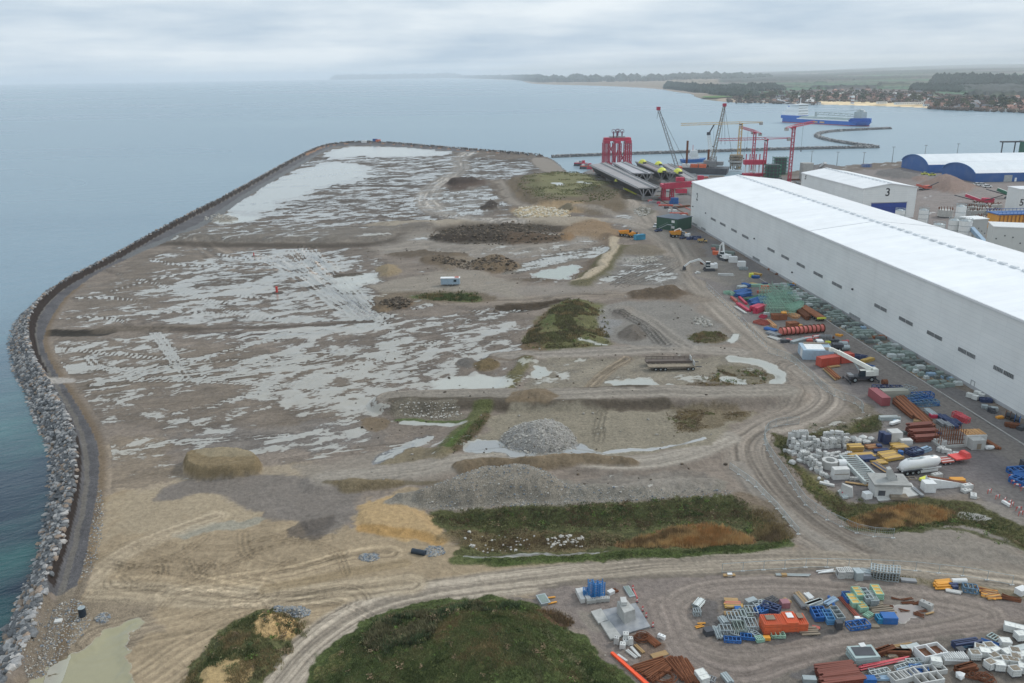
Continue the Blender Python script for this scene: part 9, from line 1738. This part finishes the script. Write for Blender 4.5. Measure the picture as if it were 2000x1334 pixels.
stones([("700,1085 725,1080 745,1088 735,1098 705,1098",.3),("530,1192 555,1185 600,1186 612,1196 590,1207 545,1207",.5),("180,1210 200,1196 220,1202 205,1222",.15),("826,1078 838,1066 862,1068 872,1078 855,1088 835,1088",.35)],900,(.07,.2),'blue_gravel','small heaps of blue grey gravel on the sand',[GRA[2],GRA[1]],'gravel')
stones([("1002,412 1030,406 1060,408 1120,415 1110,426 1040,429 1005,424",1)],420,(.4,.9),'sandstone_rubble','heap of pale yellow rubble on the northern field',[mat('rubble_sand',(.50,.42,.29),.9,var=.2),mat('rubble_pale',(.56,.52,.44),.9,var=.2)],'rubble')
stones([("395,425 430,420 470,426 455,432 405,433",.3),("1215,505 1280,500 1290,512 1220,515",.3),("1240,405 1275,410 1262,425 1235,418",.3)],500,(.3,.6),'grey_rubble','patches of grey rubble on the northern plain',GRA[:2],'rubble')
stones([("40,1300 70,1230 110,1180 150,1165 175,1190 180,1225 120,1280 90,1320 50,1330",.7),("150,1144 190,1110 205,1000 195,930 185,1000 165,1100",.3)],1300,(.05,.16),'dike_gravel','coarse gravel beside the track at the foot of the dike',GRA,'gravel')
stones([("770,800 850,799 905,802 900,815 800,817",1)],260,(.08,.22),'bank_stones','white stones on the face of the causeway bank',GRA[:1],'stones')
stones([("700,330 1200,400 1300,560 1450,690 1500,830 1400,960 900,960 640,940 720,700 700,600 640,500 700,440",1)],1500,(.08,.32),'scattered_clods','stones and clods of earth scattered over the middle of the site',[mat('clod_brown',(.15,.12,.09),.9,var=.3),GRA[1],mat('clod_dark',(.08,.066,.052),.9,var=.3)],'clods')
stones([("830,455 900,440 1060,437 1120,470 1000,480 850,476",1),("730,600 760,580 815,588 780,610",.3),("820,510 900,505 1020,512 1000,528 930,528",.4)],900,(.2,.7),'earth_lumps','dark lumps of dug earth on the heaps of the excavation',[MATS['clod_dark'],MATS['clod_brown']],'clods')
def tufts(s,n_,hr,wr,mats_,name,label,blades=4,lean=.45,patch=None):
 pts=smooth_poly(W(s),2,True);xs=[p.x for p in pts];ys=[p.y for p in pts];X_=rng.uniform(min(xs),max(xs),n_*4);Y_=rng.uniform(min(ys),max(ys),n_*4);ok=inside(X_,Y_,pts)
 ok&=rng.random(len(X_))<sstep(0.4,-3.5 if len(pts)>12 else-1.5,poly_sd(X_,Y_,pts)+(fbm(X_,Y_,2.5,407,3)-.5)*3)*.9+.03
 if patch:ok&=fbm(X_,Y_,patch[0],patch[2],4)>patch[1]
 X_,Y_=X_[ok][:n_],Y_[ok][:n_];m_=len(X_)
 ri=np.clip(np.searchsorted(-rr,-np.hypot(X_,Y_)),0,NR-1);aj=np.clip(np.searchsorted(az,np.arctan2(X_,Y_)),0,NA-1);Z_=Z[ri*NA+aj]
 V=[];F=[];MI=[]
 cl=fbm(X_,Y_,2.2,401,3);hh=rng.uniform(*hr,m_)*(0.5+cl)
 a=rng.uniform(0,2*np.pi,(m_,blades));w_=rng.uniform(*wr,(m_,blades));ln=rng.uniform(0,lean,(m_,blades));h2=hh[:,None]*rng.uniform(.6,1.1,(m_,blades));ox=rng.uniform(-.25,.25,(m_,blades));oy=rng.uniform(-.25,.25,(m_,blades))
 bx,by=X_[:,None]+ox,Y_[:,None]+oy;dx,dy=np.cos(a),np.sin(a)
 p0=np.stack([bx-dy*w_/2,by+dx*w_/2,Z_[:,None]+0*bx-.03],-1);p1=np.stack([bx+dy*w_/2,by-dx*w_/2,Z_[:,None]+0*bx-.03],-1);p2=np.stack([bx+dx*ln*h2,by+dy*ln*h2,Z_[:,None]+h2],-1)
 P_=np.stack([p0,p1,p2],2).reshape(-1,3);nf=len(P_)//3;me_=bpy.data.meshes.new(name);me_.vertices.add(len(P_));me_.vertices.foreach_set('co',P_.astype(np.float32).ravel());me_.loops.add(nf*3);me_.loops.foreach_set('vertex_index',np.arange(nf*3,dtype=np.int32));me_.polygons.add(nf);me_.polygons.foreach_set('loop_start',np.arange(0,nf*3,3,dtype=np.int32));me_.polygons.foreach_set('loop_total',np.full(nf,3,np.int32))
 for mm in mats_:me_.materials.append(mm)
 sel_=(fbm(np.repeat(X_,blades),np.repeat(Y_,blades),3.5,405,3)*len(mats_)*1.5-len(mats_)*.25+rng.uniform(-.4,.4,nf)).astype(int).clip(0,len(mats_)-1);me_.polygons.foreach_set('material_index',sel_.astype(np.int32));me_.update();o=link(name,me_);tag(o,label,'vegetation',kind='stuff');return o
GR=[mat('grass_dark',(.095,.12,.05),.9,var=.4,scale=.4),mat('grass_mid',(.145,.18,.075),.9,var=.35,scale=.4),mat('grass_olive',(.19,.19,.09),.9,var=.35,scale=.4),mat('grass_dry',(.27,.21,.11),.9,var=.3,scale=.4)]
RD=[mat('reed_rust',(.45,.26,.11),.9,var=.3,scale=.5),mat('reed_tan',(.54,.38,.19),.9,var=.3,scale=.5),mat('reed_brown',(.25,.17,.09),.9,var=.3,scale=.5)]
SHR=[mat('shrub_dark',(.08,.11,.055),.9,var=.4,scale=.6),mat('shrub_olive',(.15,.14,.078),.9,var=.4,scale=.6),mat('shrub_brown',(.19,.14,.085),.9,var=.4,scale=.6)]
tufts("600,1334 640,1275 700,1225 770,1195 880,1176 1000,1174 1060,1186 1110,1232 1180,1282 1240,1345 1260,1420 560,1420",26000,(.12,.30),(.06,.16),GR,'hill_grass','rough green and olive grass covering the hill at the bottom',4)
tufts("680,1300 700,1235 760,1205 850,1195 1000,1185 1030,1205 960,1225 860,1240 850,1290 760,1330",9000,(.4,.9),(.12,.30),SHR[:2],'hill_scrub','dark green bramble scrub on the left slope of the hill',4,.8,patch=(4.0,.46,411))
tufts("1040,1200 1070,1186 1118,1204 1122,1222 1090,1220",900,(.25,.6),(.06,.15),[SHR[2],RD[2]],'dead_scrub','brown dead scrub at the upper right shoulder of the hill',4)
tufts("832,1003 900,992 1100,984 1300,970 1425,963 1475,985 1500,1010 1440,1012 1330,1012 1240,1028 1100,1024 900,1030 850,1022",8000,(.15,.38),(.08,.2),[SHR[1],GR[2],SHR[2],GR[0]],'ditch_scrub','dark olive scrub on the upper side of the long ditch',4)
tufts("860,1030 1000,1024 1200,1028 1250,1042 1190,1060 1000,1070 900,1072",2600,(.15,.35),(.08,.18),[GR[3],SHR[2],GR[2]],'ditch_dry_grass','thin dry brownish grass between the stones of the ditch',4)
tufts("885,1092 1000,1088 1200,1078 1330,1064 1470,1056 1540,1050 1560,1058 1500,1080 1400,1084 1200,1094 1000,1102 900,1100",4200,(.12,.3),(.07,.16),[GR[1],GR[0],GR[2]],'ditch_verge_grass','green grass strip along the lower edge of the ditch',4)
tufts("1470,985 1530,1012 1565,1052 1540,1064 1480,1052 1460,1020",1200,(.3,.6),(.08,.2),[SHR[2],GR[3]],'ditch_thicket','brown thicket at the right end of the ditch',4)
tufts("1230,1048 1330,1020 1400,1018 1450,1036 1440,1052 1330,1058",1500,(.3,.8),(.06,.14),[GR[3],GR[2]],'reed_edge_grass','pale dry grass among the ditch reeds',4)
tufts("1195,1054 1260,1034 1330,1014 1400,1012 1450,1030 1478,1048 1440,1058 1330,1062 1240,1070",6500,(.6,1.2),(.04,.10),RD,'ditch_reeds','rusty brown reeds standing in the ditch',4,.2)
tufts("1640,1022 1680,998 1740,985 1820,982 1862,990 1868,1008 1800,1022 1700,1036",5200,(.5,1.1),(.04,.10),RD,'yard_reeds','rusty orange reeds below the concrete block yard',4,.2)
tufts("1498,842 1560,850 1640,832 1710,802 1728,825 1725,842 1640,848 1540,862 1535,885 1600,950 1665,983 1850,972 1900,985 1960,1010 2000,1035 2060,1070 2050,1090 2000,1075 1930,1035 1850,1030 1760,1045 1690,1040 1640,1020 1560,950 1515,885",7000,(.15,.4),(.08,.2),[SHR[1],GR[0],GR[2],SHR[2]],'yard_ditch_grass','dark scrub and grass in the ditch round the concrete block yard',4)
tufts("355,1310 385,1268 430,1232 480,1205 540,1192 600,1200 610,1230 570,1290 520,1334 490,1400 330,1420",5200,(.2,.5),(.06,.16),[GR[0],GR[2],GR[3],SHR[1]],'corner_grass','patchy grass on the small sandy mound at the bottom left',4,patch=(3.5,.50,421))
tufts("1015,680 1022,655 1050,625 1080,600 1110,588 1170,590 1185,610 1180,640 1200,668 1150,680 1080,686",5000,(.35,.9),(.15,.4),[GR[2],SHR[1],GR[3]],'field_bank_grass','olive grass tussocks on the bank in the middle of the field',4,patch=(6,.45,431))
tufts("815,570 930,567 945,580 920,586 850,583 810,578",1600,(.3,.9),(.2,.45),[GR[1],GR[0],GR[3]],'track_bank_grass','bright green grass bank below the trailer cabin',4)
tufts("945,805 920,838 890,865 868,885 880,892 905,875 935,845 962,812",1600,(.2,.5),(.1,.25),[GR[1],GR[2]],'diagonal_bank_grass','green grass on the bank running diagonally',4)
tufts("1340,655 1380,648 1420,652 1425,665 1380,672 1345,668",900,(.3,.7),(.15,.35),[GR[3],GR[2],SHR[2]],'roadside_grass','dry grass hump beside the haul road',4)
tufts("1390,715 1460,712 1505,725 1500,750 1460,758 1330,752 1400,738",1600,(.2,.5),(.1,.3),[SHR[2],GR[3],GR[2]],'flooded_field_grass','brown tussocks in the flooded field',4,patch=(5,.5,441))
tufts("1035,343 1110,340 1165,344 1230,380 1180,405 1100,405 1020,392 1000,360",2500,(.3,.7),(.3,.8),[GR[2],GR[1],GR[3]],'plateau_grass','thin olive grass on the northern plateau',4,patch=(14,.5,451))
tufts("1290,800 1400,792 1480,800 1470,812 1380,840 1330,850 1300,835",2000,(.1,.3),(.08,.25),[GR[3],SHR[2],GR[2]],'gravel_field_grass','thin dry weeds on the gravel heap field',4,patch=(4,.5,461))
tufts("1640,1116 1750,1122 1850,1138 2000,1166 2000,1175 1850,1150 1750,1136 1640,1124",700,(.15,.35),(.05,.12),[GR[3],GR[2]],'verge_grass','dry grass on the verge behind the stores',4)
def bushes(areas,n_,r_,mats_,name,label):
 mb=MB()
 for s_,f_ in areas:
  pts=smooth_poly(W(s_),2,True);xs=[p.x for p in pts];ys=[p.y for p in pts];c_=0;q2=0
  while c_<n_*f_ and q2<9000:
   q2+=1;x,y=random.uniform(min(xs),max(xs)),random.uniform(min(ys),max(ys))
   if not inside(np.array([x]),np.array([y]),pts)[0]:continue
   c_+=1;R_=random.uniform(*r_);mb.cur=random.randrange(len(mats_));z0=ZG(x,y)
   for _ in range(int(26*R_/.6)):
    v=Vector((random.gauss(0,.45),random.gauss(0,.45),abs(random.gauss(0,.45))))*R_+Vector((x,y,z0));a=Vector((random.gauss(0,1),random.gauss(0,1),random.gauss(0,.6))).normalized()*R_*.22;b_=Vector((random.gauss(0,1),random.gauss(0,1),random.gauss(0,.6))).normalized()*R_*.22;mb.add([v+a,v+b_,v-a,v-b_],[(0,1,2,3)])
 o=mb.build(name,mats_);tag(o,label,'bushes',kind='stuff')
BM=[mat('leaf_dark',(.06,.085,.035),.9,var=.4),mat('leaf_olive',(.17,.17,.08),.9,var=.3),mat('leaf_brown',(.24,.18,.11),.9,var=.3),mat('leaf_green',(.12,.18,.05),.9,var=.3)]
bushes([("690,1260 720,1225 800,1205 950,1195 900,1230 850,1240 830,1310 740,1320",.6),("620,1334 700,1240 880,1180 1060,1190 1180,1290 1230,1334 1230,1400 620,1400",.5)],330,(.25,.65),BM,'hill_bushes','separate low bushes and weeds standing out on the grassed hill')
bushes([("845,1005 1100,990 1420,966 1530,1020 1440,1050 1200,1030 900,1030",.65),("1500,845 1700,812 1720,840 1560,858 1530,880 1640,980 1850,980 2000,1050 1980,1070 1700,1042 1600,990",.5)],330,(.25,.7),BM,'ditch_bushes','separate olive and brown bushes along the two ditches')
bushes([("365,1310 430,1235 540,1195 600,1205 560,1290 500,1334",.2),("1020,680 1060,620 1110,590 1180,592 1200,665 1080,684",.35),("1395,716 1500,722 1500,748 1340,756",.2)],260,(.25,.8),BM,'field_bushes','weeds and small bushes on the banks of the field')
